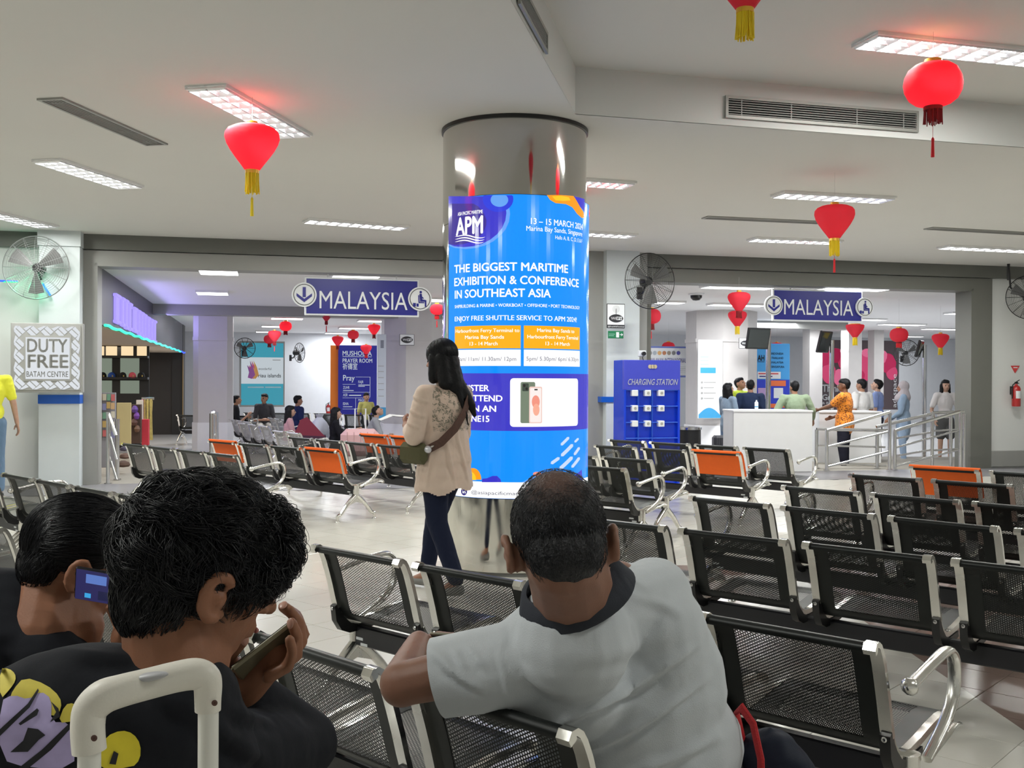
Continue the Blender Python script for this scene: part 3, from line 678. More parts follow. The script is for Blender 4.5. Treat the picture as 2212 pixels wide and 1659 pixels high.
def dir_sign(label, x0, x1, y0, y1, Y, dl, dr, rpx, tx0, tx1, yb, cap):
    t, loc, (xa, xb, za, zb) = board('direction_sign', label, 'sign', x0, x1, y0, y1, Y, .05, M_SIGNW, part='frame_board')
    b = MB(); b.box(((xa + xb) / 2, -.002, (za + zb) / 2), (xb - xa - .05, .008, zb - za - .05)); b.build('blue_face', M_NAVY, t)
    ptext(t, loc, 'MALAYSIA', tx0, tx1, yb, cap, M_SIGNW, y=-.012, bold=-.002)
    for q, (cx, cy) in enumerate((dl, dr)):
        x, z = loc(cx, cy); r = rpx * Y / F
        d = MB(); d.lathe([(0, 0), (r, 0), (r, .03), (0, .03)], 40, M=Matrix.Translation((x, -.01, z)) @ Matrix.Rotation(PI / 2, 4, 'X'), cap=False); dd = d.build('round_plate', M_SIGNW, t)
        disc(r * .82, r * .87, -.042, -.046, (x, z)).build('ring', M_BLACK, dd, smooth=0)
        g_ = MB(); y = -.0445
        def P(pts, dx=0, dz=0, k=r): g_.prism([(x + (px_ + dx) * k, z + (pz_ + dz) * k) for px_, pz_ in pts], y - .002, y + .002)
        if q == 0:
            P([(-.13, .62), (.13, .62), (.13, -.20), (-.13, -.20)]); P([(-.62, .12), (-.62, -.12), (0, -.62), (.62, -.12), (.62, .12), (0, -.34)])
        else:
            g_.add(*(lambda n: ([(x + r * (.05 + .11 * math.cos(2 * PI * k / n)), y - .002, z + r * (.56 + .11 * math.sin(2 * PI * k / n))) for k in range(n)], [tuple(range(n))]))(16))
            P([(-.06, .42), (.14, .42), (.2, -.12), (.0, -.12)]); P([(.0, -.02), (.52, -.10), (.52, -.24), (.0, -.24)]); P([(.40, -.12), (.53, -.12), (.53, -.66), (.40, -.66)])
            P([(-.16, .30), (-.07, .30), (-.04, -.34), (-.13, -.34)]); P([(-.13, -.26), (.36, -.28), (.36, -.36), (-.13, -.36)]); P([(-.06, .3), (.05, .3), (.32, .06), (.26, .0)])
            P([(-.60, -.36), (-.36, -.36), (-.36, -.66), (-.60, -.66)]); P([(-.30, -.40), (-.12, -.40), (-.12, -.66), (-.30, -.66)])
        g_.build('pictogram', M_NAVY, dd, smooth=0)
    for fx in (.2, .8):
        x = xa + (xb - xa) * fx; m = MB(); m.tube([(x, .02, zb - .04), (x, .02, ZO - t.matrix_world.translation.z - .045)], .012, 8); m.tube([(x, .02, zb - .05), (x, .02, zb + .0)], .022, 8); m.build('hanging_rod', M_SIGNW, t)
    return t
dir_sign('left hanging blue MALAYSIA sign with arrow and seated passenger discs', 658, 905, 601, 683, 15.0, (657, 637), (906.5, 646), 26, 690, 880, 666, 38)
dir_sign('right hanging blue MALAYSIA sign with arrow and seated passenger discs', 1669, 1863, 626, 695, 16.75, (1669, 660), (1865, 664), 21, 1693, 1842, 679, 33)
# ================================================================ waiting benches
P, W_, TOP = .64, .50, .717
PROF = [(-.004, .694), (-.010, .704), (-.004, .715), (.010, .717), (.024, .708), (.036, .690), (.052, .655), (.070, .600), (.088, .54), (.104, .48), (.118, .435), (.136, .405), (.165, .380), (.20, .368), (.25, .366), (.33, .376), (.42, .392), (.50, .402), (.56, .400), (.592, .385), (.600, .365)]
PB = PROF
M_PERF = make_perf('perforated_black_steel', (.0085, .0105, .010), .38, .062, W_ - .062, [(.085, .37), (.49, .84)])
M_PERFS = make_perf('perforated_silver_steel', (.50, .51, .52), .3, .05, W_ - .05, [(.07, .37), (.49, .84)])
_bm = {}
def cr(P_, n=5):
    o = []
    for i in range(len(P_) - 1):
        p0, p1, p2, p3 = P_[max(i - 1, 0)], P_[i], P_[i + 1], P_[min(i + 2, len(P_) - 1)]
        for k in range(n):
            t = k / n; o.append(tuple(.5 * ((2 * b) + (-a + c) * t + (2 * a - 5 * b + 4 * c - e) * t * t + (-a + 3 * b - 3 * c + e) * t ** 3) for a, b, c, e in zip(p0, p1, p2, p3)))
    o.append(P_[-1]); return o
def bmesh_parts(col):
    if col in _bm: return _bm[col]
    d = {}
    mp = M_PERF if col == 'k' else M_PERFS
    m = MB(); m.ribbon(PROF, 0, W_, .006); d['shell'] = m.mesh('seat_shell', mp, 60)
    # chrome side frame: a flat bar following the back, thinner under the seat
    for sd in (0, 1):
        m = MB(); x0, x1 = (-.032, .004) if sd == 0 else (W_ - .004, W_ + .032)
        back = [(y - .008, z + .002) for y, z in PROF[:11]]; m.ribbon(back, x0, x1, .016)
        seat = [(y, z - .006) for y, z in PROF[10:]]; m.ribbon(seat, x0 + .006, x1 - .006, .022)
        m.tube([((x0 + x1) / 2 - .014, -.006, .706), ((x0 + x1) / 2 + .014, -.006, .706)], .0105, 16)
        d['frame%d' % sd] = m.mesh('side_frame', M_CHROME, 50)
        m = MB(); xa, xb = x0 + .002, x1 - .002
        out = [(.086, .445), (.098, .452), (.112, .445), (.120, .420), (.140, .392), (.175, .360), (.22, .345), (.335, .355), (.34, .33), (.27, .318), (.17, .316), (.125, .335), (.095, .38)]
        n = len(out); m.add([(xa, y, z) for y, z in out] + [(xb, y, z) for y, z in out], [tuple(range(n)), tuple(range(2 * n - 1, n - 1, -1))] + [(i, (i + 1) % n, (i + 1) % n + n, i + n) for i in range(n)])
        d['brk%d' % sd] = m.mesh('bracket', M_BLACK, 40)
        m = MB(); m.lathe([(0, 0), (.008, 0), (.0085, .003), (.005, .006), (0, .0065)], 10, M=Matrix.Translation(((xa + xb) / 2, .085, .435)) @ Matrix.Rotation(PI / 2, 4, 'X'), cap=False)
        d['bolt%d' % sd] = m.mesh('bolt', M_STEEL)
    # loop armrest, seen from the side: a bent flat tube
    m = MB(); pts = []
    ctl = [(.26, .345), (.33, .375), (.42, .42), (.475, .47), (.497, .53), (.490, .585), (.462, .618), (.42, .628), (.33, .618), (.22, .600), (.14, .585)]
    c = cr(ctl); m.tube([(0, y, z) for y, z in c], [.021 - .004 * abs(i / len(c) - .5) for i in range(len(c))], 10, flat=.62)
    m.tube([(0, .15, .586), (0, .13, .583), (0, .112, .580)], [.019, .026, .012], 10)
    m.tube([(0, .30, .352), (0, .42, .372), (0, .50, .385), (0, .545, .378)], [.016, .014, .013, .010], 8, flat=.7)
    d['arm'] = m.mesh('armrest', M_CHROME, 60)
    # cast leg: short post and two arched feet
    m = MB(); m.tube([(0, .235, .36), (0, .235, .245)], [.036, .032], 14, flat=.8)
    for sg, y1 in ((-1, .00), (1, .47)):
        f = cr([(.235 + sg * .005, .26), (.235 + sg * .055, .22), (.235 + sg * .135, .145), (.235 + sg * .195, .075), (y1, .058)], 4)
        m.tube([(0, y, z) for y, z in f], [.027 - .008 * i / len(f) for i in range(len(f))], 10, flat=.9)
        m.tube([(0, y1, .066), (0, y1, .008)], [.017, .013], 10); m.lathe([(0, 0), (.026, 0), (.026, .006), (.012, .014), (0, .014)], 16, c=(0, y1, 0), cap=False)
    m.add(*(lambda o: ([(-.008, y, z) for y, z in o] + [(.008, y, z) for y, z in o], [tuple(range(len(o))), tuple(range(2 * len(o) - 1, len(o) - 1, -1))] + [(i, (i + 1) % len(o), (i + 1) % len(o) + len(o), i + len(o)) for i in range(len(o))]))([(.235, .27), (.30, .20), (.33, .16), (.235, .19), (.14, .16), (.17, .20)]))
    d['leg'] = m.mesh('leg', M_CHROME, 60)
    # slip cover over a back
    m = MB(); fr_ = [(y - .010, z + .003) for y, z in PROF[2:10]]; m.ribbon(fr_, -.036, W_ + .036, .012)
    bk = [(y + .012, z + .004) for y, z in PROF[3:10]]; m.ribbon(bk, -.034, W_ + .034, .010)
    m.tube([(-.036, .004, .722), (W_ + .036, .004, .722)], .016, 10)
    d['cover'] = m.mesh('orange_cover', M_ORANGE, 60)
    _bm[col] = d; return d
def bench(label, X, Y, deg, n, covers=(), arms=(1, 1), col='k', z=0.0, group=None, mid=False):
    d = bmesh_parts(col); t = thing('waiting_bench', label, 'bench', (X, Y, z), -math.radians(deg), group)
    L = P * (n - 1) + W_; m = MB(); m.box((L / 2, .235, .295), (L + .10, .045, .088), b=.006); m.build('beam', M_BEAM if col == 'k' else M_STEEL, t)
    m = MB()
    for q in (.02, L - .06): m.box((q, .2115, .285), (.045, .003, .012)); m.box((q + .03, .2115, .262), (.045, .003, .012))
    m.build('white_sticker', M_SIGNW, t)
    for k in range(n):
        x = P * k; s = inst('seat_shell', d['shell'], t, (x, 0, 0))
        for sd in (0, 1):
            inst('side_frame', d['frame%d' % sd], t, (x, 0, 0)); b = inst('bracket', d['brk%d' % sd], t, (x, 0, 0)); inst('bolt', d['bolt%d' % sd], b)
        if k in covers: c = inst('orange_cover', d['cover'], t, (x, 0, 0)); c['label'] = 'orange slip cover'
    for q, x in zip(arms, (-.066, L + .066)):
        if q: inst('armrest', d['arm'], t, (x, 0, 0))
    for x in (-.03, L + .03): inst('leg', d['leg'], t, (x, 0, 0))
    return t
KS = 1.0667
def bp(X, Y): return X * KS, Y * KS
bench('bench at the front whose backs stand before the man in the grey polo', *bp(-.667 - .6 * 2 * .723, 2.729 + .6 * 2 * .691), 43.7, 4, arms=(1, 0))
bench('second row bench running from the walking woman\'s feet to the near armrest at right', *bp(-.776, 4.163), 41.7, 4)
bench('third row bench on the right, its left seat behind the balding head', *bp(.336, 5.078), 40.8, 4)
bench('fourth row bench on the right with four uncovered seats', *bp(1.061, 5.99), 45.0, 4)
bench('fifth row bench on the right cut by the photo edge', *bp(1.768, 6.636), 44.9, 3)
bench('sixth row bench at the right behind which the lone orange cover shows', *bp(2.489, 7.523), 43.2, 3)
bench('farthest bench on the right with an orange cover on its left seat', *bp(3.198, 8.210), 40.9, 3, covers=(0,))
bench('farthest bench in the middle in front of charging station and counter', *bp(1.137, 11.849), 45.6, 4)
bench('middle bench whose right end seat wears an orange cover', *bp(.892, 10.787), 43.1, 3, covers=(2,))
bench('bench right of the column with an orange cover on its left seat', *bp(.396 - .6 * .72 - 0, 9.54 + .6 * .694), 43.9, 3, covers=(0,))
bench('short bench just right of the column in front of the other middle benches', *bp(.503 - .6 * .743, 8.235 + .6 * .669), 42.0, 2)
bench('left bench with orange covers on both its end seats', *bp(-3.301, 11.314), 43.7, 4, covers=(0, 3))
bench('left bench of four black seats ending behind the walking woman', *bp(-2.602, 12.116), 47.6, 4)
bench('rearmost left bench with two orange covers beside the woman\'s elbow', *bp(-1.844, 12.688), 45.3, 3, covers=(0, 1, 2))
bench('left bench with its rounded armrest just above the curly hair', *bp(-4.035, 10.752), 45.6, 4)
bench('bench at the left edge behind the two men on their phones', *bp(-3.563, 7.263), 44.1, 4)
bench('bench at the far left edge showing only its armrest beyond the slicked hair', -5.22, 9.02, 44, 3)
bench('nearest bench at the left edge with a slice of seat beside the slicked hair', -3.72, 6.16, 44, 3)
bench('bench under the two men on their phones at lower left', -2.12, 2.48, 43, 3, arms=(1, 0))
# silver benches of the rear hall
def sb(label, px, ytop, Y, n, deg, col='s', g='silver benches in the rear hall'):
    p = at_y(px, ytop, Y); return bench(label, p.x, p.y, deg, n, col=col, z=ZR, group=g)
sb('silver bench right of the tiled pillar, nearest of the jumbled ones', 497, 905, 22.5, 3, 62)
sb('silver bench in the rear hall behind the orange-covered left seat', 515, 925, 20.6, 3, 58)
sb('silver bench between grey-shirt man and the woman in pink', 580, 912, 23.5, 3, 64)
sb('silver bench lowest among the jumble before the pink-shirt woman', 590, 940, 17.6, 2, 56)
sb('dark bench against the white wall left of the tiled pillar', 384, 910, 25, 3, 12, 'k')
sb('dark bench by the far wall under the island poster', 528, 893, 27, 4, 10, 'k')
sb('dark bench behind the woman in black below the prayer room panel', 690, 896, 26, 5, 8, 'k')
# ================================================================ curved advertising display
DR_ = .585
def onc(px, py):
    """pixel on the front of the display -> arc length from the front line, height"""
    r = ray(px, py); ox, oy = -CX, -CY; a = r.x ** 2 + r.y ** 2; b = 2 * (ox * r.x + oy * r.y); c = ox * ox + oy * oy - DR_ ** 2
    dsc = b * b - 4 * a * c
    t = (-b - math.sqrt(max(dsc, 0))) / (2 * a); x, y, z = r.x * t - CX, r.y * t - CY, H + r.z * t
    return math.atan2(x, -y) * DR_, z
def wrap(vs, fs, off):
    """flat (s, z) polygons -> fine strips wrapped on the cylinder at radius DR_ + off"""
    bm = bmesh.new(); vv = [bm.verts.new((x, 0, z)) for x, z in vs]
    for f in fs:
        try: bm.faces.new([vv[i] for i in f])
        except ValueError: pass
    xs = [x for x, _ in vs]; st = .03; k = math.ceil(min(xs) / st)
    while k * st < max(xs):
        bmesh.ops.bisect_plane(bm, geom=bm.verts[:] + bm.edges[:] + bm.faces[:], dist=1e-5, plane_co=(k * st, 0, 0), plane_no=(1, 0, 0)); k += 1
    bm.verts.index_update(); R = DR_ + off
    V = [(R * math.sin(v.co.x / DR_), -R * math.cos(v.co.x / DR_), v.co.z) for v in bm.verts]
    Fs = [[v.index for v in f.verts][::1] for f in bm.faces]; bm.free(); return V, Fs
disp = thing('curved_display', 'tall curved lit advertising screen with blue maritime advert on the round column', 'display', (CX, CY, 0))
sL, _ = onc(967.5, 800); sR = DR_ * math.radians(79); _, zt = onc(1110, 418.5); _, zb = onc(1104, 1079)
def dpoly(name, pts, m, off, raw=False):
    vs = pts if raw else [onc(*p) for p in pts]
    V, Fs = wrap(vs, [tuple(range(len(vs)))], off); mb = MB(); mb.add(V, Fs); return mb.build(name, m, disp, smooth=0)
def drect(name, x0, y0, x1, y1, m, off, xm=None, rad=0):
    a, _ = onc(x0, y0); b, _ = onc(x1, y0); _, z1 = onc(1110, y0); _, z0 = onc(1110, y1)
    if rad:
        pts = []
        for cx, cz, a0 in ((b - rad, z1 - rad, 0), (a + rad, z1 - rad, 90), (a + rad, z0 + rad, 180), (b - rad, z0 + rad, 270)):
            for k in range(6): an = math.radians(a0 + k * 18); pts.append((cx + rad * math.cos(an), cz + rad * math.sin(an)))
        return dpoly(name, pts, m, off, True)
    return dpoly(name, [(a, z0), (b, z0), (b, z1), (a, z1)], m, off, True)
EM = lambda n, r, g, b, p=1.0: emit('screen_' + n, lin(r, g, b), p, True)
BG = EM('blue', 0, 142, 255, 1.08); WH = EM('white', 255, 255, 255, 1.1); OR_ = EM('orange', 255, 176, 6, 1.05); PU = EM('purple', 62, 58, 200); DB = EM('deep_blue', 58, 52, 205); LB = EM('light_blue', 105, 165, 255)
bk = shell(zb, zt, DR_ - .001, sL / DR_, sR / DR_, .03, 48); bk.build('screen_body', M_BLACK, disp)
dpoly('screen', [(sL + .012, zb + .004), (sR - .012, zb + .004), (sR - .012, zt - .004), (sL + .012, zt - .004)], BG, .0015, True)
def blob(cx, cy, rx, ry, n=28, f=None):
    return [(cx + rx * math.cos(2 * PI * k / n) * (f(k / n) if f else 1), cy + ry * math.sin(2 * PI * k / n) * (f(k / n) if f else 1)) for k in range(n)]
def clip_left(pts, x=969.5, y0=421.5, y1=1076): return [(max(p[0], x), min(max(p[1], y0), y1)) for p in pts]
dpoly('artwork', clip_left(blob(1006, 462, 96, 76), y0=424), LB, .002); dpoly('artwork', clip_left(blob(1002, 460, 92, 74), y0=424), DB, .0024)
dpoly('artwork', clip_left(blob(985, 475, 66, 50, f=lambda t: 1 + .08 * math.sin(6 * t)), y0=440), EM('indigo', 58, 40, 150), .0026)
dpoly('artwork', clip_left(blob(1076, 430, 33, 28), y0=422), EM('royal', 40, 60, 225), .0028); dpoly('artwork', clip_left(blob(1079, 432, 19, 15), y0=422), EM('sky', 100, 165, 245), .003)
dpoly('artwork', [(1181, 421.5), (1210, 421.3), (1238, 423.5), (1246, 432), (1252, 446), (1260, 458), (1262, 470), (1256, 471), (1246, 462), (1236, 448), (1222, 441), (1200, 439), (1188, 432)], EM('amber', 255, 160, 15), .002)
dpoly('artwork', [(1192, 424), (1212, 423), (1228, 426), (1232, 433), (1216, 434), (1200, 433)], EM('yellow', 255, 205, 30), .0024)
dpoly('artwork', [(1239, 424), (1262, 430), (1263, 458), (1252, 446)], DB, .0024)
def dtext(s, x0, x1, yb, cap, m=None, bold=.012, off=.003, xr=None):
    a, _ = onc(x0, yb); b, _ = onc(x1, yb); _, z = onc(xr if xr else max(min((x0 + x1) / 2, 1190), 1040), yb); _, z2 = onc(xr if xr else max(min((x0 + x1) / 2, 1190), 1040), yb - cap)
    p, fs = text_box(s, a, b, z, z2 - z, bold); V, Fs = wrap(p, fs, off); mb = MB(); mb.add(V, Fs); return mb.build('lettering', m or WH, disp, smooth=0)
dtext('ASIA PACIFIC MARITIME', 989.5, 1043.2, 463, 7.5, bold=.02, xr=1016); dtext('APM', 985.5, 1043.8, 505, 37, bold=.03, xr=1016)
for k in range(3):
    y = 511 + k * 5.5; x0 = 983; x1 = 1049 - k * 1.5
    top = [(x0 + (x1 - x0) * q / 12, y + 3.2 * math.sin(q / 12 * 2 * PI + 2.6) - 1) for q in range(13)]; bot = [(x0 + (x1 - x0) * q / 12, y + 3.2 * math.sin(q / 12 * 2 * PI + 2.6) + 1.8 * math.sin(PI * q / 12)) for q in range(12, -1, -1)]
    dpoly('logo_wave', top + bot[1:-1], WH, .003)
dtext('13 – 15 MARCH 2024', 1146.6, 1258, 484, 13, xr=1150); dtext('Marina Bay Sands, Singapore', 1136.8, 1257, 498.5, 10.5, bold=.004, xr=1145); dtext('Halls A, B, C, D, E & F', 1199, 1257, 516.5, 8, bold=0, xr=1200)
dtext('THE BIGGEST MARITIME', 982, 1226.5, 584.5, 17.5, bold=.022); dtext('EXHIBITION & CONFERENCE', 982, 1249.5, 613.3, 17.5, bold=.022); dtext('IN SOUTHEAST ASIA', 983, 1189.5, 641, 17.5, bold=.022)
dtext('SHIPBUILDING & MARINE • WORKBOAT • OFFSHORE • PORT TECHNOLOGY', 983, 1251.5, 662.6, 7, bold=.012); dtext('ENJOY FREE SHUTTLE SERVICE TO APM 2024!', 983, 1245, 691.5, 10.5, bold=.018)
for x0, x1, L3, T4 in ((983, 1124.8, (('Harbourfront Ferry Terminal to', 985, 1122), ('Marina Bay Sands', 1005, 1089), ('13 - 14 March', 1015, 1075)), ('10am/ 11am/ 11.30am/ 12pm', 988, 1115)),
                       (1131.5, 1252, (('Marina Bay Sands to', 1160, 1240), ('Harbourfront Ferry Terminal', 1139, 1248), ('13 - 14 March', 1178, 1230)), ('5pm/ 5.30pm/ 6pm/ 6.30pm', 1137, 1249))):
    drect('orange_box', x0, 703, x1, 752.5, OR_, .002); drect('white_box', x0, 755, x1, 790.5, WH, .002)
    for k, (s, a, b) in enumerate(L3): dtext(s, a, b, 717.5 + 14.2 * k, 7.6, bold=.012)
    dtext(T4[0], T4[1], T4[2], 779.5, 8.5, EM('grey_text', 95, 95, 115), bold=.002)
a, b = sL + .012, sR - .012; _, z0 = onc(1110, 931); _, z1_ = onc(1110, 806.5); dpoly('purple_band', [(a, z0), (b, z0), (b, z1_), (a, z1_)], PU, .002, True)
for s, x0, x1, y in (('REGISTER', 985, 1057, 844.7), ('TO ATTEND', 985, 1085.7, 866.7), ('& WIN AN', 985, 1072, 889), ('IPHONE15', 985, 1057.5, 911)): dtext(s, x0, x1, y, 13, bold=.026)
drect('white_card', 1102, 817, 1248, 922, WH, .0024, rad=.025)
for x0, y0, x1, y1, c, r in ((1124.5, 825, 1156, 914, EM('phone_green', 118, 132, 112), .012), (1128, 828, 1142, 845, EM('phone_dark', 60, 72, 62), .008), (1143, 835, 1171, 914.5, EM('phone_pink', 240, 205, 195), .012), (1145, 838, 1169, 912, EM('phone_face', 252, 240, 236), .010)):
    drect('phone_picture', x0, y0, x1, y1, c, .0027 + .0003 * (x0 > 1126) + .0003 * (x0 > 1130) + .0003 * (x0 > 1144), rad=r)
dpoly('phone_picture', blob(1157, 868, 8.5, 14), EM('coral', 245, 150, 130), .0042); dpoly('phone_picture', blob(1158, 885, 7, 13), EM('peach', 250, 175, 150), .0043)
drect('phone_picture', 1154, 840, 1161, 843, EM('ink', 30, 25, 25), .0045, rad=.002)
for cx, cy in ((1132.5, 833), (1137.5, 840)): dpoly('phone_picture', blob(cx, cy, 2.6, 3.2, 12), EM('ink', 30, 25, 25), .0040)
def streak(x0, y0, x1, y1, w): 
    dx, dy = x1 - x0, y1 - y0; l = math.hypot(dx, dy); nx, ny = -dy / l * w, dx / l * w
    dpoly('streak', [(x0 + nx, y0 + ny), (x0 - dx / l * w, y0 - dy / l * w), (x0 - nx, y0 - ny), (x1 - nx, y1 - ny), (x1 + dx / l * w, y1 + dy / l * w), (x1 + nx, y1 + ny)], EM('streak', 205, 222, 250), .0024)
for q in ((1213, 960, 1227, 946, 3), (1214, 983, 1235, 962, 3.6), (1192, 1000, 1206, 990, 3.4), (1211, 1011, 1234, 989, 3.8), (1236, 1008, 1250, 990, 3), (1242, 954, 1248, 948, 2.4), (1241, 981, 1250, 968, 2.8)): streak(*q)
_, z0 = onc(1110, 1042); dpoly('white_band', [(a, zb + .006), (b, zb + .006), (b, z0), (a, z0)], WH, .002, True)
dpoly('artwork', [p for p in blob(1022, 1036, 18, 25) if p[1] < 1041] , EM('amber', 255, 160, 15), .0022); dpoly('artwork', [p for p in blob(1017, 1037, 12, 18) if p[1] < 1041], EM('yellow', 255, 205, 30), .0024)
dpoly('artwork', [(1041, 1041.5), (1042, 1034), (1052, 1033), (1064, 1028), (1074, 1028), (1081, 1035), (1083, 1041.5)], DB, .0022)
dpoly('artwork', [(1128, 1041.5), (1145, 1032), (1160, 1020), (1185, 1020), (1200, 1041.5)], LB, .0022); dpoly('artwork', blob(1160, 1024, 9, 5, 16), EM('coral', 245, 150, 130), .0024)
dpoly('artwork', [(1225, 1041.5), (1240, 1028), (1256, 1014), (1258, 1041.5)], DB, .0022)
dpoly('badge', blob(1003, 1061.5, 6.5, 8.5, 20), EM('navy', 40, 30, 120), .003); dtext('in', 999.5, 1006.5, 1065.5, 6.5, bold=.02, off=.0035, xr=1003)
dtext('@asiapacificmaritime', 1018.5, 1152, 1068.5, 7.5, EM('grey_text', 95, 95, 115), bold=0.0, xr=1060)
# ================================================================ signs, boards, kiosk
M_SGREY = mat('sign_grey', (.33, .33, .32), .45); M_INK = mat('ink_black', (.02, .02, .025), .5); M_BACKLIT = emit('backlit_white', (.86, .90, .95), .82)
# lattice sign DUTY FREE
t, loc, (xa, xb, za, zb) = board('duty_free_sign', 'square grey lattice sign reading DUTY FREE on the left pillar', 'sign', 23, 180, 698, 848, 13.25, .09, M_SGREY, part='frame_board')
b = MB(); b.box(((xa + xb) / 2, -.004, (za + zb) / 2), (xb - xa - .06, .010, zb - za - .06)); b.build('backing', M_SGREY, t)
slots = MB(); s_ = .118; cxm, czm = (xa + xb) / 2, (za + zb) / 2; hw, hh = (xb - xa) / 2 - .04, (zb - za) / 2 - .04; iw = (loc(152, 770)[0] - loc(55, 770)[0]) / 2 + .02; ih = (loc(100, 727)[1] - loc(100, 820)[1]) / 2 + .02
for i in range(-14, 15):
    for j in range(-14, 15):
        for q in (-1, 1):
            al = (i + j) % 2
            cx, cz = i * s_, j * s_
            pts = []
            for sx, sz in ((-1, -1), (1, -1), (1, 1), (-1, 1)):
                a, c = (sx * s_ * .45, sz * s_ * .20 + q * s_ * .25) if al else (sx * s_ * .20 + q * s_ * .25, sz * s_ * .45)
                a += cx; c += cz; pts.append(((a - c) * .7071, (a + c) * .7071))
            mx_ = sum(p[0] for p in pts) / 4; mz_ = sum(p[1] for p in pts) / 4
            if max(abs(p[0]) for p in pts) > hw + .06 or max(abs(p[1]) for p in pts) > hh + .06: continue
            if abs(mx_) > hw + .005 or abs(mz_) > hh + .005: continue
            if abs(mx_) < iw and abs(mz_) < ih: continue
            pts = [(max(-hw, min(hw, x)), max(-hh, min(hh, z))) for x, z in pts]
            slots.prism([(cxm + x, czm + z) for x, z in pts], -.014, -.008)
tag(slots.build('lattice_slots', M_BACKLIT, t, smooth=0), kind='stuff')
rectp(t, 'centre_panel', loc, 52, 725, 155, 823, M_SGREY, -.016, .008); rectp(t, 'centre_face', loc, 56, 729, 151, 819, M_BACKLIT, -.020, .006)
ptext(t, loc, 'DUTY', 59, 147, 760, 28, M_SGREY, -.024, .03); ptext(t, loc, 'FREE', 60, 149, 794, 28, M_SGREY, -.024, .03); ptext(t, loc, 'BATAM CENTRE', 58, 148, 814, 12, M_SGREY, -.024, .012)
# charging station
MB1, MB2 = mat('kiosk_blue', lin(10, 60, 205), .25, coat=.4), mat('kiosk_violet_blue', lin(64, 72, 190), .35)
t, loc, (xa, xb, za, zb) = board('charging_station', 'tall blue charging station cabinet with nine white sockets', 'charging station', 1347, 1468, 778, 990, 14.3)
def cab(n_, x0, x1, y0, y1, z0, z1, m, bv=.004): bb = MB(); bb.box(((x0 + x1) / 2, (y0 + y1) / 2, (z0 + z1) / 2), (x1 - x0, y1 - y0, z1 - z0), b=bv); return bb.build(n_, m, t)
zf = -t.matrix_world.translation.z; zt_ = loc(1400, 778)[1]; zm_ = loc(1400, 842)[1]
cab('cabinet_body', xa, xb, .05, .42, zf, zt_, MB1); cab('header_panel', xa, xb, -.02, .06, zm_, zt_, MB2)
for x in (xa, xb - .03): cab('side_panel', x, x + .03, -.02, .06, zf, zm_, MB1)
for py in (842, 877, 912, 946, 985): z = loc(1400, py)[1]; cab('shelf', xa + .03, xb - .03, -.015, .05, z - .008, z + .002, mat('kiosk_pale_blue', lin(60, 110, 225), .3), .001)
for px_ in (1379, 1409): x = loc(px_, 900)[0]; cab('divider', x - .003, x + .003, -.01, .05, zf, zm_, mat('kiosk_pale_blue', lin(60, 110, 225), .3), .001)
for r_, py in enumerate((849, 882, 915)):
    for c_, px_ in enumerate((1370, 1398, 1427)):
        x, z = loc(px_, py); s = cab('socket', x - .042, x + .042, -.045, .06, z - .042, z + .042, M_SIGNW, .006)
        if (r_ + c_) % 2 == 1 or c_: d_ = MB(); d_.lathe([(0, 0), (.021, 0), (.018, .004), (0, .004)], 14, M=Matrix.Translation((x, -.045, z)) @ Matrix.Rotation(PI / 2, 4, 'X'), cap=False); d_.build('socket_hole', mat('socket_grey', (.35, .35, .33), .5), s)
ptext(t, loc, 'CHARGING STATION', 1354, 1461, 831, 12.5, M_SIGNW, -.026, .012, slant=.18)
for q in (1403, 1408.5, 1414): x, z = loc(q, 792); e_ = disc(0, .028, -.026, -.021, (x, z), 14); e_.build('gold_emblem', mat('dull_gold', (.5, .42, .3), .5), t, smooth=0)
# wifi signs and the exit sign
def wifi(label, x0, x1, y0, y1, Y, tall=False, th=.015):
    t, loc, (xa, xb, za, zb) = board('wifi_sign', label, 'sign', x0, x1, y0, y1, Y, th, M_INK); w_ = x1 - x0; h_ = y1 - y0
    rectp(t, 'face', loc, x0 + w_ * .03, y0 + h_ * .03, x1 - w_ * .03, y1 - h_ * (.14 if tall else .04), M_SIGNW, -.004, .004)
    cy = y0 + h_ * (.60 if tall else .5); cx = (x0 + x1) / 2; rx = w_ * .40; ry = w_ * .17
    def oval(n_, k, m_, y): x, z = loc(cx, cy); xr = abs(loc(cx + rx * k, cy)[0] - x); zr = abs(loc(cx, cy + ry * k)[1] - z); mm = MB(); mm.add([(x + xr * math.cos(2 * PI * q / 28), y, z + zr * math.sin(2 * PI * q / 28) * (1 + .35 * abs(math.sin(2 * PI * q / 28)))) for q in range(28)], [tuple(range(28))]); return mm.build(n_, m_, t, smooth=0)
    oval('logo_oval', 1, M_INK, -.006); x, z = loc(cx, cy)
    ptext(t, loc, 'Wi', cx - rx * .72, cx - rx * .02, cy + ry * .38, ry * .85, M_SIGNW, -.008, .02)
    rectp(t, 'logo_plate', loc, cx + rx * .06, cy - ry * .55, cx + rx * .80, cy + ry * .55, M_SIGNW, -.009, .002); ptext(t, loc, 'Fi', cx + rx * .16, cx + rx * .70, cy + ry * .38, ry * .78, M_INK, -.012, .02)
    if tall:
        for k in (1, 2, 3):
            x, z = loc(cx, y0 + h_ * .22); r = .016 * k; disc(r, r + .003, -.006, -.004, (x, z), 20).build('radio_ring', M_SGREY, t, smooth=0)
        rectp(t, 'antenna', loc, cx - .5, y0 + h_ * .2, cx + .5, y0 + h_ * .44, M_INK, -.008, .003); ptext(t, loc, '@FreeWifiTerminal', x0 + 2, x1 - 2, y1 - h_ * .045, h_ * .055, M_SIGNW, -.003)
    return t
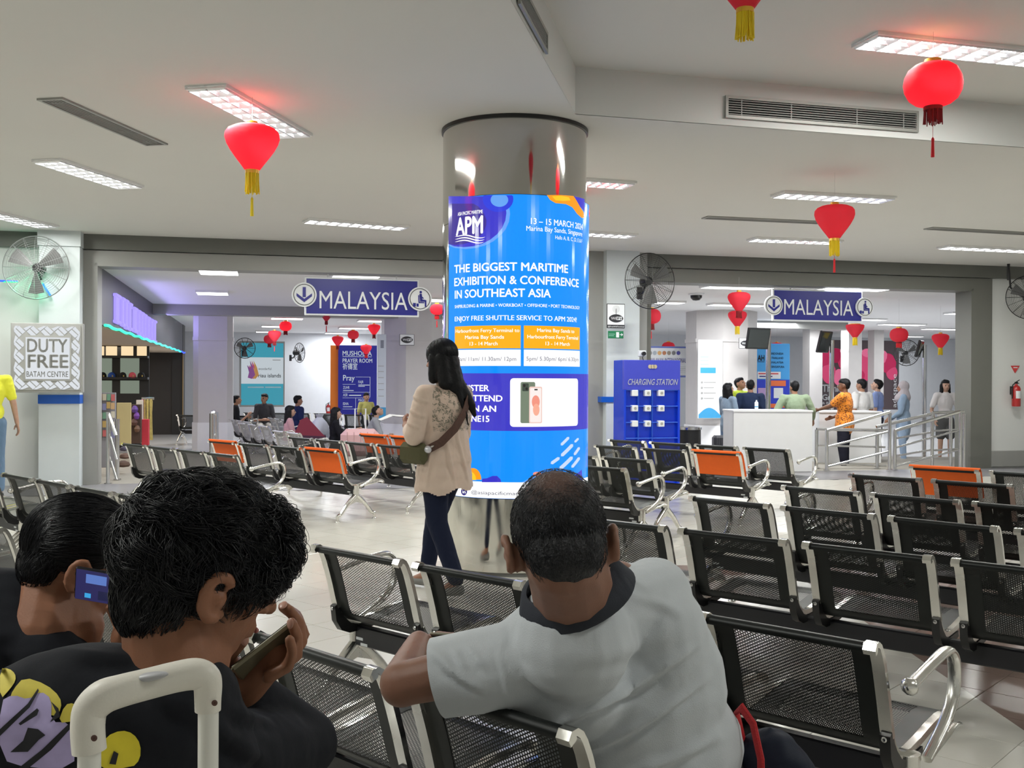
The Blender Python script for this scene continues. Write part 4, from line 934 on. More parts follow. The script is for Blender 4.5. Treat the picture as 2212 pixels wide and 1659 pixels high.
wifi('tall framed wifi sign on the wall pillar right of the column', 1311, 1350, 656, 709, 14.93, True); wifi('small square wifi sign on the octagonal pillar behind the walking woman', 863, 895, 722, 746, 22.15); wifi('small wifi sign above the heads at the counter behind the monitor', 1596.5, 1624, 730.5, 753, 22.0)
t, loc, _ = board('exit_sign', 'small green emergency exit sign below the tall wifi sign', 'sign', 1313.5, 1347, 715, 731, 14.93, .012, mat('exit_green', lin(20, 110, 70), .4))
rectp(t, 'text_line', loc, 1315, 721, 1328, 722.2, mat('pale_green', (.25, .5, .38), .5)); rectp(t, 'text_line', loc, 1315, 724.5, 1326, 725.7, mat('pale_green', (.25, .5, .38), .5)); rectp(t, 'pictogram', loc, 1331, 717.5, 1337, 729, M_SIGNW); 
x, z = loc(1342, 723); m = MB(); m.prism([(x - .025, z - .004), (x + .005, z - .004), (x - .004, z - .018), (x + .004, z - .018), (x + .026, z), (x + .004, z + .018), (x - .004, z + .018), (x + .005, z + .004), (x - .025, z + .004)], -.006, -.003); m.build('arrow', M_SIGNW, t, smooth=0)
t, loc, _ = board('wall_socket', 'white socket with a black plug above the charging station', 'wall socket', 1380, 1396, 757, 770, 14.95, .05, M_SIGNW); x, z = loc(1389, 764); m = MB(); m.tube([(x, -.05, z), (x, -.01, z)], .03, 10); m.tube([(x, -.05, z), (x - .03, -.06, z - .06), (x + .01, -.03, z - .14), (x, .03, z - .2)], .006, 6); m.build('plug', M_BLACK, t)
# ---------------------------------------------------------------- posters and panels of the rear hall
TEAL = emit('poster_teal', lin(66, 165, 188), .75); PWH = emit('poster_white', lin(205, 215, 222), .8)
YB = 31.4
t, loc, _ = board('island_poster', 'framed teal and white poster reading riau islands on the back wall', 'poster', 517, 615, 737, 879, YB, .12, M_GREY, part='frame'); rectp(t, 'print', loc, 521, 741, 612, 875, TEAL, -.01, .012); rectp(t, 'print', loc, 521, 772, 612, 829, PWH, -.014, .004)
ptext(t, loc, 'wonderful', 558, 586, 799, 5, M_INK, -.02); ptext(t, loc, 'riau islands', 558, 607, 815, 8, M_INK, -.02, .01); rectp(t, 'text_line', loc, 589, 777, 606, 778.5, M_SGREY, -.018)
for k, (c_, dx) in enumerate((((.75, .1, .25), 0), ((.8, .4, .1), 4), ((.35, .1, .4), -4))):
    m = MB(); x, z = loc(545 + dx, 800); m.add([(x + a * .01, -.022 - .001 * k, z + b_ * .01) for a, b_ in ((-8, -22), (4, -26), (14, -14), (8, 10), (-2, 30), (2, 4), (-10, 16), (-4, -6))], [(0, 1, 2, 3, 4, 5, 6, 7)]); m.build('sail_logo', mat('sail_%d' % k, c_, .5), t, smooth=0)
rectp(t, 'text_line', loc, 535, 835, 570, 838, mat('faded_print', (.35, .6, .68), .5), -.014); rectp(t, 'text_line', loc, 573, 835, 607, 838, mat('faded_print', (.35, .6, .68), .5), -.014)
rectp(wall_thing('orange_wall_strip', 'tall orange panel left of the prayer room panel', 'wall panel', 0, 0, 0), 'panel', lambda x, y: None, 0, 0, 0, 0, M_ORANGE) if False else None
t, loc, _ = board('orange_panel', 'tall narrow orange wall panel left of the prayer room panel', 'wall panel', 714, 731, 746, 896, YB - .1, .10, mat('orange_panel_paint', lin(222, 118, 20), .5))
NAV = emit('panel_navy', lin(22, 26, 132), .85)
t, loc, _ = board('prayer_room_panel', 'navy wall panel reading MUSHOLLA PRAYER ROOM with prayer times', 'sign', 731, 814, 746, 896, YB - .1, .12, NAV)
for s, x0, x1, y, c_ in (('MUSHOLLA', 740, 803, 768, 10), ('PRAYER ROOM', 740, 804, 783, 8.5), ('祈禱室', 740, 772, 797, 10.5), ('Pray', 741, 766, 822, 12), ('FAJR', 774, 785, 828, 6), ('ZUHR', 741, 755, 840, 6), ('ASR', 741, 751, 856, 6), ('ISHA', 741, 753, 875, 6), ('MAGHRIB', 774, 796, 867, 5.5)): ptext(t, loc, s, x0, x1, y, c_, PWH, -.01, .008 if c_ > 6 else 0)
for x0, y0, x1, y1 in ((740, 770, 803, 771), (740, 830, 768, 830.6), (768, 814, 799, 814.6), (799, 814, 799.8, 858), (740, 847, 799, 847.6), (740, 859, 799, 859.6), (768, 859, 768.6, 883), (740, 883, 800, 883.6), (774, 831, 798, 832.5), (774, 834, 788, 835.2), (741, 843, 764, 844.3), (754, 853, 780, 855), (741, 878, 761, 879.3), (774, 871, 790, 872.3)): rectp(t, 'rule_line', loc, x0, y0, x1, y1, PWH, -.006, .003)
t, loc, _ = board('travel_banner', 'white banner reading PERJALANAN INTERNASIONAL behind the charging station', 'banner', 1397, 1487, 748, 815, 24, .02, mat('banner_blue', lin(110, 125, 190), .6)); rectp(t, 'print', loc, 1399, 752, 1484, 811, M_SIGNW)
ptext(t, loc, 'PERJALANAN INTERNASIONAL', 1398, 1482, 783, 10, M_NAVY, -.01)
for k, c_ in enumerate(((.3, .3, .3), (.4, .45, .5), (.7, .4, .15), (.5, .2, .1), (.3, .25, .2), (.2, .2, .2), (.1, .1, .4))): x, z = loc(1404 + k * 10.2, 762.5); disc(.0, .048, -.012, -.006, (x, z), 14).build('round_emblem', mat('emblem_%d' % k, c_, .5), t, smooth=0)
for k in range(4): rectp(t, 'text_line', loc, 1470 - k, 792 + k * 4, 1482, 793 + k * 4, M_SGREY)
t, loc, _ = board('information_poster', 'white and pale blue information poster with icons on the octagonal pillar', 'poster', 1508, 1561, 734, 904, 22.35, .03, M_SIGNW); PB_ = mat('poster_blue', lin(60, 150, 200), .5)
rectp(t, 'blue_caption', loc, 1513, 794, 1546, 806, PB_)
for k in range(4):
    y = 826 + k * 11.5; x, z = loc(1516, y); disc(0, .025, -.008, -.004, (x, z), 12).build('icon', M_SGREY, t, smooth=0); rectp(t, 'text_line', loc, 1520, y - .8, 1546 - 4 * (k % 2), y + .8, M_SGREY)
for y in (771, 779, 787): rectp(t, 'text_line', loc, 1513, y - 1, 1531, y + 1, mat('pale_blue_print', lin(160, 200, 220), .5))
m = MB(); x0, z0_ = loc(1509, 903); x1 = loc(1560, 903)[0]; m.add([(x0 + (x1 - x0) * q / 16, -.006, z0_ + .22 * math.sin(PI * min(1, q / 16 * 1.1) * .8 + .35)) for q in range(17)] + [(x1, -.006, z0_), (x0, -.006, z0_)], [tuple(range(18, -1, -1))]); m.build('blue_wave', PB_, t, smooth=0)
t, loc, _ = board('pillar_poster', 'narrow pale poster with a blue foot on the pillar left of the woman', 'poster', 815, 834, 722, 905, 22.2, .03, mat('pale_poster', (.55, .60, .68), .5), yaw=.0); rectp(t, 'blue_foot', loc, 815.5, 880, 833.5, 904, PB_)
for y in (790, 802, 815, 828, 841, 855): rectp(t, 'text_line', loc, 817, y, 829, y + 1.2, M_SGREY)
rectp(t, 'figure_print', loc, 822, 735, 829, 752, mat('slate_print', (.2, .22, .28), .5))
t, loc, _ = board('entry_poster', 'blue poster listing INDONESIA THAILAND MALAYSIA SINGAPURA beside the pole monitor', 'poster', 1634, 1706, 742, 884, 25.5, .03, mat('sky_blue_print', lin(70, 160, 225), .5)); rectp(t, 'print', loc, 1635, 820, 1705, 883, mat('royal_print', lin(40, 60, 190), .5), -.006)
for k, s in enumerate(('INDONESIA', 'THAILAND', 'MALAYSIA', 'SINGAPURA')): ptext(t, loc, s, 1666, 1692 + 2 * (k > 2), 766 + k * 9.5, 4.5, M_INK, -.010, .01)
ptext(t, loc, 'AH', 1636, 1651, 779, 12, M_INK, -.010, .03); rectp(t, 'underline', loc, 1636, 781, 1651, 782, M_INK, -.010); rectp(t, 'white_label', loc, 1636, 803, 1686, 818, M_SIGNW, -.010); rectp(t, 'text_line', loc, 1638, 806, 1681, 808.5, mat('print_red', (.6, .05, .05), .5), -.013); rectp(t, 'text_line', loc, 1640, 812, 1668, 814.5, mat('print_navy', (.03, .03, .2), .5), -.013)
rectp(t, 'orange_label', loc, 1665, 822, 1697, 834, mat('print_orange', (.75, .16, .05), .5), -.012); rectp(t, 'white_square', loc, 1671, 838, 1691, 860, M_SIGNW, -.012); rectp(t, 'phone_print', loc, 1637, 838, 1654, 862, mat('lilac_print', (.45, .3, .55), .5), -.012); rectp(t, 'orange_strip', loc, 1636, 872, 1704, 881, mat('print_orange', (.75, .16, .05)), -.012)
# pink billboard
t, loc, _ = board('pink_billboard', 'wide dark billboard of pink balloon shapes reading Think Green and ad space', 'billboard', 1770, 1942, 735, 885, 32.3, .08, mat('billboard_dark', (.10, .075, .085), .5), part='board')
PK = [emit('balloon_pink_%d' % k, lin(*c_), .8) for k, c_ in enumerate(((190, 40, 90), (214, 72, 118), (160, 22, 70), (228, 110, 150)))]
rnd = random.Random(3)
for cx, cy, rx, ry, k in ((1785, 775, 18, 18, 0), (1805, 768, 20, 16, 2), (1790, 805, 17, 24, 1), (1812, 815, 14, 18, 3), (1820, 778, 12, 20, 0), (1868, 790, 20, 34, 1), (1872, 765, 15, 12, 3), (1862, 808, 9, 14, 0), (1918, 785, 20, 22, 0), (1926, 805, 14, 16, 1), (1908, 775, 12, 18, 3), (1900, 800, 8, 14, 2)):
    x, z = loc(cx, cy); m = MB(); sx = rx * 32.3 / F; sz = ry * 32.3 / F
    m.lathe([(0.001, -1), (.35, -.93), (.7, -.7), (.93, -.35), (1, 0), (.93, .35), (.7, .7), (.35, .93), (.001, 1)], 14, M=Matrix.Translation((x, -.01, z)) @ Matrix.Diagonal((sx, .03, sz, 1)), cap=False); m.build('balloon_print', PK[k], t)
for s, x0, x1, y, c_ in (('Think', 1774, 1815, 846, 15), ('Green', 1774, 1817, 864, 12), ('& Recycle', 1774, 1812, 873, 5)): ptext(t, loc, s, x0, x1, y, c_, M_SIGNW, -.05, .03)
p, fs = text_box('ad space', 0, 1.05, 0, .14); x, z = loc(1934, 880); m = MB(); m.add([(x - b_ , -.05, z + a) for a, b_ in p], fs); m.build('lettering', M_SIGNW, t, smooth=0)
# ---------------------------------------------------------------- fire extinguishers
def extinguisher(label, px, y0, y1, Y, wp):
    a = at_y(px, y1, Y); h = (y1 - y0) * Y / F; r = wp * Y / F / 2; t = thing('fire_extinguisher', label, 'fire extinguisher', (a.x, a.y, a.z), WA); R_ = mat('extinguisher_red', (.42, .015, .015), .3, coat=.5)
    m = MB(); m.lathe([(0, 0), (r * .95, 0), (r, h * .03), (r, h * .66), (r * .8, h * .74), (r * .35, h * .79), (r * .3, h * .84), (0, h * .84)], 20, cap=False); m.build('cylinder', R_, t)
    m = MB(); m.box((0, 0, h * .88), (r * .5, r * .6, h * .07)); m.tube([(-r * .2, 0, h * .9), (r * .9, 0, h * .99)], r * .1, 6); m.tube([(-r * .2, 0, h * .87), (r * .8, 0, h * .86)], r * .1, 6); m.build('valve_handle', M_BLACK, t)
    m = MB(); m.tube([(-r * .3, 0, h * .87), (-r * 1.1, -.01, h * .8), (-r * 1.2, -.01, h * .5), (-r * 1.05, 0, h * .3)], r * .14, 6); m.build('hose', M_BLACK, t)
    m = MB(); m.add([(r * 1.02 * math.sin(q * .25), -r * 1.02 * math.cos(q * .25), z) for q in range(-3, 4) for z in (h * .30, h * .58)], [(2 * k, 2 * k + 2, 2 * k + 3, 2 * k + 1) for k in range(6)]); m.build('label_sticker', M_SIGNW, t)
    m = MB(); m.box((0, r * 1.3, h * .6), (r * .8, r * .8, h * .3)); m.build('wall_hook', M_BLACK, t); return t
extinguisher('red fire extinguisher on the white wall at the right edge', 2195, 820, 878, 17.3, 18); extinguisher('small red fire extinguisher beside the orange panel in the rear hall', 709, 868, 897, 31.2, 9)
t, loc, _ = board('fire_sign', 'small red and white triangular sign above the right extinguisher', 'sign', 2184, 2203, 789, 806, 17.42, .008); m = MB(); a, b_ = loc(2184, 790); c_, d_ = loc(2203, 790); e_, f_ = loc(2193, 806); m.prism([(a, b_), (c_, d_), (e_, f_)], 0, .008); m.build('plate', mat('print_red', (.6, .05, .05)), t, smooth=0); rectp(t, 'text_line', loc, 2189, 793, 2198, 795, M_SIGNW, -.002, .002)
# dome camera, small wall fittings
a = at_z(1504, 634, ZRC); t = thing('dome_camera', 'black dome camera on the ceiling right of the black fan', 'camera', (a.x, a.y, ZRC)); m = MB(); m.lathe([(.14, -.001), (.14, -.02), (.12, -.035), (.0, -.035)], 24, cap=False); m.build('base', M_SIGNW, t); m = MB(); m.lathe([(.105, -.035), (.10, -.08), (.06, -.12), (.001, -.13)], 24, cap=False); m.build('dome', M_BLACK, t)
# ================================================================ counters, poles, railings
def slab_between(name, label, cat, x0, x1, ytop, Y, dep, z0, m=M_WHITE, yaw=0.0):
    a = at_y(x0, ytop, Y); b_ = at_y(x1, ytop, Y); w_ = (b_ - a).length; t = thing(name, label, cat, (a.x, a.y, z0), WA * 0 + yaw); h = a.z - z0
    q = MB(); q.box((w_ / 2, .02, h / 2), (w_, .04, h - .02)); q.build('front_panel', m, t); q = MB()
    q.box((.02, dep / 2, h / 2), (.04, dep - .04, h - .02)); q.build('side_panel', m, t); q = MB(); q.box((w_ - .02, dep / 2, h / 2), (.04, dep - .04, h - .02)); q.build('side_panel', m, t)
    q = MB(); q.box((w_ / 2, dep / 2 - .01, h - .015), (w_ + .02, dep + .02, .03), b=.004); q.build('top', m, t); return t, h, w_
slab_between('service_counter', 'plain white service counter in front of which no one stands', 'counter', 1585, 1757, 886, 16.35, .7, 0.0, M_WHITE, yaw=.04)
slab_between('side_counter', 'white counter on which the man in the orange shirt leans', 'counter', 1770, 1906, 888, 18.4, .7, ZR, M_WHITE, yaw=.04)
a = at_y(1634, 886, 16.8); t = thing('spray_bottle', 'small white bottle standing on the white counter', 'bottle', (a.x, a.y, .985)); m = MB(); m.lathe([(0, 0), (.03, 0), (.03, .11), (.012, .13), (.012, .15), (0, .15)], 14, cap=False); m.build('body', M_SIGNW, t); m = MB(); m.lathe([(0, .035), (.031, .035), (.031, .05), (0, .05)], 14, cap=False); m.build('blue_band', PB_, t)
for k, (x0, ang) in enumerate(((1660, .1), (1672, -.3), (1700, .2))):
    a = at_y(x0, 886, 16.7 + .1 * k); t = thing('paper_sheet', ('left', 'middle', 'right')[k] + ' of three loose papers lying on the white counter', 'paper', (a.x, a.y, .982), ang, 'papers on the counter'); m = MB(); m.box((0, 0, .0015), (.21, .29, .002)); m.build('sheet', mat('office_paper', (.75, .75, .76), .7), t)
def pole_screen(label, px, y0, Y, mx0, mx1, my0, my1, yaw, sl=.25):
    a = at_y(px, y0, Y); t = thing('pole_monitor', label, 'monitor', (a.x, a.y, ZR)); h = a.z - ZR; m = MB(); m.tube([(0, 0, 0), (0, 0, h)], .045, 12); m.lathe([(0, 0), (.18, 0), (.18, .02), (0, .03)], 20, cap=False); m.build('pole', M_STEEL, t)
    c = at_y((mx0 + mx1) / 2, (my0 + my1) / 2, Y - .15); M = Matrix.Translation((c.x - a.x, c.y - a.y, c.z - ZR)) @ Matrix.Rotation(yaw, 4, 'Z') @ Matrix.Rotation(sl, 4, 'X')
    w_ = (mx1 - mx0) * Y / F / max(.35, math.cos(yaw)); hh = (my1 - my0) * Y / F
    m = MB(); m.box((0, 0, 0), (w_, .05, hh), M=M, b=.01); m.build('screen_housing', M_BLACK, t); m = MB(); m.box((0, -.027, 0), (w_ - .05, .004, hh - .05), M=M); m.build('screen_glass', mat('dark_glass', (.03, .035, .035), .08), t)
    m = MB(); m.tube([(0, 0, h - .1), tuple(M @ Vector((0, .06, 0)))], .025, 8); m.build('bracket', M_BLACK, t); return t
pole_screen('monitor on a steel pole behind the white counter, tilted down', 1660, 715, 18.2, 1611, 1663, 708, 754, .35); pole_screen('monitor on the second steel pole in front of the pink billboard', 1797, 735, 19.5, 1764, 1797, 715, 762, .75); pole_screen('monitor on the third steel pole near the girl in shorts', 1997, 745, 20.5, 1976, 1996, 735, 772, 1.0)
def railing(label, posts, rails, Y, r=.028):
    a = at_y(posts[0][0], 900, Y); t = thing('handrail', label, 'railing', (a.x, a.y, 0)); o = Vector((a.x, a.y, 0))
    for px, yt, yb, *q in posts: p = at_y(px, yt, Y + (q[0] if q else 0)) - o; b_ = at_y(px, yb, Y + (q[0] if q else 0)) - o; m = MB(); m.tube([(p.x, p.y, p.z), (p.x, p.y, max(b_.z, .0))], r, 12); m.lathe([(0, 0), (r * 1.9, 0), (r * 1.9, .01), (0, .012)], 14, c=(p.x, p.y, max(b_.z, 0)), cap=False); m.build('post', M_STEEL, t)
    for x0, y0, x1, y1, *q in rails: p = at_y(x0, y0, Y + (q[0] if q else 0)) - o; b_ = at_y(x1, y1, Y + (q[0] if q else 0)) - o; m = MB(); m.tube([p, b_], r * (.95 if len(q) < 2 else .6), 10); m.build('rail', M_STEEL, t)
    return t
railing('steel handrail bay in front of the man in the orange shirt', [(1786, 928, 1016), (1922, 892, 1016)], [(1787, 930, 1923, 890), (1787, 965, 1920, 932, 0, 1), (1787, 1008, 1920, 975, 0, 1)], 16.6)
railing('second steel handrail bay in front of the girl in shorts', [(1933, 928, 1015), (2075, 890, 1013)], [(1934, 930, 2075, 889), (1934, 967, 2073, 929, 0, 1), (1934, 1007, 2073, 971, 0, 1)], 16.75)
railing('rear steel handrail with level bars behind the first bay', [(1764, 928, 1016), (1895, 935, 1012), (2014, 894, 1010), (2054, 892, 1010), (2083, 894, 1012)], [(1764, 927, 1918, 930), (1765, 962, 1912, 966, 0, 1), (1765, 1000, 1915, 1007, 0, 1), (1893, 922, 2014, 894), (2014, 892, 2082, 889), (2014, 931, 2080, 927, 0, 1), (2014, 973, 2080, 969, 0, 1), (1935, 947, 2010, 934, 0, 1), (1935, 985, 2010, 972, 0, 1)], 17.15)
railing('steel handrail at the left portal beside the shop', [(234, 890, 1048), (254, 905, 1049, .6)], [(234, 892, 250, 940), (236, 935, 252, 992, 0, 1), (236, 985, 252, 1036, 0, 1)], 14.1)
t = railing('pair of polished steel posts behind the orange-covered left seat', [(459, 893, 1012), (466, 890, 1010, .5)], [(459, 893, 466, 891), (459, 940, 466, 939, 0, 1)], 15.3, .045)
t, loc, _ = board('steel_bin', 'black bin with a steel rim behind the middle benches', 'bin', 1466, 1526, 921, 1000, 17.5)
for o_, z0_, z1_2, r, m_ in (('body', -.45, .25, .22, M_BLACK), ('rim', .25, .29, .235, M_STEEL)): m = MB(); m.lathe([(0, z0_), (r, z0_), (r, z1_2), (r * .9, z1_2), (r * .9, z1_2 - .02), (0, z1_2 - .02)], 28, c=(0, .2, 0), cap=False); m.build(o_, m_, t)
# ================================================================ the shop
def on_side(px, py, u=0.0):
    r = ray(px, py); o = WO + U * u; k = (o.dot(U)) / r.dot(U); p = Vector((0, 0, H)) + r * k; return (p - WO).dot(N), p.z
M_FAS = mat('shop_fascia', (.085, .08, .10), .45, vary=.08, vscale=2); M_DARK = mat('shop_black', (.015, .014, .014), .4)
w = MB(); w.box((-.06, 8.2, 2.60), (.12, 15.7, .80)); struct('shop_fascia', w, M_FAS, M=WM)
w = MB(); w.box((-.14, 16.4, 1.4), (.30, .8, 3.2)); struct('shop_pillar', w, M_DARK, M=WM)
w = MB(); w.box((-2.6, 8.2, 2.21), (5.1, 15.7, .04)); struct('shop_ceiling', w, mat('shop_ceiling_paint', (.55, .45, .35), .7), M=WM)
w = MB(); w.box((-5.2, 8.2, 1.2), (.1, 15.7, 2.8)); w.box((-2.6, 16.1, 1.2), (5.1, .1, 2.8)); struct('shop_wall', w, mat('shop_wall_paint', (.022, .018, .016), .5), M=WM)
w = MB(); w.box((.02, 15.9, 1.0), (.02, .05, 2.3)); struct('trim_11', w, mat('brass_strip', (.5, .35, .15), .3, .8), M=WM)
PUR = emit('purple_letter_glow', lin(165, 150, 255), 1.15)
t = wall_thing('shop_lettering', 'row of tall glowing purple letters on the dark shop fascia', 'sign', 0.0, 0.0, 0.0)
LX = [(251, 265, 631, 700), (266, 273, 640, 706), (274, 281, 645, 712), (282, 289, 652, 715), (291, 301, 661, 719), (302, 307, 668, 724), (308, 314, 672, 729), (315, 320, 677, 733), (321, 328, 682, 735), (329, 334, 687, 738), (335, 341, 690, 741)]
for k, (x0, x1, y0, y1) in enumerate(LX):
    n0, z1_ = on_side(x0, y0, .06); n1, _ = on_side(x1, y0, .06); _, z0_ = on_side((x0 + x1) / 2, y1, .06)
    m = MB(); m.box((.02, (n0 + n1) / 2, (z0_ + z1_) / 2), (.04, (n1 - n0) * .58, z1_ - z0_), b=.02)
    m.box((.03, (n0 + n1) / 2, z1_ - .03), (.06, (n1 - n0) * .74, .05), b=.01); m.box((.03, (n0 + n1) / 2, z0_ + .03), (.06, (n1 - n0) * .74, .05), b=.01); m.build('glowing_letter', PUR, t)
ld = bpy.data.lights.new('letter_glow', 'AREA'); ld.shape = 'RECTANGLE'; ld.size = 8; ld.size_y = .4; ld.energy = 38; ld.color = (.42, .36, 1); lo = bpy.data.objects.new('letter_glow', ld); COL.objects.link(lo); lo.matrix_world = WM @ Matrix.Translation((.25, 6.5, 2.6)) @ Matrix.Rotation(PI / 2, 4, 'Z') @ Matrix.Rotation(PI / 2, 4, 'X') @ Matrix.Rotation(PI, 4, 'X')
t = wall_thing('light_rope', 'green and blue light rope along the lower edge of the shop fascia', 'light rope', .04, 0, 0); pts = []
for k in range(41): n_ = .45 + 15.4 * k / 40; pts.append((.03, n_, 2.185 + .012 * math.sin(k * 1.9)))
for i_, (a_, b_, c_) in enumerate(((0, 12, (60, 255, 190)), (12, 26, (90, 245, 215)), (26, 36, (70, 235, 225)), (36, 41, (60, 90, 255)))): m = MB(); m.tube(pts[a_:b_ + 1], .022, 6); m.build('lit_tube', emit('rope_%d' % i_, lin(*c_), 1.6), t)
t = wall_thing('light_rope', 'green and blue light rope on the wall behind the left fan', 'light rope', 0, 0, 0); a = on_wall(-60, 602, -.40); b_ = on_wall(38, 608, -.40); c_ = on_wall(75, 610, -.40); d_ = on_wall(108, 638, -.40)
for (p0, p1, cc) in ((a, b_, (40, 90, 255)), (((a[0] + b_[0] * 2) / 3, b_[1]), b_, (50, 255, 150)), (c_, ((c_[0] + d_[0]) / 2, c_[1] - .01), (60, 255, 160)), (((c_[0] + d_[0]) / 2, c_[1] - .01), d_, (30, 140, 255))): m = MB(); m.tube([(p0[0], -.37, p0[1]), ((p0[0] + p1[0]) / 2, -.375, (p0[1] + p1[1]) / 2 - .005), (p1[0], -.37, p1[1])], .014, 6); m.build('lit_tube', emit('rope2_%d' % cc[0], lin(*cc), 1.7), t)
for q in (c_, b_): ld = bpy.data.lights.new('rope_glow', 'POINT'); ld.energy = 1.6; ld.color = (.1, 1, .45); ld.shadow_soft_size = .05; lo = bpy.data.objects.new('rope_glow', ld); COL.objects.link(lo); lo.matrix_world = WM @ Matrix.Translation((q[0], -.46, q[1] - .06))
# shelving at the back of the shop with lit panels and caps
YS = 23.5
t, loc, (xa, xb, za, zb) = board('shop_shelving', 'black shelving with lit panels at the back of the shop', 'shelving', 196, 322, 729, 968, YS, .05, M_DARK, part='back')
LIT = emit('warm_lit_panel', lin(255, 226, 180), .95); LG = emit('cool_lit_niche', lin(165, 178, 160), .5)
for x0, x1 in ((198, 225), (229, 253), (262, 288), (296, 317)): rectp(t, 'lit_panel', loc, x0, 731, x1, 745, LIT, -.02, .02); rectp(t, 'lit_panel', loc, x0, 748, x1, 769, LIT, -.02, .02)
for x0, x1 in ((206, 242), (260, 301)): rectp(t, 'lit_niche', loc, x0, 774, x1, 815, LG, -.02, .02); rectp(t, 'lit_niche', loc, x0, 822, x1, 850, LG, -.02, .02)
for y in (771, 817): z = loc(250, y)[1]; m = MB(); m.box(((xa + xb) / 2, -.17, z), (xb - xa, .34, .05)); m.build('shelf', M_DARK, t)
for px, c_ in ((222, (.01, .01, .01)), (241, (.03, .10, .45)), (265, (.01, .01, .01)), (286, (.80, .12, .16)), (305, (.01, .01, .01))):
    a = at_y(px, 816.5, YS - .15); nm = {222: 'black cap leftmost on the shop shelf', 241: 'blue cap on the shop shelf', 265: 'black cap between the blue and the pink cap', 286: 'pink cap on the shop shelf', 305: 'black cap right of the pink cap'}[px]
    cp = thing('baseball_cap', nm, 'cap', (a.x, a.y, a.z + .005), .6, 'caps on the shop shelf'); cp.scale = (.82, .82, .9); mc = mat('cap_cloth_%d' % px, c_, .8)
    m = MB(); m.lathe([(.10, 0), (.102, .04), (.09, .09), (.06, .125), (.02, .14), (.001, .141)], 18, cap=False); m.build('crown', mc, cp)
    m = MB(); m.add([(.10 * math.cos(q) * k, -.09 * math.sin(q) * 1 - (.10 if k > 1 else 0) * math.sin(q), .012 - .02 * (k > 1)) for k in (1, 1.02) for q in [PI * j / 8 for j in range(9)]], [(j, j + 1, j + 10, j + 9) for j in range(8)]); m.build('visor', mc, cp); m = MB(); m.box((.0, -.10, .045), (.03, .006, .04)); m.build('badge', mat('cap_badge', (.7, .5, .1), .5), cp)
# merchandise near the shop front
def stand(name, label, cat, x0, x1, y0, y1, Y, m, th=.05, part='panel'): return board(name, label, cat, x0, x1, y0, y1, Y, th, m, part=part)
t, loc, (xa, xb, za, zb) = stand('postcard_rack', 'wire rack of colourful postcards at the shop entrance', 'rack', 212, 250, 848, 1010, 15.4, mat('rack_grey', (.25, .24, .26), .5)); rnd = random.Random(5)
for r_ in range(5):
    for c_ in range(4):
        x0 = 213 + c_ * 9.2; y0 = 850 + r_ * 20 + rnd.uniform(-2, 2); rectp(t, 'postcard', loc, x0, y0, x0 + 8, y0 + 14, mat('card_%d' % ((r_ * 4 + c_) % 7), [(.55, .35, .18), (.5, .45, .35), (.15, .3, .2), (.5, .12, .12), (.6, .55, .45), (.2, .2, .35), (.45, .3, .1)][(r_ * 4 + c_) % 7], .5), -.03 - .02 * (r_ % 2), .006)
stand('display_board', 'cream display board standing in the shop', 'display board', 252, 283, 870, 962, 17.2, mat('cream_board', (.55, .45, .22), .6)); stand('display_board', 'pale upright board in the middle of the shop', 'display board', 294, 309, 864, 958, 18.6, mat('pale_board', (.60, .55, .48), .6))
stand('red_box', 'tall red box beside the clothes in the shop', 'box', 306, 321, 906, 962, 18.2, mat('box_red', (.55, .03, .05), .5), th=.18)
t, loc, _ = stand('bag_display', 'dark shelf with brown and purple bags in the shop', 'display', 283, 304, 874, 958, 17.9, mat('bag_brown', (.06, .03, .02), .6), th=.2); 
for k, (x, y, w_, c_) in enumerate(((292, 884, 9, (.12, .05, .28)), (296, 898, 8, (.16, .04, .3)), (291, 912, 9, (.1, .04, .03)), (297, 926, 8, (.14, .07, .04)))): xx, zz = loc(x, y); m = MB(); m.lathe([(.001, -.5), (.6, -.42), (.9, 0), (.6, .38), (.2, .5), (.001, .5)], 14, M=Matrix.Translation((xx, -.06, zz)) @ Matrix.Diagonal((w_ * .007, .07, .13, 1)), cap=False); m.build('handbag', mat('bag_%d' % k, c_, .5), t)
t, loc, _ = stand('garment_rack', 'rail of hanging patterned dresses at the right of the shop opening', 'clothes rack', 305, 333, 858, 864, 19.3, M_STEEL, th=.03, part='rail')
for k, (x, w_, l_, c_) in enumerate(((308, 5, 46, (.5, .08, .12)), (313, 5, 60, (.35, .25, .08)), (319, 6, 82, (.42, .33, .10)), (326, 7, 88, (.38, .30, .09)))):
    xx, zz = loc(x, 862); q = w_ * .0043; ln_ = l_ * .0087; m = MB(); m.lathe([(q * .4, 0), (q * 1.1, -.04), (q * .8, -ln_ * .35), (q * 1.0, -ln_ * .7), (q * 1.3, -ln_), (q * .6, -ln_)], 14, c=(xx, .0, zz), cap=False, sq=lambda a, z: .12 * math.sin(a * 5)); d_ = m.build('dress', mat('dress_%d' % k, c_, .8, vary=.4, vscale=25), t)
for k, (x, y, w_, Y, c_, nm) in enumerate(((266, 1003, 14, 15.6, (.09, .05, .035), 'brown stuffed sack lowest in the shop doorway'), (270, 985, 12, 15.9, (.14, .08, .06), 'mottled brown sack above the lowest one'), (269, 968, 10, 16.1, (.07, .06, .10), 'dark folded bag on top of the brown sacks'))):
    a = at_y(x, y + 8, Y); t = thing('goods_sack', nm, 'sack', (a.x, a.y, a.z + .01), .3 * k, 'sacks in the shop doorway'); r = w_ * Y / F; m = MB(); m.lathe([(.001, 0), (r * .8, .01), (r, r * .4), (r * .85, r * .8), (r * .3, r * 1.05), (.001, r * 1.02)], 20, cap=False, sq=lambda a, z: .06 * math.sin(3 * a + z * 20)); m.build('body', mat('sack_%d' % k, c_, .8, vary=.5, vscale=14), t)
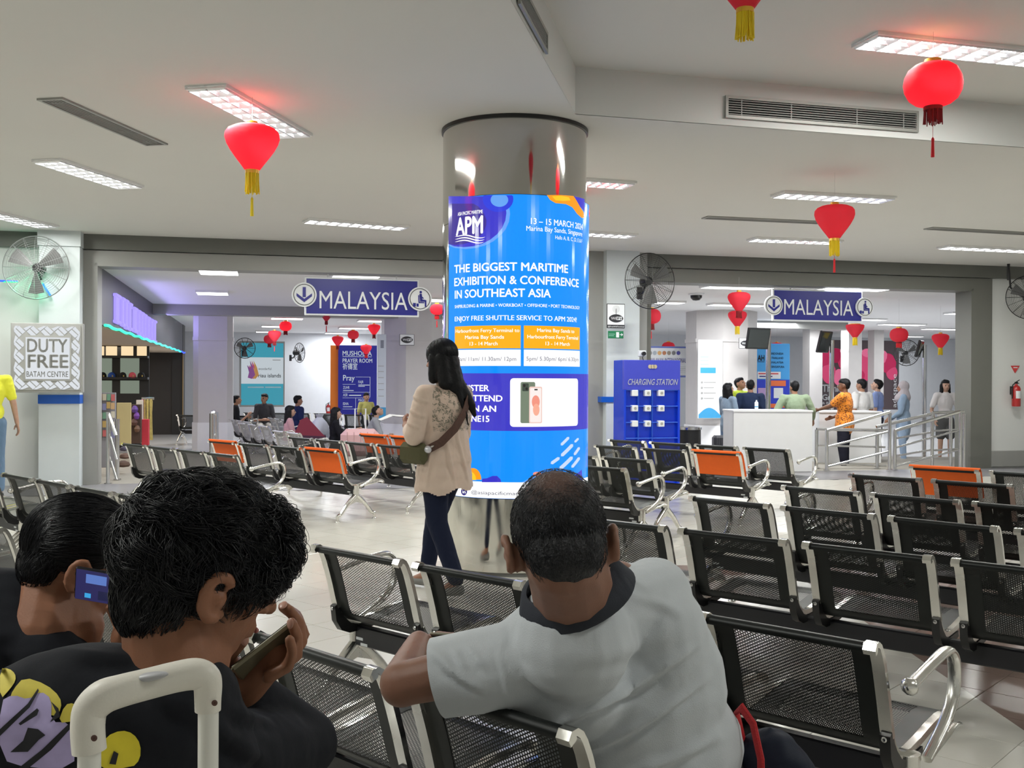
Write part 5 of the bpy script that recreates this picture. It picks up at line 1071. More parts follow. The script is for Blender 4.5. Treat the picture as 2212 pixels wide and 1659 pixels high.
ld = bpy.data.lights.new('shop_lamp', 'AREA'); ld.size = 3; ld.energy = 90; ld.color = (1, .88, .72); lo = bpy.data.objects.new('shop_lamp', ld); COL.objects.link(lo); lo.matrix_world = WM @ Matrix.Translation((-2.2, 4, 2.16)); ld = ld.copy(); lo = bpy.data.objects.new('shop_lamp', ld); COL.objects.link(lo); lo.matrix_world = WM @ Matrix.Translation((-2.2, 11, 2.16))
# luggage in the rear hall
def luggage(label, px, yb, Y, w_, h, d, c_, handle=.0, rz=0.2):
    a = at_y(px, yb, Y); t = thing('suitcase', label, 'suitcase', (a.x, a.y, a.z), rz); m = MB(); m.box((0, 0, h / 2 + .04), (w_, d, h), b=.11 if w_ > .5 else .04); m.build('shell', mat('case_' + label[:6].strip().replace(' ', '_'), c_, .4), t)
    m = MB(); 
    for k in range(-2, 3): m.box((k * w_ * .17, -d / 2 - .002, h / 2 + .04), (.012, .01, h * .8), b=.003)
    m.build('ribs', mat('case_rib_' + label[:6].strip().replace(' ', '_'), tuple(x * .8 for x in c_), .4), t)
    for x in (-.4, .4): m = MB(); m.tube([(x * w_ - .012, 0, .03), (x * w_ + .012, 0, .03)], .03, 12); m.build('wheel', M_BLACK, t)
    if handle: m = MB(); m.tube([(-.10, 0, h), (-.10, 0, h + handle), (.10, 0, h + handle), (.10, 0, h)], .014, 8); m.build('pull_handle', M_SIGNW, t)
    return t
luggage('large pink suitcase in front of the woman in black', 778, 990, 19.6, .74, .52, .35, (.62, .38, .38), .42); luggage('dark carry-on suitcase by the woman in the denim jacket', 1553, 985, 18.0, .22, .32, .2, (.05, .05, .06), 0, .1)
a = at_y(665, 952, 20.3); t = thing('shopping_bag', 'maroon bag with a white emblem beside the woman in pink', 'bag', (a.x, a.y, a.z - .05), .1); m = MB(); m.add([(-.34, -.12, 0), (.36, -.12, 0), (.36, .14, 0), (-.34, .14, 0), (-.30, -.10, .17), (.36, -.10, .14), (.34, .1, .16), (-.3, .1, .18)], [(0, 1, 2, 3), (0, 4, 5, 1), (1, 5, 6, 2), (2, 6, 7, 3), (3, 7, 4, 0), (4, 7, 6, 5)]); m.build('base', mat('plum_cloth', (.045, .01, .03), .8), t)
m = MB(); m.add([(-.26, -.1, .17), (.34, -.1, .14), (.3, .1, .16), (-.26, .1, .18), (-.14, -.05, .46), (-.02, .0, .52), (.03, .04, .44), (-.12, .06, .42)], [(0, 1, 5, 4), (1, 2, 6, 5), (2, 3, 7, 6), (3, 0, 4, 7), (4, 5, 6, 7)]); m.build('top_cloth', mat('maroon_cloth', (.16, .012, .03), .8), t); m = MB(); m.add([(.0, -.125, .10), (.06, -.125, .03), (-.06, -.125, .03)], [(0, 1, 2)]); m.build('emblem', M_SIGNW, t)
a = at_y(690, 940, 20.8); t = thing('plastic_bag', 'pale plastic bag behind the maroon bag', 'bag', (a.x, a.y, a.z - .1)); m = MB(); m.lathe([(.001, 0), (.2, .02), (.22, .2), (.15, .36), (.06, .46), (.09, .52), (.001, .5)], 20, cap=False, sq=lambda a, z: .1 * math.sin(4 * a + z * 9)); m.build('body', mat('pale_plastic', (.5, .52, .6), .4), t)
# ================================================================ people
V3 = Vector
def sph(mb, c, r, M=None, n=12, k=8):
    mb.lathe([(r * math.sin(PI * i / k) + 1e-5, -r * math.cos(PI * i / k)) for i in range(k + 1)], n, M=Matrix.Translation(c) if M is None else Matrix.Translation(c) @ M, cap=False)
def cap_(mb, p0, r0, p1, r1, n=12):
    p0, p1 = V3(p0), V3(p1); d = p1 - p0
    if d.length > 1e-4: mb.tube([p0, p1], [r0, r1], n)
    sph(mb, p0, r0, n=n); sph(mb, p1, r1, n=n)
def ell(mb, c, r, R=None):
    mb.lathe([(math.sin(PI * i / 10) + 1e-5, -math.cos(PI * i / 10)) for i in range(11)], 16, M=Matrix.Translation(c) @ (R.to_4x4() if R is not None else Matrix.Identity(4)) @ Matrix.Diagonal((*r, 1)), cap=False)
def skin_over(name, mb, m, parent, root, vox, smooth=6, folds=None, disp=None):
    """one closed surface grown over all the solids in mb"""
    o = MB(); o.v = [v - root for v in mb.v]; o.f = mb.f; me = o.mesh('tmp', m, 0); ob = bpy.data.objects.new('tmp', me); COL.objects.link(ob)
    r = ob.modifiers.new('r', 'REMESH'); r.mode = 'VOXEL'; r.voxel_size = vox; r.use_smooth_shade = True
    s = ob.modifiers.new('s', 'SMOOTH'); s.factor = .5; s.iterations = smooth
    if disp:
        tx = bpy.data.textures.new('cl', 'CLOUDS'); tx.noise_scale = disp[0]; d = ob.modifiers.new('d', 'DISPLACE'); d.texture = tx; d.strength = disp[1]; d.mid_level = .5
    dg = bpy.context.evaluated_depsgraph_get(); m2 = bpy.data.meshes.new_from_object(ob.evaluated_get(dg)); bpy.data.objects.remove(ob); bpy.data.meshes.remove(me)
    m2.name = name; m2.materials.clear(); m2.materials.append(m); m2.polygons.foreach_set('use_smooth', [True] * len(m2.polygons))
    n = bpy.data.objects.new(name, m2); COL.objects.link(n); n.parent = parent
    if folds:
        o = V3((0, 0, H)) - root; bpy.context.view_layer.update(); lines = []
        for x0, y0, x1, y1, sag, A_r, w_r in folds:      # creases of the cloth: find where they run on the surface first
            pl = []
            for k in range(17):
                t = k / 16; r = ray(x0 + (x1 - x0) * t, y0 + (y1 - y0) * t + sag * math.sin(PI * t)); ok, p, nn, ix = n.ray_cast(o, r.normalized())
                if ok: pl.append((p.copy(), t))
            if len(pl) > 3: lines.append((pl, A_r, w_r))
        mv = {}
        for pl, A_r, w_r in lines:
            for v in m2.vertices:
                b, t = min(((v.co - p).length_squared, t) for p, t in pl[::4])
                if b > (.09 + 4 * w_r) ** 2: continue
                best = None
                for (p, t0), (q, t1) in zip(pl, pl[1:]):
                    ab = q - p; u = max(0, min(1, (v.co - p).dot(ab) / max(ab.length_squared, 1e-9))); c_ = p + ab * u; dd = (v.co - c_).length
                    if best is None or dd < best[0]: best = (dd, t0 + (t1 - t0) * u, (v.co - c_).z)
                dd, t, dz = best
                if dd > 4 * w_r: continue
                sg = dd if dz > 0 else -dd
                mv[v.index] = mv.get(v.index, 0) + A_r * max(0, math.sin(PI * t)) ** .8 * (math.exp(-(sg / w_r) ** 2) - .6 * math.exp(-((sg + 1.8 * w_r) / w_r) ** 2))
        nr = {k: m2.vertices[k].normal.copy() for k in mv}
        for k, a in mv.items(): m2.vertices[k].co += nr[k] * a
    m2.update(); return n
def skin_mat(name, col): return mat('skin_' + name, col, .5, spec=.32, sss=.06, bump=.06, bscale=260, vary=.12, vscale=22)
def cloth(name, col, rough=.85, b=.25, bs=320, vary=.05, folds=.35, fs=7.0, tweak=None):
    k = 'cloth_' + name
    if k in MATS: return MATS[k]
    m = mat(k, col, rough, vary=vary, sheen=.12 if max(col) > .1 else 0.0, spec=.5 if max(col) > .1 else .18, tweak=tweak); nt = m.node_tree; L = nt.links.new; bs_ = nt.nodes['Principled BSDF']
    tc = nt.nodes.new('ShaderNodeTexCoord'); n1 = nt.nodes.new('ShaderNodeTexNoise'); n1.inputs['Scale'].default_value = fs; n1.inputs['Detail'].default_value = 2; n1.inputs['Distortion'].default_value = 1.2
    n2 = nt.nodes.new('ShaderNodeTexNoise'); n2.inputs['Scale'].default_value = bs
    L(tc.outputs['Object'], n1.inputs['Vector']); L(tc.outputs['Object'], n2.inputs['Vector'])
    b1 = nt.nodes.new('ShaderNodeBump'); b1.inputs['Strength'].default_value = folds; b1.inputs['Distance'].default_value = .04; L(n1.outputs['Fac'], b1.inputs['Height'])
    b2 = nt.nodes.new('ShaderNodeBump'); b2.inputs['Strength'].default_value = b; b2.inputs['Distance'].default_value = .002; L(n2.outputs['Fac'], b2.inputs['Height']); L(b1.outputs[0], b2.inputs['Normal']); L(b2.outputs[0], bs_.inputs['Normal'])
    return m
M_HAIR = mat('black_hair', (.005, .005, .006), .55, spec=.22, bump=.3, bscale=90); M_EYE = mat('eye_dark', (.02, .012, .01), .2)
def hand(mb, w, d, nrm, side, curl=.6, s=1.0, thumb=.6, spread=.10):
    """wrist w, finger direction d, back-of-hand normal nrm, side +1: thumb along d x nrm"""
    d = V3(d).normalized(); nrm = V3(nrm); nrm = (nrm - d * nrm.dot(d)).normalized(); t = d.cross(nrm) * side; P_ = V3(w)
    for q in (-.026, -.009, .009, .026): cap_(mb, P_ + t * q * .6 * s, .0135 * s, P_ + (d * .085 + t * q) * s, .0115 * s, 8)
    for q, L_, r in ((.027, .070, .0088), (.009, .078, .0092), (-.009, .072, .0088), (-.026, .056, .0078)):
        p = P_ + (d * .088 + t * q) * s; a = curl * .5; dd = (d + t * q * spread * 20 * .1).normalized()
        for k, f in enumerate((.46, .31, .23)):
            v = dd * math.cos(a) - nrm * math.sin(a); e = p + v * L_ * f * s; cap_(mb, p, r * s * (1 - .08 * k), e, r * s * (.94 - .08 * k), 8); p = e; a += curl * .75
    p = P_ + (d * .022 + t * .026) * s; v = (d * (.75) + t * (.85 - thumb * .5) - nrm * thumb).normalized(); e = p + v * .040 * s; cap_(mb, p, .0135 * s, e, .0115 * s, 8)
    v2 = (d * .95 + t * (.25 - thumb * .5) - nrm * thumb * .6).normalized(); f = e + v2 * .034 * s; cap_(mb, e, .0112 * s, f, .0095 * s, 8)
def head(mb, c, R, s=1.0, female=False, ears=1.0):
    """c centre of the head, R rotation: +y faces forward, z up"""
    T_ = lambda p: V3(c) + R @ (V3(p) * s)
    ell(mb, T_((0, -.014, .022)), V3((.077, .097, .098)) * s, R); ell(mb, T_((0, .028, -.03)), V3((.060, .066, .084)) * s, R)
    ell(mb, T_((0, .042, -.082)), V3((.040, .040, .030)) * s, R); cap_(mb, T_((0, .088, .012)), .008 * s, T_((0, .113, -.026)), .0125 * s, 8); cap_(mb, T_((-.013, .100, -.030)), .0075 * s, T_((.013, .100, -.030)), .0075 * s, 8)
    cap_(mb, T_((-.034, .076, .020)), .012 * s, T_((.034, .076, .020)), .012 * s, 8); cap_(mb, T_((-.018, .088, -.054)), .0075 * s, T_((.018, .088, -.054)), .0075 * s, 8); cap_(mb, T_((-.015, .086, -.064)), .0085 * s, T_((.015, .086, -.064)), .0085 * s, 8)
    for q in (-1, 1):
        cap_(mb, T_((q * .045, .055, -.02)), .018 * s, T_((q * .035, .05, -.06)), .016 * s, 8)
        if ears:
            for k in range(7):
                a = -1.9 + k * .62; cap_(mb, T_((q * (.083 + (ears - 1) * .035 + .004 * math.sin(a)) , -.012 - .019 * math.cos(a) * 1, -.010 + .029 * math.sin(a))), .0062 * s * ears, T_((q * (.083 + (ears - 1) * .035), -.012 - .019 * math.cos(a + .5), -.010 + .029 * math.sin(a + .5))), .0062 * s * ears, 6)
            cap_(mb, T_((q * .078, .004, -.034)), .009 * s, T_((q * .078, -.012, .0)), .0085 * s, 8); cap_(mb, T_((q * .076, .0, -.012)), .012 * s, T_((q * (.080 + (ears - 1) * .03), -.010, -.012)), .014 * s, 8)
def eyes(par, c, R, s, root):
    for q in (-1, 1): m = MB(); sph(m, V3(c) + R @ (V3((q * .030, .079, -.004)) * s) - root, .0105 * s, n=8, k=6); m.build('eye', M_EYE, par)
    m = MB(); cap_(m, V3(c) + R @ (V3((-.019, .094, -.059)) * s) - root, .0042 * s, V3(c) + R @ (V3((.019, .094, -.059)) * s) - root, .0042 * s, 6); m.build('lips', mat('lips', (.25, .07, .06), .4), par)
def basis(fwd, up=(0, 0, 1)):
    y = V3(fwd).normalized(); z = V3(up); z = (z - y * z.dot(y)).normalized(); x = y.cross(z); return Matrix((x, y, z)).transposed()
FAR_SKIN = skin_mat('tan', (.36, .19, .12)); DSKIN = skin_mat('brown', (.165, .080, .050)); LSKIN = skin_mat('light', (.46, .28, .20))
def figure(label, px, ytop, Y, zf, face, pose='stand', top=(.3, .3, .3), bottom=(.03, .03, .04), skin=None, hair='short', height=1.66, build=1.0, sleeves='short', arms=None, hem=0.0, lean=0.0, headyaw=0.0, headpitch=0.0, skirt=False, shoes=(.03, .03, .03), vox=.014, topn=None, haircol=None, group=None, sitz=.42, topmat=None, scarf=None):
    """face: direction the body faces in degrees, 0 = away from the camera, 90 = towards the left, 180 = at the camera"""
    skin = skin or FAR_SKIN; p = at_y(px, ytop, Y); root = V3((p.x, p.y, zf)); k = height / 1.70 ; fa = math.radians(face)
    B = Matrix.Rotation(fa, 3, 'Z'); T_ = lambda q: root + B @ (V3(q) * k)
    person = thing('person', label, 'person', root, 0, group); nm = 'outfit_%d' % len(bpy.data.objects)
    body = MB(); shirt = MB(); pants = MB(); b = build
    if pose == 'stand':
        pel = V3((0, 0, .90)); hip = [V3((q * .085, 0, .88)) for q in (-1, 1)]; kn = [V3((q * .095, .02, .49)) for q in (-1, 1)]; an = [V3((q * .10, -.01, .085)) for q in (-1, 1)]; up = V3((0, math.sin(lean), math.cos(lean)))
    else:
        pel = V3((0, 0, sitz + .10)); hip = [V3((q * .09, .03, sitz + .09)) for q in (-1, 1)]; kn = [V3((q * .13, .42, sitz + .08)) for q in (-1, 1)]; an = [V3((q * .13, .44, .085)) for q in (-1, 1)]; up = V3((0, math.sin(lean), math.cos(lean)))
    ch = pel + up * .34; nb = pel + up * .535; yv = V3((0, up.z, -up.y))
    sh = [nb + V3((q * .175 * b, 0, 0)) - up * .055 for q in (-1, 1)]
    hd = nb + up * .03 + V3((0, .02, .115)); Rh = B @ Matrix.Rotation(math.radians(headyaw), 3, 'Z') @ Matrix.Rotation(-math.radians(headpitch), 3, 'X')
    Rt = B @ basis(yv, up)
    head(body, T_(hd), Rh, k, ears=0 if hair in ('long', 'scarf') else 1)
    cap_(body, T_(nb - up * .03), .058 * k, T_(hd + V3((0, -.02, -.06))), .050 * k)
    ell(body, T_(ch), V3((.13 * b, .085 * b, .22)) * k, Rt); ell(body, T_(pel), V3((.135 * b, .10 * b, .12)) * k, Rt)
    arms = arms or {}
    for i, q in enumerate((-1, 1)):
        el, wr = arms.get(i, (sh[i] + V3((q * .05, -.02, -.28)), sh[i] + V3((q * .06, .06, -.52)))); el, wr = V3(el), V3(wr)
        cap_(body, T_(sh[i]), .046 * k * b, T_(el), .037 * k * b); cap_(body, T_(el), .037 * k * b, T_(wr), .025 * k)
        hdn = (wr - el).normalized(); hand(body, T_(wr), B @ hdn, B @ V3((q * 1, 0, .2)), 1 if q < 0 else -1, .5, k)
        cap_(shirt, T_(sh[i]), .064 * k * b, T_(sh[i].lerp(el, .75 if sleeves == 'short' else 1)), (.058 if sleeves == 'short' else .05) * k * b)
        if sleeves == 'long': cap_(shirt, T_(el), .05 * k * b, T_(wr.lerp(el, .06)), .037 * k)
        cap_(body, T_(hip[i]), .078 * k * b, T_(kn[i]), .052 * k * b); cap_(body, T_(kn[i]), .052 * k * b, T_(an[i]), .034 * k)
        cap_(body, T_(an[i]), .032 * k, T_(an[i] + V3((0, .10, -.045))), .028 * k)
        if not skirt: cap_(pants, T_(hip[i]), .092 * k * b, T_(kn[i]), .068 * k * b); cap_(pants, T_(kn[i]), .068 * k * b, T_(an[i] + V3((0, 0, .03))), .052 * k)
        else: cap_(pants, T_(hip[i]), .095 * k * b, T_(hip[i].lerp(kn[i], .75)), .10 * k * b)
    ell(shirt, T_(ch), V3((.158 * b, .112 * b, .225)) * k, Rt); ell(shirt, T_(pel + up * .10), V3((.150 * b, .125 * b, .16)) * k, Rt); cap_(shirt, T_(sh[0] + up * .005), .062 * k, T_(sh[1] + up * .005), .062 * k); cap_(shirt, T_(nb - up * .05), .085 * k, T_(nb - up * .005), .060 * k)
    if hem: ell(shirt, T_(pel - up * hem * .4), V3((.165 * b, .13 * b, .14 + hem)) * k, Rt)
    ell(pants, T_(pel - up * .01), V3((.148 * b, .120 * b, .13)) * k, Rt)
    bo = skin_over('body', body, skin, person, root, vox * .8 if vox > .01 else vox, 3)
    skin_over('shirt', shirt, topmat or cloth(nm, top), person, root, vox, 5, disp=(.12, .02)); skin_over('trousers' if not skirt else 'skirt', pants, cloth('b' + nm, bottom), person, root, vox, 5, disp=(.15, .012))
    eyes(person, T_(hd), Rh, k, root)
    for i in (0, 1):
        m = MB(); cap_(m, T_(an[i] + V3((0, -.02, -.045))) - root, .038 * k, T_(an[i] + V3((0, .13, -.052))) - root, .033 * k); m.build('shoe', mat('shoe_' + nm, shoes, .6), person)
    hm = MB(); c = T_(hd); hl = lambda q: c + Rh @ (V3(q) * k)
    if hair != 'scarf':
        ell(hm, hl((0, -.026, .036)), V3((.083, .098, .095)) * k, Rh); ell(hm, hl((0, .01, .075)), V3((.070, .082, .052)) * k, Rh)
        if hair == 'long':
            for q in (-1, 1): cap_(hm, hl((q * .066, -.02, .02)), .034 * k, hl((q * .075, -.01, -.16)), .034 * k); cap_(hm, hl((q * .05, -.06, .0)), .045 * k, hl((q * .06, -.09, -.24)), .04 * k)
            cap_(hm, hl((0, -.06, .0)), .06 * k, hl((0, -.105, -.30)), .045 * k)
        else: ell(hm, hl((0, -.055, -.01)), V3((.066, .055, .065)) * k, Rh)
        skin_over('hair', hm, M_HAIR, person, root, vox * .8, 3, disp=(.04, .012))
    else:
        ell(hm, hl((0, -.022, .025)), V3((.092, .110, .112)) * k, Rh); cap_(hm, hl((0, -.03, -.03)), .085 * k, hl((0, -.03, -.20)), .13 * k); cap_(hm, hl((0, .03, -.13)), .06 * k, hl((0, .07, -.22)), .09 * k)
        skin_over('headscarf', hm, cloth('scarf' + nm, scarf or (.5, .45, .48)), person, root, vox * .8, 4, disp=(.06, .012))
    return person
A_ = lambda *a: tuple(V3(x) for x in a)
figure('seated man in black looking at his phone right of the tiled pillar', 505, 868, 24.6, ZR - .05, -70, 'sit', (.012, .012, .016), (.02, .02, .03), hair='short', height=1.62, lean=.1, arms={1: A_((.22, .10, .62), (.08, .34, .82)), 0: A_((-.22, .10, .62), (-.04, .33, .74))}, headpitch=-15)
figure('seated man in a grey T-shirt and light trousers before the island poster', 570, 865, 25.6, ZR - .05, 200, 'sit', (.055, .055, .06), (.42, .40, .36), hair='short', height=1.66, lean=.12, headyaw=-45, arms={0: A_((-.24, .12, .64), (-.06, .34, .66)), 1: A_((.24, .12, .64), (.08, .34, .66))})
figure('seated woman in a pink shirt raising her hands to her mouth', 622, 889, 20.7, ZR - .18, -75, 'sit', (.55, .30, .33), (.1, .1, .12), LSKIN, 'long', 1.6, arms={1: A_((.2, .12, .70), (.06, .34, .86)), 0: A_((-.16, .14, .70), (-.02, .33, .84))}, lean=.06)
figure('seated man in navy with his back towards the middle benches', 645, 870, 23.5, ZR - .05, -55, 'sit', (.02, .03, .10), (.03, .03, .05), hair='short', height=1.64, build=1.15, lean=-.05)
figure('seated woman in black with long hair raising a phone', 722, 883, 20.4, ZR - .22, -80, 'sit', (.010, .010, .014), (.02, .02, .02), LSKIN, 'long', 1.62, sleeves='long', arms={1: A_((.2, .16, .68), (.06, .46, .84)), 0: A_((-.16, .18, .68), (-.02, .44, .82))}, lean=.04)
figure('seated man in light grey bending his head down by the wifi pillar', 794, 880, 21.2, ZR - .2, -85, 'sit', (.30, .31, .33), (.03, .035, .06), LSKIN, 'short', 1.66, lean=.35, headpitch=-35, arms={1: A_((.2, .3, .62), (.06, .46, .66)), 0: A_((-.2, .3, .62), (-.04, .46, .66))})
figure('seated man with a yellow collar in front of the prayer room panel', 791, 864, 27.5, ZR, -150, 'sit', (.45, .42, .12), (.02, .02, .03), hair='short', height=1.6)
figure('standing woman in a denim jacket reading her phone left of the counter', 1572, 844, 18.4, ZR - .02, -62, 'stand', (.20, .27, .36), (.14, .22, .36), hair='long', height=1.58, sleeves='long', arms={1: A_((.21, .04, 1.10), (.12, .26, 1.06)), 0: A_((-.2, .04, 1.10), (-.04, .28, 1.06))}, headpitch=-12, hem=.03)
figure('man in a yellow safety vest standing behind the counter', 1598, 830, 19.4, ZR, 200, 'stand', (.55, .70, .06), (.03, .03, .04), hair='short', height=1.66, headpitch=-20, headyaw=25)
figure('man in a dark navy shirt with his back to the camera at the counter', 1621, 838, 18.9, ZR, -15, 'stand', (.018, .03, .07), (.02, .02, .03), hair='short', height=1.62, build=1.15)
figure('man in a pale green shirt seen from behind leaning on the counter', 1719, 838, 17.9, ZR, 12, 'stand', (.24, .31, .20), (.05, .05, .05), hair='short', height=1.60, build=1.28, sleeves='long', lean=.08, arms={0: A_((-.36, .03, 1.16), (-.40, .22, .96)), 1: A_((.36, .03, 1.16), (.44, .16, .98))})
def batik(nt, b, tc):
    v = nt.nodes.new('ShaderNodeTexVoronoi'); v.inputs['Scale'].default_value = 32; nt.links.new(tc.outputs['Object'], v.inputs['Vector']); r = nt.nodes.new('ShaderNodeValToRGB')
    r.color_ramp.elements[0].position = .25; r.color_ramp.elements[0].color = (.16, .035, .01, 1); r.color_ramp.elements[1].position = .5; r.color_ramp.elements[1].color = (.78, .25, .02, 1); nt.links.new(v.outputs['Distance'], r.inputs[0]); nt.links.new(r.outputs[0], b.inputs['Base Color'])
figure('stout man in an orange batik shirt leaning towards the side counter', 1825, 833, 17.9, ZR, 62, 'stand', bottom=(.018, .018, .03), skin=DSKIN, hair='short', height=1.64, build=1.32, arms={0: A_((-.16, .20, 1.22), (-.10, .44, 1.14)), 1: A_((.26, .0, 1.08), (.2, .24, 1.0))}, topmat=cloth('batik', (.7, .2, .02), tweak=batik), hem=.06)
figure('man in a white shirt behind the side counter', 1862, 836, 19.4, ZR, 35, 'stand', (.72, .71, .70), (.03, .03, .05), hair='short', height=1.64, build=1.2)
figure('young man in a light blue shirt looking down beside the billboard', 1896, 836, 20.0, ZR, 55, 'stand', (.20, .27, .52), (.03, .03, .05), LSKIN, 'short', 1.64, headpitch=-20, sleeves='short')
figure('woman in a pale headscarf and long blue dress behind the handrails', 1952, 845, 19.6, ZR, 70, 'stand', (.24, .33, .45), (.30, .40, .55), hair='scarf', height=1.60, sleeves='long', hem=.22, scarf=(.42, .38, .40), build=1.1, arms={0: A_((-.2, .05, 1.08), (-.08, .25, .95)), 1: A_((.2, .05, 1.08), (.06, .26, .92))})
def plaid(nt, b, tc): pass
figure('girl in a white T-shirt with dark trim and grey shorts facing the camera', 2042, 828, 20.0, ZR, 178, 'stand', (.66, .63, .62), (.10, .10, .10), LSKIN, 'long', 1.64, skirt=True, arms={0: A_((-.27, .0, 1.10), (-.26, .10, .88)), 1: A_((.27, .0, 1.10), (.26, .12, .90))})
figure('person in a yellow T-shirt and blue jeans cut by the left edge of the photo', -20, 716, 12.3, 0, 40, 'stand', (.72, .72, .04), (.10, .17, .27), LSKIN, 'short', 1.74, arms={1: A_((.24, -.02, 1.12), (.30, .04, .87)), 0: A_((-.24, -.02, 1.12), (-.28, .04, .87))}, vox=.011)
# ================================================================ the four people in front
W = lambda px, py, Y: at_y(px, py, Y)
def strands(name, n, c, R, rad, m, parent, root, start, flow, length, seg=7, width=.0012, curl=0.0, cfreq=60, lift=.004, seed=1, gravity=0.0, jitter=.25, clump=1):
    """locks lying along an ellipsoid: start(rnd) -> unit direction or None, flow(dir) -> direction of growth in head axes"""
    rnd = random.Random(seed); mb = MB(); made = 0; tries = 0
    while made < n and tries < n * 20:
        tries += 1; d = V3((rnd.gauss(0, 1), rnd.gauss(0, 1), rnd.gauss(0, 1))).normalized()
        if not start(d, rnd): continue
        made += 1; p = V3((d.x * rad[0], d.y * rad[1], d.z * rad[2])); L_ = length * rnd.uniform(.6, 1.25); st = L_ / seg; pts = []; ph = rnd.uniform(0, 6.28); cf = cfreq * rnd.uniform(.7, 1.3)
        jd = V3((rnd.gauss(0, jitter), rnd.gauss(0, jitter), rnd.gauss(0, jitter))); lf = lift * rnd.uniform(.2, 1.3); P0 = p.copy()
        for cl in range(clump):
          pts = []; p = P0 + (V3((rnd.gauss(0, .0042), rnd.gauss(0, .0042), rnd.gauss(0, .0042))) if clump > 1 else V3((0, 0, 0))); lf2 = lf + (rnd.uniform(-.003, .004) if clump > 1 else 0); ph2 = ph + rnd.gauss(0, .22) * (clump > 1)
          for k in range(seg + 1):
              q = V3((p.x / rad[0], p.y / rad[1], p.z / rad[2])); nn = V3((p.x / rad[0] ** 2, p.y / rad[1] ** 2, p.z / rad[2] ** 2)).normalized(); t = k / seg
              out = p + nn * lf2 * math.sin(min(1, t * 1.4) * PI * .5) * 1
              f = (flow(q.normalized()) + jd); f = (f - nn * f.dot(nn)); f.normalize(); sd = nn.cross(f)
              if curl: out = out + (sd * math.sin(ph2 + cf * t) + nn * (.6 + .6 * math.cos(ph2 + cf * t))) * curl * t ** .5
              pts.append(V3(c) + R @ out - root); p = p + f * st + V3((0, 0, -gravity * t * st))
              e = math.sqrt((p.x / rad[0]) ** 2 + (p.y / rad[1]) ** 2 + (p.z / rad[2]) ** 2)
              if e < 1 or not gravity: p = p / e
          mb.tube(pts, [width * (1 - .75 * (k / seg) ** 2) for k in range(seg + 1)], 3, cap=False)
    o = mb.build(name, m, parent, smooth=180); return o
M_LOCK = mat('hair_lock', (.0055, .0055, .008), .36, spec=.38)
# ---- man in the grey polo
root = V3((.24, 2.48, 0)); pm = thing('person', 'balding man in a light grey polo shirt with a dark collar seen from behind', 'person', root)
sk1 = skin_mat('polo_man', (.235, .118, .080)); c = W(1208, 1176, 2.14); Rh = Matrix.Rotation(math.radians(8), 3, 'Z') @ Matrix.Rotation(math.radians(-5), 3, 'Y') @ Matrix.Rotation(math.radians(-24), 3, 'X'); hs = 1.17
body = MB(); head(body, c, Rh, hs, ears=1.35)
nb = W(1240, 1290, 2.235); cap_(body, c + Rh @ V3((0, -.030, -.04)), .082, nb, .092); cap_(body, c + Rh @ V3((.01, -.01, -.04)), .080, nb + V3((.01, .03, -.02)), .092)
shL, shR = W(1110, 1425, 2.30), W(1415, 1290, 2.44); el = W(868, 1478, 2.33); wr = W(905, 1392, 2.53)
shR2 = shR; elR = V3((.43, 2.74, .66)); wrR = V3((.26, 2.92, .62)); pel = V3((.30, 2.48, .50))
for a_, ra, b_, rb in ((shL, .062, el, .050), (el, .052, wr, .034), (shR, .06, elR, .05), (elR, .05, wrR, .033), (pel + V3((-.1, 0, -.02)), .10, pel + V3((-.05, .42, .0)), .065), (pel + V3((.1, 0, -.02)), .10, pel + V3((.2, .40, .0)), .065), (pel + V3((-.05, .42, 0)), .065, V3((.22, 2.92, .09)), .042), (pel + V3((.2, .40, 0)), .065, V3((.52, 2.90, .09)), .042), (V3((.22, 2.92, .07)), .04, V3((.26, 3.04, .04)), .035), (V3((.52, 2.90, .07)), .04, V3((.58, 3.02, .04)), .035)): cap_(body, a_, ra, b_, rb)
ell(body, V3((.22, 2.42, .80)), V3((.18, .11, .22))); ell(body, pel, V3((.17, .13, .13)))
hand(body, wr, V3((.55, .55, .05)), V3((-.35, -.2, 1)), -1, .75, 1.05); hand(body, wrR, V3((-.3, .6, -.1)), V3((.2, 0, 1)), 1, .7, 1.05)
skin_over('body', body, sk1, pm, root, .0065, 4)
sh = MB()
ell(sh, V3((.20, 2.43, .83)), V3((.235, .135, .17)), Matrix.Rotation(-.38, 3, 'Y')); ell(sh, V3((.275, 2.44, .70)), V3((.240, .155, .26))); ell(sh, V3((.31, 2.46, .56)), V3((.250, .165, .20))); ell(sh, W(1375, 1350, 2.42), V3((.12, .10, .13)))
cap_(sh, shL + V3((0, 0, -.012)), .098, el.lerp(shL, .12), .088, 16); ell(sh, W(1120, 1480, 2.41), V3((.15, .09, .10))); ell(sh, W(1420, 1400, 2.42), V3((.125, .13, .17))); ell(sh, W(1230, 1480, 2.33), V3((.14, .11, .13))); cap_(sh, shR + V3((.0, .02, .0)), .092, elR.lerp(shR, .3), .088, 16); cap_(sh, shL, .082, W(1290, 1370, 2.30), .092, 16); cap_(sh, shR, .088, W(1275, 1345, 2.31), .085, 16); cap_(sh, nb + V3((0, .02, -.035)), .10, nb + V3((0, .03, -.10)), .135, 16); cap_(sh, nb + V3((0, .025, -.05)), .10, shL + V3((.02, .02, .03)), .07, 16)
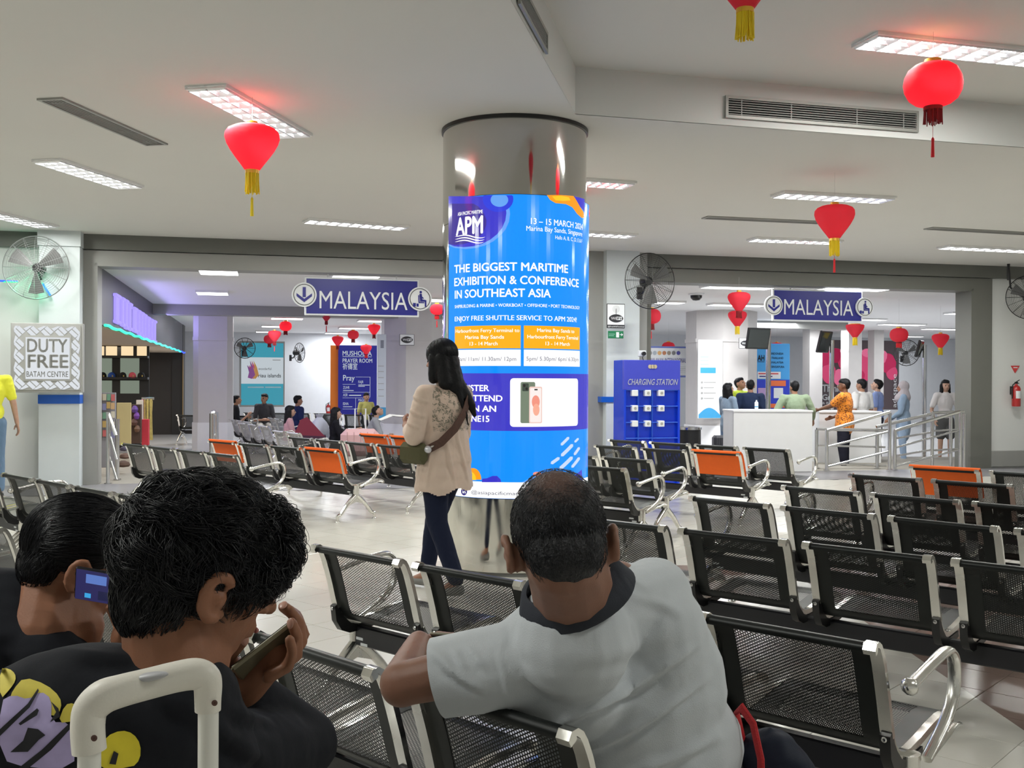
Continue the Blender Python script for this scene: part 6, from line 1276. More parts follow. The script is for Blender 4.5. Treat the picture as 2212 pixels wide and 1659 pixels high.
for a_, b_, r_ in () if True else (((1190, 1555, 2.195), (1505, 1385, 2.235), .012), ((1215, 1600, 2.20), (1520, 1450, 2.24), .010), ((930, 1405, 2.235), (1045, 1500, 2.20), .009), ((1330, 1655, 2.215), (1545, 1590, 2.26), .011)):
    p0, p1 = W(*a_), W(*b_); mdp = p0.lerp(p1, .5) + V3((0, .004, -.012)); p0.y += .016; p1.y += .016; cap_(sh, p0, r_, mdp, r_ * 1.6, 8); cap_(sh, mdp, r_ * 1.6, p1, r_, 8)
polo = cloth('grey_pique', (.50, .53, .56), .8, b=.5, bs=420, vary=.03, folds=.22, fs=5)
po = skin_over('polo_shirt', sh, polo, pm, root, .007, 12, folds=[(1180, 1575, 1515, 1385, 14, .019, .012), (1225, 1640, 1540, 1455, 16, .017, .011), (1330, 1675, 1560, 1585, 12, .014, .012), (925, 1400, 1060, 1500, 10, .013, .009),
    (1005, 1392, 1055, 1450, 2, .006, .007), (975, 1400, 1010, 1450, 2, .005, .006), (1360, 1290, 1480, 1330, -8, .006, .012), (1075, 1395, 1110, 1560, 0, .004, .006), (1090, 1400, 1200, 1500, 14, .006, .018), (1250, 1430, 1500, 1340, 10, .006, .02)])
# the sleeve ends in a clean hem around the upper arm
bm = bmesh.new(); bm.from_mesh(po.data); pc0 = el.lerp(shL, .33) - root; pn0 = (el - shL).normalized()
fs_ = [f for f in bm.faces if (f.calc_center_median() - pc0).length < .17]; g_ = set(fs_) | {e for f in fs_ for e in f.edges} | {v for f in fs_ for v in f.verts}
bmesh.ops.bisect_plane(bm, geom=list(g_), plane_co=pc0, plane_no=pn0, clear_outer=True); bm.to_mesh(po.data); bm.free(); po.data.polygons.foreach_set('use_smooth', [True] * len(po.data.polygons))
co = MB(); cc = nb + V3((0, .015, .01)); Rc = Matrix.Rotation(-.40, 3, 'Y') @ Matrix.Rotation(.30, 3, 'X'); vs = []; nn_ = 36
for k in range(nn_ + 1):
    a = math.radians(-150 + 300 * k / nn_) - PI / 2
    for r, z in ((.100, .022), (.096, .034), (.108, .034), (.134, -.018), (.129, -.026), (.108, .010)): vs.append(cc + Rc @ V3((r * math.cos(a) * 1.02, r * math.sin(a) * .95, z)) - root)
co.add(vs, [(k * 6 + j, k * 6 + (j + 1) % 6, (k + 1) * 6 + (j + 1) % 6, (k + 1) * 6 + j) for k in range(nn_) for j in range(6)]); co.build('collar', cloth('collar_charcoal', (.035, .038, .048), .85), pm, smooth=80)
pn = MB(); ell(pn, pel, V3((.20, .16, .15)))
for a_, ra, b_, rb in ((pel + V3((-.1, 0, -.02)), .115, pel + V3((-.05, .42, .0)), .08), (pel + V3((.1, 0, -.02)), .115, pel + V3((.2, .40, .0)), .08), (pel + V3((-.05, .42, 0)), .08, V3((.22, 2.92, .12)), .06), (pel + V3((.2, .40, 0)), .08, V3((.52, 2.90, .12)), .06)): cap_(pn, a_, ra, b_, rb)
skin_over('trousers', pn, cloth('dark_trousers', (.02, .02, .025)), pm, root, .012, 5)
for q in ((.22, 2.92, .05, .27, 3.06), (.52, 2.90, .05, .59, 3.04)): m = MB(); cap_(m, V3(q[:3]) - root + V3((0, -.03, 0)), .042, V3((q[3], q[4], .042)) - root, .038); m.build('shoe', M_BLACK, pm)
def bald(nt, b, tc):
    """thinning crown: the hair lets the scalp show on one patch of the head"""
    L = nt.links.new; mp = nt.nodes.new('ShaderNodeVectorMath'); mp.operation = 'DISTANCE'; pc = c + Rh @ (V3((-.004, -.085, .088)) * hs) - root; mp.inputs[1].default_value = pc; L(tc.outputs['Object'], mp.inputs[0])
    no = nt.nodes.new('ShaderNodeTexNoise'); no.inputs['Scale'].default_value = 60; no.inputs['Detail'].default_value = 5; L(tc.outputs['Object'], no.inputs['Vector'])
    ad = nt.nodes.new('ShaderNodeMath'); ad.operation = 'MULTIPLY_ADD'; L(no.outputs['Fac'], ad.inputs[0]); ad.inputs[1].default_value = .07; L(mp.outputs['Value'], ad.inputs[2])
    r = nt.nodes.new('ShaderNodeMapRange'); L(ad.outputs[0], r.inputs['Value']); r.inputs['From Min'].default_value = .055; r.inputs['From Max'].default_value = .115; r.inputs['To Min'].default_value = .5; r.inputs['To Max'].default_value = 0
    mx = nt.nodes.new('ShaderNodeMix'); mx.data_type = 'RGBA'; L(r.outputs[0], mx.inputs[0]); mx.inputs[6].default_value = (.009, .009, .012, 1); mx.inputs[7].default_value = (.16, .07, .045, 1); L(mx.outputs[2], b.inputs['Base Color'])
hm = MB(); T_ = lambda q: c + Rh @ (V3(q) * hs); ell(hm, T_((0, -.018, .030)), V3((.0805, .0985, .0975)) * hs, Rh); ell(hm, T_((0, -.050, -.02)), V3((.070, .060, .070)) * hs, Rh)
skin_over('hair', hm, mat('thinning_hair', (.01, .01, .012), .55, bump=.8, bscale=160, tweak=bald), pm, root, .007, 3)
hc = T_((0, -.018, .030)); rad = V3((.082, .100, .099)) * hs
strands('short_hair', 4200, hc, Rh, rad, M_LOCK, pm, root, lambda d, r: d.y < .75 and d.z > -.62 and ((d - V3((-.04, -.70, .72)).normalized()).length > .40 + r.uniform(-.14, .30)), lambda q: V3((.15, .5, -.75)) if q.z < .6 else V3((.3, .9, .0)), .015, 3, .0006, lift=.003, seed=4, jitter=.45)
strands('nape_stubble', 1300, T_((0, -.050, -.02)), Rh, V3((.0715, .0615, .0715)) * hs, M_LOCK, pm, root, lambda d, r: d.y < .1 and d.z > -.75 + r.uniform(0, .3), lambda q: V3((0, -.1, -1)), .012, 2, .0006, lift=.003, seed=5, jitter=.4)
eyes(pm, c, Rh, hs, root)
def phone(label, c, R, w_=.073, h_=.155, lit=None, body_=(.03, .03, .03), clear=False):
    t = thing('mobile_phone', label, 'phone', M=Matrix.Translation(c) @ R.to_4x4()); m = MB(); m.box((0, 0, 0), (w_, .0085, h_), b=.0035); m.build('case', mat('phone_' + label[:8].replace(' ', '_'), body_, .25, .4), t)
    m = MB(); m.box((0, -.0046, 0), (w_ - .006, .0006, h_ - .006)); m.build('screen', lit or mat('phone_glass', (.01, .01, .012), .06), t)
    for x in (-.02, .016): m = MB(); m.box((x, 0, -h_ / 2), (.006, .003, .001)); m.build('port', M_BLACK, t)
    return t
pc_ = W(975, 1376, 2.60); phone('beige-edged phone in the hand of the man in the grey polo', pc_, Matrix.Rotation(-.2, 3, 'Z') @ Matrix.Rotation(1.25, 3, 'X'), body_=(.30, .28, .22))
# ---- curly-haired man, lower left
root = V3((-.52, 1.50, 0)); pm = thing('person', 'curly-haired man in a black printed T-shirt holding a phone to his cheek', 'person', root)
sk2 = skin_mat('curly_man', (.26, .115, .065)); c = W(436, 1244, 1.48); yaw = math.radians(-52); Rh = Matrix.Rotation(yaw, 3, 'Z') @ Matrix.Rotation(math.radians(-16), 3, 'X') @ Matrix.Rotation(math.radians(4), 3, 'Y'); hs = 1.03
body = MB(); head(body, c, Rh, hs, ears=1.35); nb = W(372, 1436, 1.44); cap_(body, c + Rh @ V3((0, -.040, -.05)), .060, nb, .066); cap_(body, c + Rh @ V3((0, -.02, -.05)), .056, nb + V3((.012, .03, 0)), .062)
shL, shR = W(70, 1560, 1.38), W(500, 1640, 1.56); elR = V3((-.36, 1.80, .80)); wrR = W(532, 1500, 1.68); pel = V3((-.62, 1.42, .50))
for a_, ra, b_, rb in ((shR, .05, elR, .042), (elR, .042, wrR, .031), (shL, .05, V3((-.80, 1.62, .72)), .042), (V3((-.80, 1.62, .72)), .042, V3((-.66, 1.80, .66)), .03), (pel + V3((-.09, .02, 0)), .08, V3((-.56, 1.86, .52)), .055), (pel + V3((.08, -.02, 0)), .08, V3((-.30, 1.74, .52)), .055), (V3((-.56, 1.86, .52)), .055, V3((-.52, 1.88, .09)), .036), (V3((-.30, 1.74, .52)), .055, V3((-.26, 1.76, .09)), .036), (V3((-.52, 1.88, .07)), .036, V3((-.45, 1.98, .04)), .03), (V3((-.26, 1.76, .07)), .036, V3((-.18, 1.86, .04)), .03)): cap_(body, a_, ra, b_, rb)
ell(body, V3((-.56, 1.44, .84)), V3((.14, .09, .20))); ell(body, pel, V3((.15, .12, .12)))
# right hand cupping the phone: palm below, four fingers curled round its far edge, thumb at the ear
hw = wrR; P_ = lambda x, y, d: W(x, y, d)
for a_, ra, b_, rb in ((P_(520, 1500, 1.66), .030, P_(560, 1450, 1.655), .030), (P_(560, 1450, 1.655), .029, P_(600, 1420, 1.65), .026), (P_(540, 1480, 1.67), .026, P_(500, 1440, 1.64), .019)): cap_(body, a_, ra, b_, rb)
for ch_ in (((595, 1425, 1.66, .0125), (655, 1372, 1.675, .0112), (640, 1330, 1.66, .0102), (612, 1311, 1.635, .0095)), ((600, 1432, 1.645, .0125), (650, 1388, 1.655, .0112), (646, 1345, 1.645, .0100), (625, 1318, 1.63, .0092)), ((595, 1448, 1.625, .0120), (640, 1415, 1.635, .0108), (642, 1375, 1.625, .0098), (630, 1345, 1.610, .0090)), ((580, 1462, 1.61, .0112), (622, 1440, 1.615, .0100), (632, 1408, 1.605, .0090), (626, 1382, 1.595, .0084)), ((500, 1446, 1.64, .0155), (492, 1415, 1.615, .0140), (522, 1382, 1.60, .0125))):
    q = [(W(a_, b_, d_), r_) for a_, b_, d_, r_ in ch_]
    for i in range(len(q) - 1): cap_(body, q[i][0], q[i][1], q[i + 1][0], q[i + 1][1], 10)
skin_over('body', body, sk2, pm, root, .0045, 3)
for x, y, d_, ax in ((529, 1383, 1.589, (.3, -1, .25)), (612, 1307, 1.628, (-.1, -.6, .9)), (627, 1347, 1.600, (-.6, -1, .2))):
    p = W(x, y, d_) - root; m = MB(); Rn = basis(ax); ell(m, p, V3((.0062, .0022, .0085)), Rn); m.build('fingernail', mat('nail', (.45, .24, .18), .3), pm)
M_TEE = cloth('black_tee', (.010, .011, .015), .8, b=.2, folds=.3, fs=5)
sh = MB(); ell(sh, V3((-.555, 1.42, .93)), V3((.205, .115, .14)), Matrix.Rotation(.30, 3, 'Z') @ Matrix.Rotation(.16, 3, 'Y')); ell(sh, V3((-.58, 1.43, .78)), V3((.19, .13, .24))); ell(sh, pel + V3((0, 0, .06)), V3((.19, .15, .15)))
cap_(sh, shL, .082, V3((-.76, 1.52, .80)), .075); cap_(sh, shR, .075, elR.lerp(shR, .5), .068); cap_(sh, elR, .060, wrR.lerp(elR, .10) + V3((0, 0, 0)), .047); cap_(sh, shR, .07, elR, .06); cap_(sh, shL, .078, nb + V3((-.05, -.0, -.06)), .075); cap_(sh, shR, .072, nb + V3((.02, .01, -.10)), .072); cap_(sh, nb + V3((0, 0, -.07)), .10, nb + V3((-.005, .005, -.025)), .076)
shirt_o = skin_over('t_shirt', sh, M_TEE, pm, root, .006, 10, folds=[(330, 1470, 560, 1620, 10, .007, .012), (110, 1400, 300, 1425, 6, .005, .012), (430, 1560, 590, 1650, 6, .007, .010), (255, 1520, 420, 1640, 8, .005, .016), (480, 1520, 590, 1560, 6, .006, .010)])
pn = MB(); ell(pn, pel, V3((.17, .14, .14)))
for a_, ra, b_, rb in ((pel + V3((-.09, .02, 0)), .10, V3((-.56, 1.86, .52)), .072), (pel + V3((.08, -.02, 0)), .10, V3((-.30, 1.74, .52)), .072), (V3((-.56, 1.86, .52)), .072, V3((-.52, 1.88, .11)), .055), (V3((-.30, 1.74, .52)), .072, V3((-.26, 1.76, .11)), .055)): cap_(pn, a_, ra, b_, rb)
skin_over('trousers', pn, cloth('dark_trousers', (.02, .02, .025)), pm, root, .012, 5)
for x, y, x2, y2 in ((-.52, 1.86, -.45, 2.0), (-.26, 1.74, -.18, 1.88)): m = MB(); cap_(m, V3((x, y, .045)) - root, .042, V3((x2, y2, .04)) - root, .036); m.build('shoe', M_BLACK, pm)
# printed lettering laid on the back of the T-shirt
def decal(pts, Y, m, off=.0025, name='print'):
    """an outline seen at pixels pts, dropped onto the shirt surface as a thin printed film"""
    if 'gap' not in m.name:
        for _ in range(1): pts = [q for i in range(len(pts)) for q in ((pts[i][0] * .75 + pts[(i + 1) % len(pts)][0] * .25, pts[i][1] * .75 + pts[(i + 1) % len(pts)][1] * .25), (pts[i][0] * .25 + pts[(i + 1) % len(pts)][0] * .75, pts[i][1] * .25 + pts[(i + 1) % len(pts)][1] * .75))]
    bm = bmesh.new(); f = bm.faces.new([bm.verts.new((x, y, 0)) for x, y in pts]); bmesh.ops.triangulate(bm, faces=[f])
    for ax in ((1, 0, 0), (0, 1, 0)):
        lo, hi = min(p[0] if ax[0] else p[1] for p in pts), max(p[0] if ax[0] else p[1] for p in pts); k = math.ceil(lo / 12)
        while k * 12 < hi: bmesh.ops.bisect_plane(bm, geom=bm.verts[:] + bm.edges[:] + bm.faces[:], dist=1e-4, plane_co=(k * 12 * ax[0], k * 12 * ax[1], 0), plane_no=ax); k += 1
    bm.verts.index_update(); vs = []; last = None
    for v in bm.verts:
        r = ray(v.co.x, v.co.y); o = V3((0, 0, H)) - root; ok, p, n, i = shirt_o.ray_cast(o, r.normalized())
        if not ok: p = last or (o + r * Y)
        last = p; vs.append(p - r.normalized() * off)
    mb = MB(); mb.add(vs, [[v.index for v in f.verts] for f in bm.faces]); bm.free(); return mb.build(name, m, pm, smooth=180)
bpy.context.view_layer.update()
PY, PL = mat('print_yellow', (.62, .52, .07), .7, vary=.25, vscale=40), mat('print_lilac', (.42, .36, .62), .7, vary=.25, vscale=30)
decal([(0, 1443), (20, 1444), (33, 1455), (34, 1470), (22, 1488), (0, 1512)], 1.3, PY)
decal([(52, 1462), (100, 1478), (130, 1505), (133, 1530), (118, 1552), (60, 1520), (20, 1512), (28, 1490)], 1.3, PY)
decal([(0, 1515), (28, 1500), (62, 1512), (88, 1492), (112, 1510), (110, 1560), (150, 1560), (162, 1600), (160, 1659), (60, 1659), (0, 1640)], 1.3, PL, .003)
decal([(125, 1562), (140, 1522), (160, 1518), (172, 1535), (160, 1558)], 1.3, PY, .0034)
decal([(230, 1590), (262, 1577), (288, 1584), (304, 1608), (303, 1640), (285, 1659), (205, 1659), (215, 1620)], 1.3, mat('print_bright_yellow', (.72, .60, .03), .7, vary=.15, vscale=40))
for pts in ([(0, 1575), (60, 1520), (82, 1487), (84, 1492), (64, 1528), (0, 1590)], [(40, 1563), (80, 1530), (84, 1534), (80, 1545), (44, 1567)], [(60, 1572), (82, 1575), (98, 1588), (84, 1598), (60, 1624), (22, 1625), (50, 1600)], [(40, 1659), (90, 1620), (150, 1562), (154, 1572), (110, 1620), (62, 1659)], [(236, 1650), (246, 1622), (256, 1628), (250, 1652)], [(110, 1515), (126, 1530), (130, 1548), (108, 1560), (121, 1538)]): decal(pts, 1.3, mat('print_black_gap', (.012, .012, .016), .8), .0042)
hm = MB(); T_ = lambda q: c + Rh @ (V3(q) * hs)
ell(hm, T_((0, -.020, .038)), V3((.088, .108, .090)) * hs, Rh); ell(hm, T_((0, .026, .066)), V3((.074, .080, .050)) * hs, Rh); ell(hm, T_((.0, -.060, -.030)), V3((.070, .050, .072)) * hs, Rh)
skin_over('hair', hm, M_HAIR, pm, root, .007, 3, disp=(.03, .016))
hc = T_((0, -.012, .040)); rad = V3((.093, .118, .095)) * hs
strands('nape_hair', 1500, T_((0, -.052, -.02)), Rh, V3((.076, .062, .085)) * hs, M_LOCK, pm, root, lambda d, r: d.y < .3, lambda q: V3((0, -.1, -1)), .035, 4, .0009, lift=.003, seed=13, jitter=.3)
strands('curly_locks', 760, hc, Rh, rad, M_LOCK, pm, root, lambda d, r: (d.z > -.1 or (d.y < -.0 and d.z > -.75)), lambda q: V3((.55, .75, -.25)) if q.z > .25 else V3((.25, .35, -.8)), .080, 10, .00085, curl=.0085, cfreq=7, lift=.006, seed=11, jitter=.5, clump=9)
strands('fringe_curls', 120, T_((.02, .025, .055)), Rh, V3((.080, .084, .078)) * hs, M_LOCK, pm, root, lambda d, r: d.y > .1 and d.z > -.25, lambda q: V3((.4, .4, -.9)), .062, 14, .0008, curl=.011, cfreq=11, lift=.006, clump=5, seed=12, jitter=.5)
eyes(pm, c, Rh, hs, root)
a0, a1 = W(505, 1440, 1.595), W(618, 1352, 1.625); yv = (a1 - a0).normalized(); nrm = V3((-.45, .55, .70)); nrm = (nrm - yv * nrm.dot(yv)).normalized(); R_ = Matrix((yv.cross(nrm) * 1.0, -nrm, yv)).transposed()
if R_.determinant() < 0: R_ = Matrix((-yv.cross(nrm), -nrm, yv)).transposed()
ctr = (a0 + a1) / 2 + (R_ @ V3((1, 0, 0))) * (.036 if (R_ @ V3((1, 0, 0))).y > 0 else -.036)
phone('phone in a clear worn case held by the curly-haired man', ctr, R_, h_=(a1 - a0).length * 1.12, body_=(.22, .20, .13))
# ---- man at the far left with slicked hair
root = V3((-.98, 2.20, 0)); pm = thing('person', 'man with slicked-back faded hair in black at the left edge with a lit phone', 'person', root)
c = W(168, 1222, 2.14); Rh = Matrix.Rotation(math.radians(-58), 3, 'Z') @ Matrix.Rotation(math.radians(-22), 3, 'X'); hs = 1.0
body = MB(); head(body, c, Rh, hs, ears=1.35); nb = W(92, 1368, 2.07); cap_(body, c + Rh @ V3((0, -.035, -.055)), .060, nb, .070); cap_(body, c + Rh @ V3((0, .01, -.06)), .054, nb + V3((.04, .04, 0)), .066)
shL, shR = W(-110, 1400, 2.0), W(90, 1490, 2.20); pel = V3((-1.12, 2.12, .50)); elR = V3((-.82, 2.22, .74)); wrR = W(272, 1420, 2.06)
for a_, ra, b_, rb in ((shR, .05, elR, .042), (elR, .042, wrR, .029), (shL, .05, V3((-1.30, 2.3, .75)), .042), (V3((-1.30, 2.3, .75)), .042, V3((-1.1, 2.5, .72)), .03), (pel, .09, pel + V3((.18, .38, .02)), .06), (pel + V3((-.14, .08, 0)), .09, pel + V3((.0, .5, .02)), .06), (pel + V3((.18, .38, .02)), .058, pel + V3((.2, .4, -.41)), .036), (pel + V3((.0, .5, .02)), .058, pel + V3((.02, .52, -.41)), .036), (pel + V3((.2, .4, -.43)), .036, pel + V3((.27, .48, -.46)), .03), (pel + V3((.02, .52, -.43)), .036, pel + V3((.09, .6, -.46)), .03)): cap_(body, a_, ra, b_, rb)
ell(body, V3((-1.04, 2.12, .82)), V3((.14, .09, .20)))
for a_, ra, b_, rb in ((wrR, .028, W(272, 1375, 2.05), .030),): cap_(body, a_, ra, b_, rb)
for ch_ in (((266, 1378, 2.03, .0135), (272, 1345, 2.00, .0125), (268, 1302, 1.985, .0112)), ((262, 1366, 2.05, .011), (248, 1335, 2.07, .010), (236, 1312, 2.06, .009)), ((276, 1360, 2.06, .011), (272, 1325, 2.08, .010), (262, 1302, 2.07, .009)), ((290, 1360, 2.06, .011), (292, 1320, 2.08, .010), (282, 1295, 2.07, .009)), ((300, 1362, 2.05, .010), (308, 1325, 2.07, .009), (300, 1300, 2.06, .008))):
    q = [(W(a_, b_, d_), r_) for a_, b_, d_, r_ in ch_]
    for i in range(len(q) - 1): cap_(body, q[i][0], q[i][1], q[i + 1][0], q[i + 1][1], 10)
skin_over('body', body, sk2, pm, root, .0055, 3)
p = W(267, 1299, 1.975) - root; m = MB(); ell(m, p, V3((.0070, .0025, .0085)), basis((0, -1, .15))); m.build('fingernail', mat('nail', (.45, .24, .18), .3), pm)
sh = MB(); ell(sh, V3((-1.06, 2.10, .90)), V3((.19, .12, .15)), Matrix.Rotation(.35, 3, 'Z')); ell(sh, V3((-1.08, 2.12, .74)), V3((.18, .13, .24))); cap_(sh, shL, .078, V3((-1.25, 2.2, .84)), .07); cap_(sh, shR, .075, elR.lerp(shR, .4), .066); cap_(sh, shL, .088, nb + V3((-.05, -.01, -.025)), .080); cap_(sh, shR, .072, nb + V3((.02, .02, -.07)), .075); cap_(sh, nb + V3((0, 0, -.06)), .10, nb + V3((-.005, .005, -.02)), .078); ell(sh, pel + V3((0, 0, .06)), V3((.17, .14, .14)))
skin_over('t_shirt', sh, M_TEE, pm, root, .008, 5)
pn = MB(); ell(pn, pel, V3((.17, .14, .13)))
for a_, ra, b_, rb in ((pel, .10, pel + V3((.18, .38, .02)), .07), (pel + V3((-.14, .08, 0)), .10, pel + V3((.0, .5, .02)), .07), (pel + V3((.18, .38, .02)), .068, pel + V3((.2, .4, -.39)), .055), (pel + V3((.0, .5, .02)), .068, pel + V3((.02, .52, -.39)), .055)): cap_(pn, a_, ra, b_, rb)
skin_over('trousers', pn, cloth('dark_trousers', (.02, .02, .025)), pm, root, .012, 5)
for q in ((.2, .38), (.02, .5)): m = MB(); b0 = pel + V3((q[0], q[1], -.455)) - root; cap_(m, b0, .040, b0 + V3((.07, .12, -.005)), .036); m.build('shoe', M_BLACK, pm)
strands('nape_hair', 1200, c + Rh @ V3((0, -.062, -.005)), Rh, V3((.072, .053, .073)), M_LOCK, pm, root, lambda d, r: d.y < .3, lambda q: V3((0, -.1, -1)), .022, 3, .0007, lift=.002, seed=22, jitter=.3)
hm = MB(); T_ = lambda q: c + Rh @ (V3(q) * hs); ell(hm, T_((0, -.022, .040)), V3((.084, .106, .096)) * hs, Rh); ell(hm, T_((0, .035, .085)), V3((.068, .080, .046)) * hs, Rh); ell(hm, T_((0, -.062, -.005)), V3((.070, .050, .070)) * hs, Rh)
skin_over('hair', hm, M_HAIR, pm, root, .007, 3, disp=(.05, .005))
strands('slicked_locks', 3400, T_((0, -.008, .046)), Rh, V3((.087, .118, .100)) * hs, M_LOCK, pm, root, lambda d, r: d.z > .0 or (d.y < 0 and d.z > -.75), lambda q: V3((.0, -1, -.25)) if q.y > -.7 else V3((0, -.2, -1)), .085, 7, .0008, curl=.0012, cfreq=4, lift=.003, seed=21, jitter=.14)
eyes(pm, c, Rh, hs, root)
a0, a1 = W(233, 1268, 2.33), W(286, 1278, 2.33); pR = basis((.02, 1, .35), (.55, .05, 1)); ph = phone('lit phone showing a chat screen held by the man at the left edge', W(248, 1272, 2.02), pR @ Matrix.Rotation(math.radians(70), 3, 'Y'), lit=emit('chat_screen', lin(46, 44, 92), .9, True), body_=(.02, .02, .025))
for x, z, dx, dz, c_ in ((-.012, .03, .028, .055, (24, 26, 60)), (.018, .0, .02, .06, (30, 32, 66)), (-.016, -.035, .02, .04, (90, 120, 190)), (.016, .055, .012, .02, (120, 150, 215)), (.022, -.05, .010, .012, (60, 160, 220))): m = MB(); m.box((x, -.0052, z), (dx, .0004, dz)); m.build('chat_bubble', emit('chat_%d' % c_[2], lin(*c_), 1, True), ph)
# ---- walking woman in the cream tunic
root = V3((-.452, 6.9, 0)); pm = thing('person', 'woman with long black hair in a cream tunic walking past the column', 'person', root); B = Matrix.Rotation(math.radians(46), 3, 'Z'); T_ = lambda q: root + B @ V3(q)
sk4 = skin_mat('walker', (.34, .17, .11)); hd = V3((.0, .04, 1.575)); Rh = B @ Matrix.Rotation(math.radians(10), 3, 'Z') @ Matrix.Rotation(math.radians(-8), 3, 'X'); c = T_(hd)
body = MB(); head(body, c, Rh, 1.02, ears=0); cap_(body, T_((0, 0, 1.38)), .056, T_((0, .015, 1.52)), .05); ell(body, T_((0, 0, 1.18)), V3((.15, .10, .22)), B); ell(body, T_((0, 0, .93)), V3((.16, .12, .13)), B)
shd = [V3((-.175, 0, 1.34)), V3((.175, 0, 1.34))]; eL, wL = V3((-.245, .02, 1.075)), V3((-.13, .24, 1.13)); eR, wR_ = V3((.22, .06, 1.07)), V3((.06, .28, 1.12)); hipL, knL, anL = V3((-.085, 0, .90)), V3((-.08, -.02, .50)), V3((-.075, -.20, .12)); hipR, knR, anR = V3((.085, 0, .90)), V3((.08, .17, .50)), V3((.07, .24, .095))
for a_, ra, b_, rb in ((shd[0], .05, eL, .042), (eL, .042, wL, .027), (shd[1], .05, eR, .042), (eR, .042, wR_, .027), (hipL, .09, knL, .06), (knL, .06, anL, .038), (hipR, .09, knR, .06), (knR, .06, anR, .038), (anL, .034, anL + V3((0, .11, -.07)), .028), (anR, .034, anR + V3((0, .13, -.05)), .028)): cap_(body, T_(a_), ra, T_(b_), rb)
hand(body, T_(wL), B @ V3((.45, .7, .25)), B @ V3((-.6, .3, -.3)), 1, .7, .95); hand(body, T_(wR_), B @ V3((-.2, .8, .1)), B @ V3((.8, .2, -.3)), -1, .7, .95)
skin_over('body', body, sk4, pm, root, .009, 3)
def lace(nt, b, tc):
    L = nt.links.new; v = nt.nodes.new('ShaderNodeTexVoronoi'); v.feature = 'DISTANCE_TO_EDGE'; v.inputs['Scale'].default_value = 42; no = nt.nodes.new('ShaderNodeTexNoise'); no.inputs['Scale'].default_value = 22; L(tc.outputs['Object'], no.inputs['Vector'])
    mxv = nt.nodes.new('ShaderNodeMix'); mxv.data_type = 'VECTOR'; mxv.inputs[0].default_value = .08; L(tc.outputs['Object'], mxv.inputs[4]); L(no.outputs['Color'], mxv.inputs[5]); L(mxv.outputs[1], v.inputs['Vector'])
    r = nt.nodes.new('ShaderNodeMapRange'); r.inputs['From Min'].default_value = .02; r.inputs['From Max'].default_value = .14; L(v.outputs['Distance'], r.inputs['Value'])
    s = nt.nodes.new('ShaderNodeSeparateXYZ'); L(tc.outputs['Object'], s.inputs[0]); g = nt.nodes.new('ShaderNodeMath'); g.operation = 'GREATER_THAN'; L(s.outputs[2], g.inputs[0]); g.inputs[1].default_value = 1.10
    g2 = nt.nodes.new('ShaderNodeMath'); g2.operation = 'LESS_THAN'; L(s.outputs[2], g2.inputs[0]); g2.inputs[1].default_value = 1.42
    dt = nt.nodes.new('ShaderNodeVectorMath'); dt.operation = 'DOT_PRODUCT'; L(tc.outputs['Object'], dt.inputs[0]); dt.inputs[1].default_value = B @ V3((.55, -.9, 0)); g3 = nt.nodes.new('ShaderNodeMath'); g3.operation = 'GREATER_THAN'; L(dt.outputs['Value'], g3.inputs[0]); g3.inputs[1].default_value = -.03
    n3 = nt.nodes.new('ShaderNodeTexNoise'); n3.inputs['Scale'].default_value = 30; L(tc.outputs['Object'], n3.inputs['Vector']); gt = nt.nodes.new('ShaderNodeMath'); gt.operation = 'GREATER_THAN'; L(n3.outputs['Fac'], gt.inputs[0]); gt.inputs[1].default_value = .47
    def mul(a, b_): m_ = nt.nodes.new('ShaderNodeMath'); m_.operation = 'MULTIPLY'; L(a, m_.inputs[0]); L(b_, m_.inputs[1]); return m_.outputs[0]
    k = mul(mul(mul(g.outputs[0], g2.outputs[0]), g3.outputs[0]), mul(r.outputs[0], gt.outputs[0])); mx = nt.nodes.new('ShaderNodeMix'); mx.data_type = 'RGBA'; L(k, mx.inputs[0]); mx.inputs[6].default_value = (.66, .515, .42, 1); mx.inputs[7].default_value = (.24, .21, .16, 1); L(mx.outputs[2], b.inputs['Base Color'])
sh = MB(); ell(sh, T_((0, -.01, 1.21)), V3((.195, .135, .20)), B); ell(sh, T_((0, .0, 1.02)), V3((.190, .145, .20)), B)
for z0, r0, z1, r1 in ((1.05, .145, .90, .155), (.92, .150, .80, .160), (.80, .160, .72, .170)):
    for q in (-.05, .0, .05): cap_(sh, T_((q, 0, z0)), r0 * .9, T_((q * 1.1, 0, z1)), r1 * .95, 14)
cap_(sh, T_(shd[0]), .068, T_(eL), .068); cap_(sh, T_(eL), .070, T_(eL.lerp(wL, .55)), .050); cap_(sh, T_(shd[1]), .068, T_(eR), .062); cap_(sh, T_(eR), .062, T_(eR.lerp(wR_, .6)), .045); cap_(sh, T_(shd[0]), .068, T_(shd[1]), .068); cap_(sh, T_((0, 0, 1.35)), .075, T_((0, 0, 1.395)), .062)
tun = skin_over('tunic', sh, cloth('cream_tunic', (.66, .515, .42), .75, b=.1, folds=.3, fs=6, tweak=lace), pm, root, .010, 5, disp=(.10, .010), folds=[(960, 930, 985, 1060, 0, .012, .012), (935, 950, 920, 1060, 0, .010, .010), (915, 960, 905, 1050, 0, .009, .009), (985, 930, 1015, 1050, 0, .008, .012), (878, 880, 925, 900, 6, .010, .010), (885, 850, 930, 868, 6, .009, .010), (870, 905, 910, 925, 4, .008, .009)])
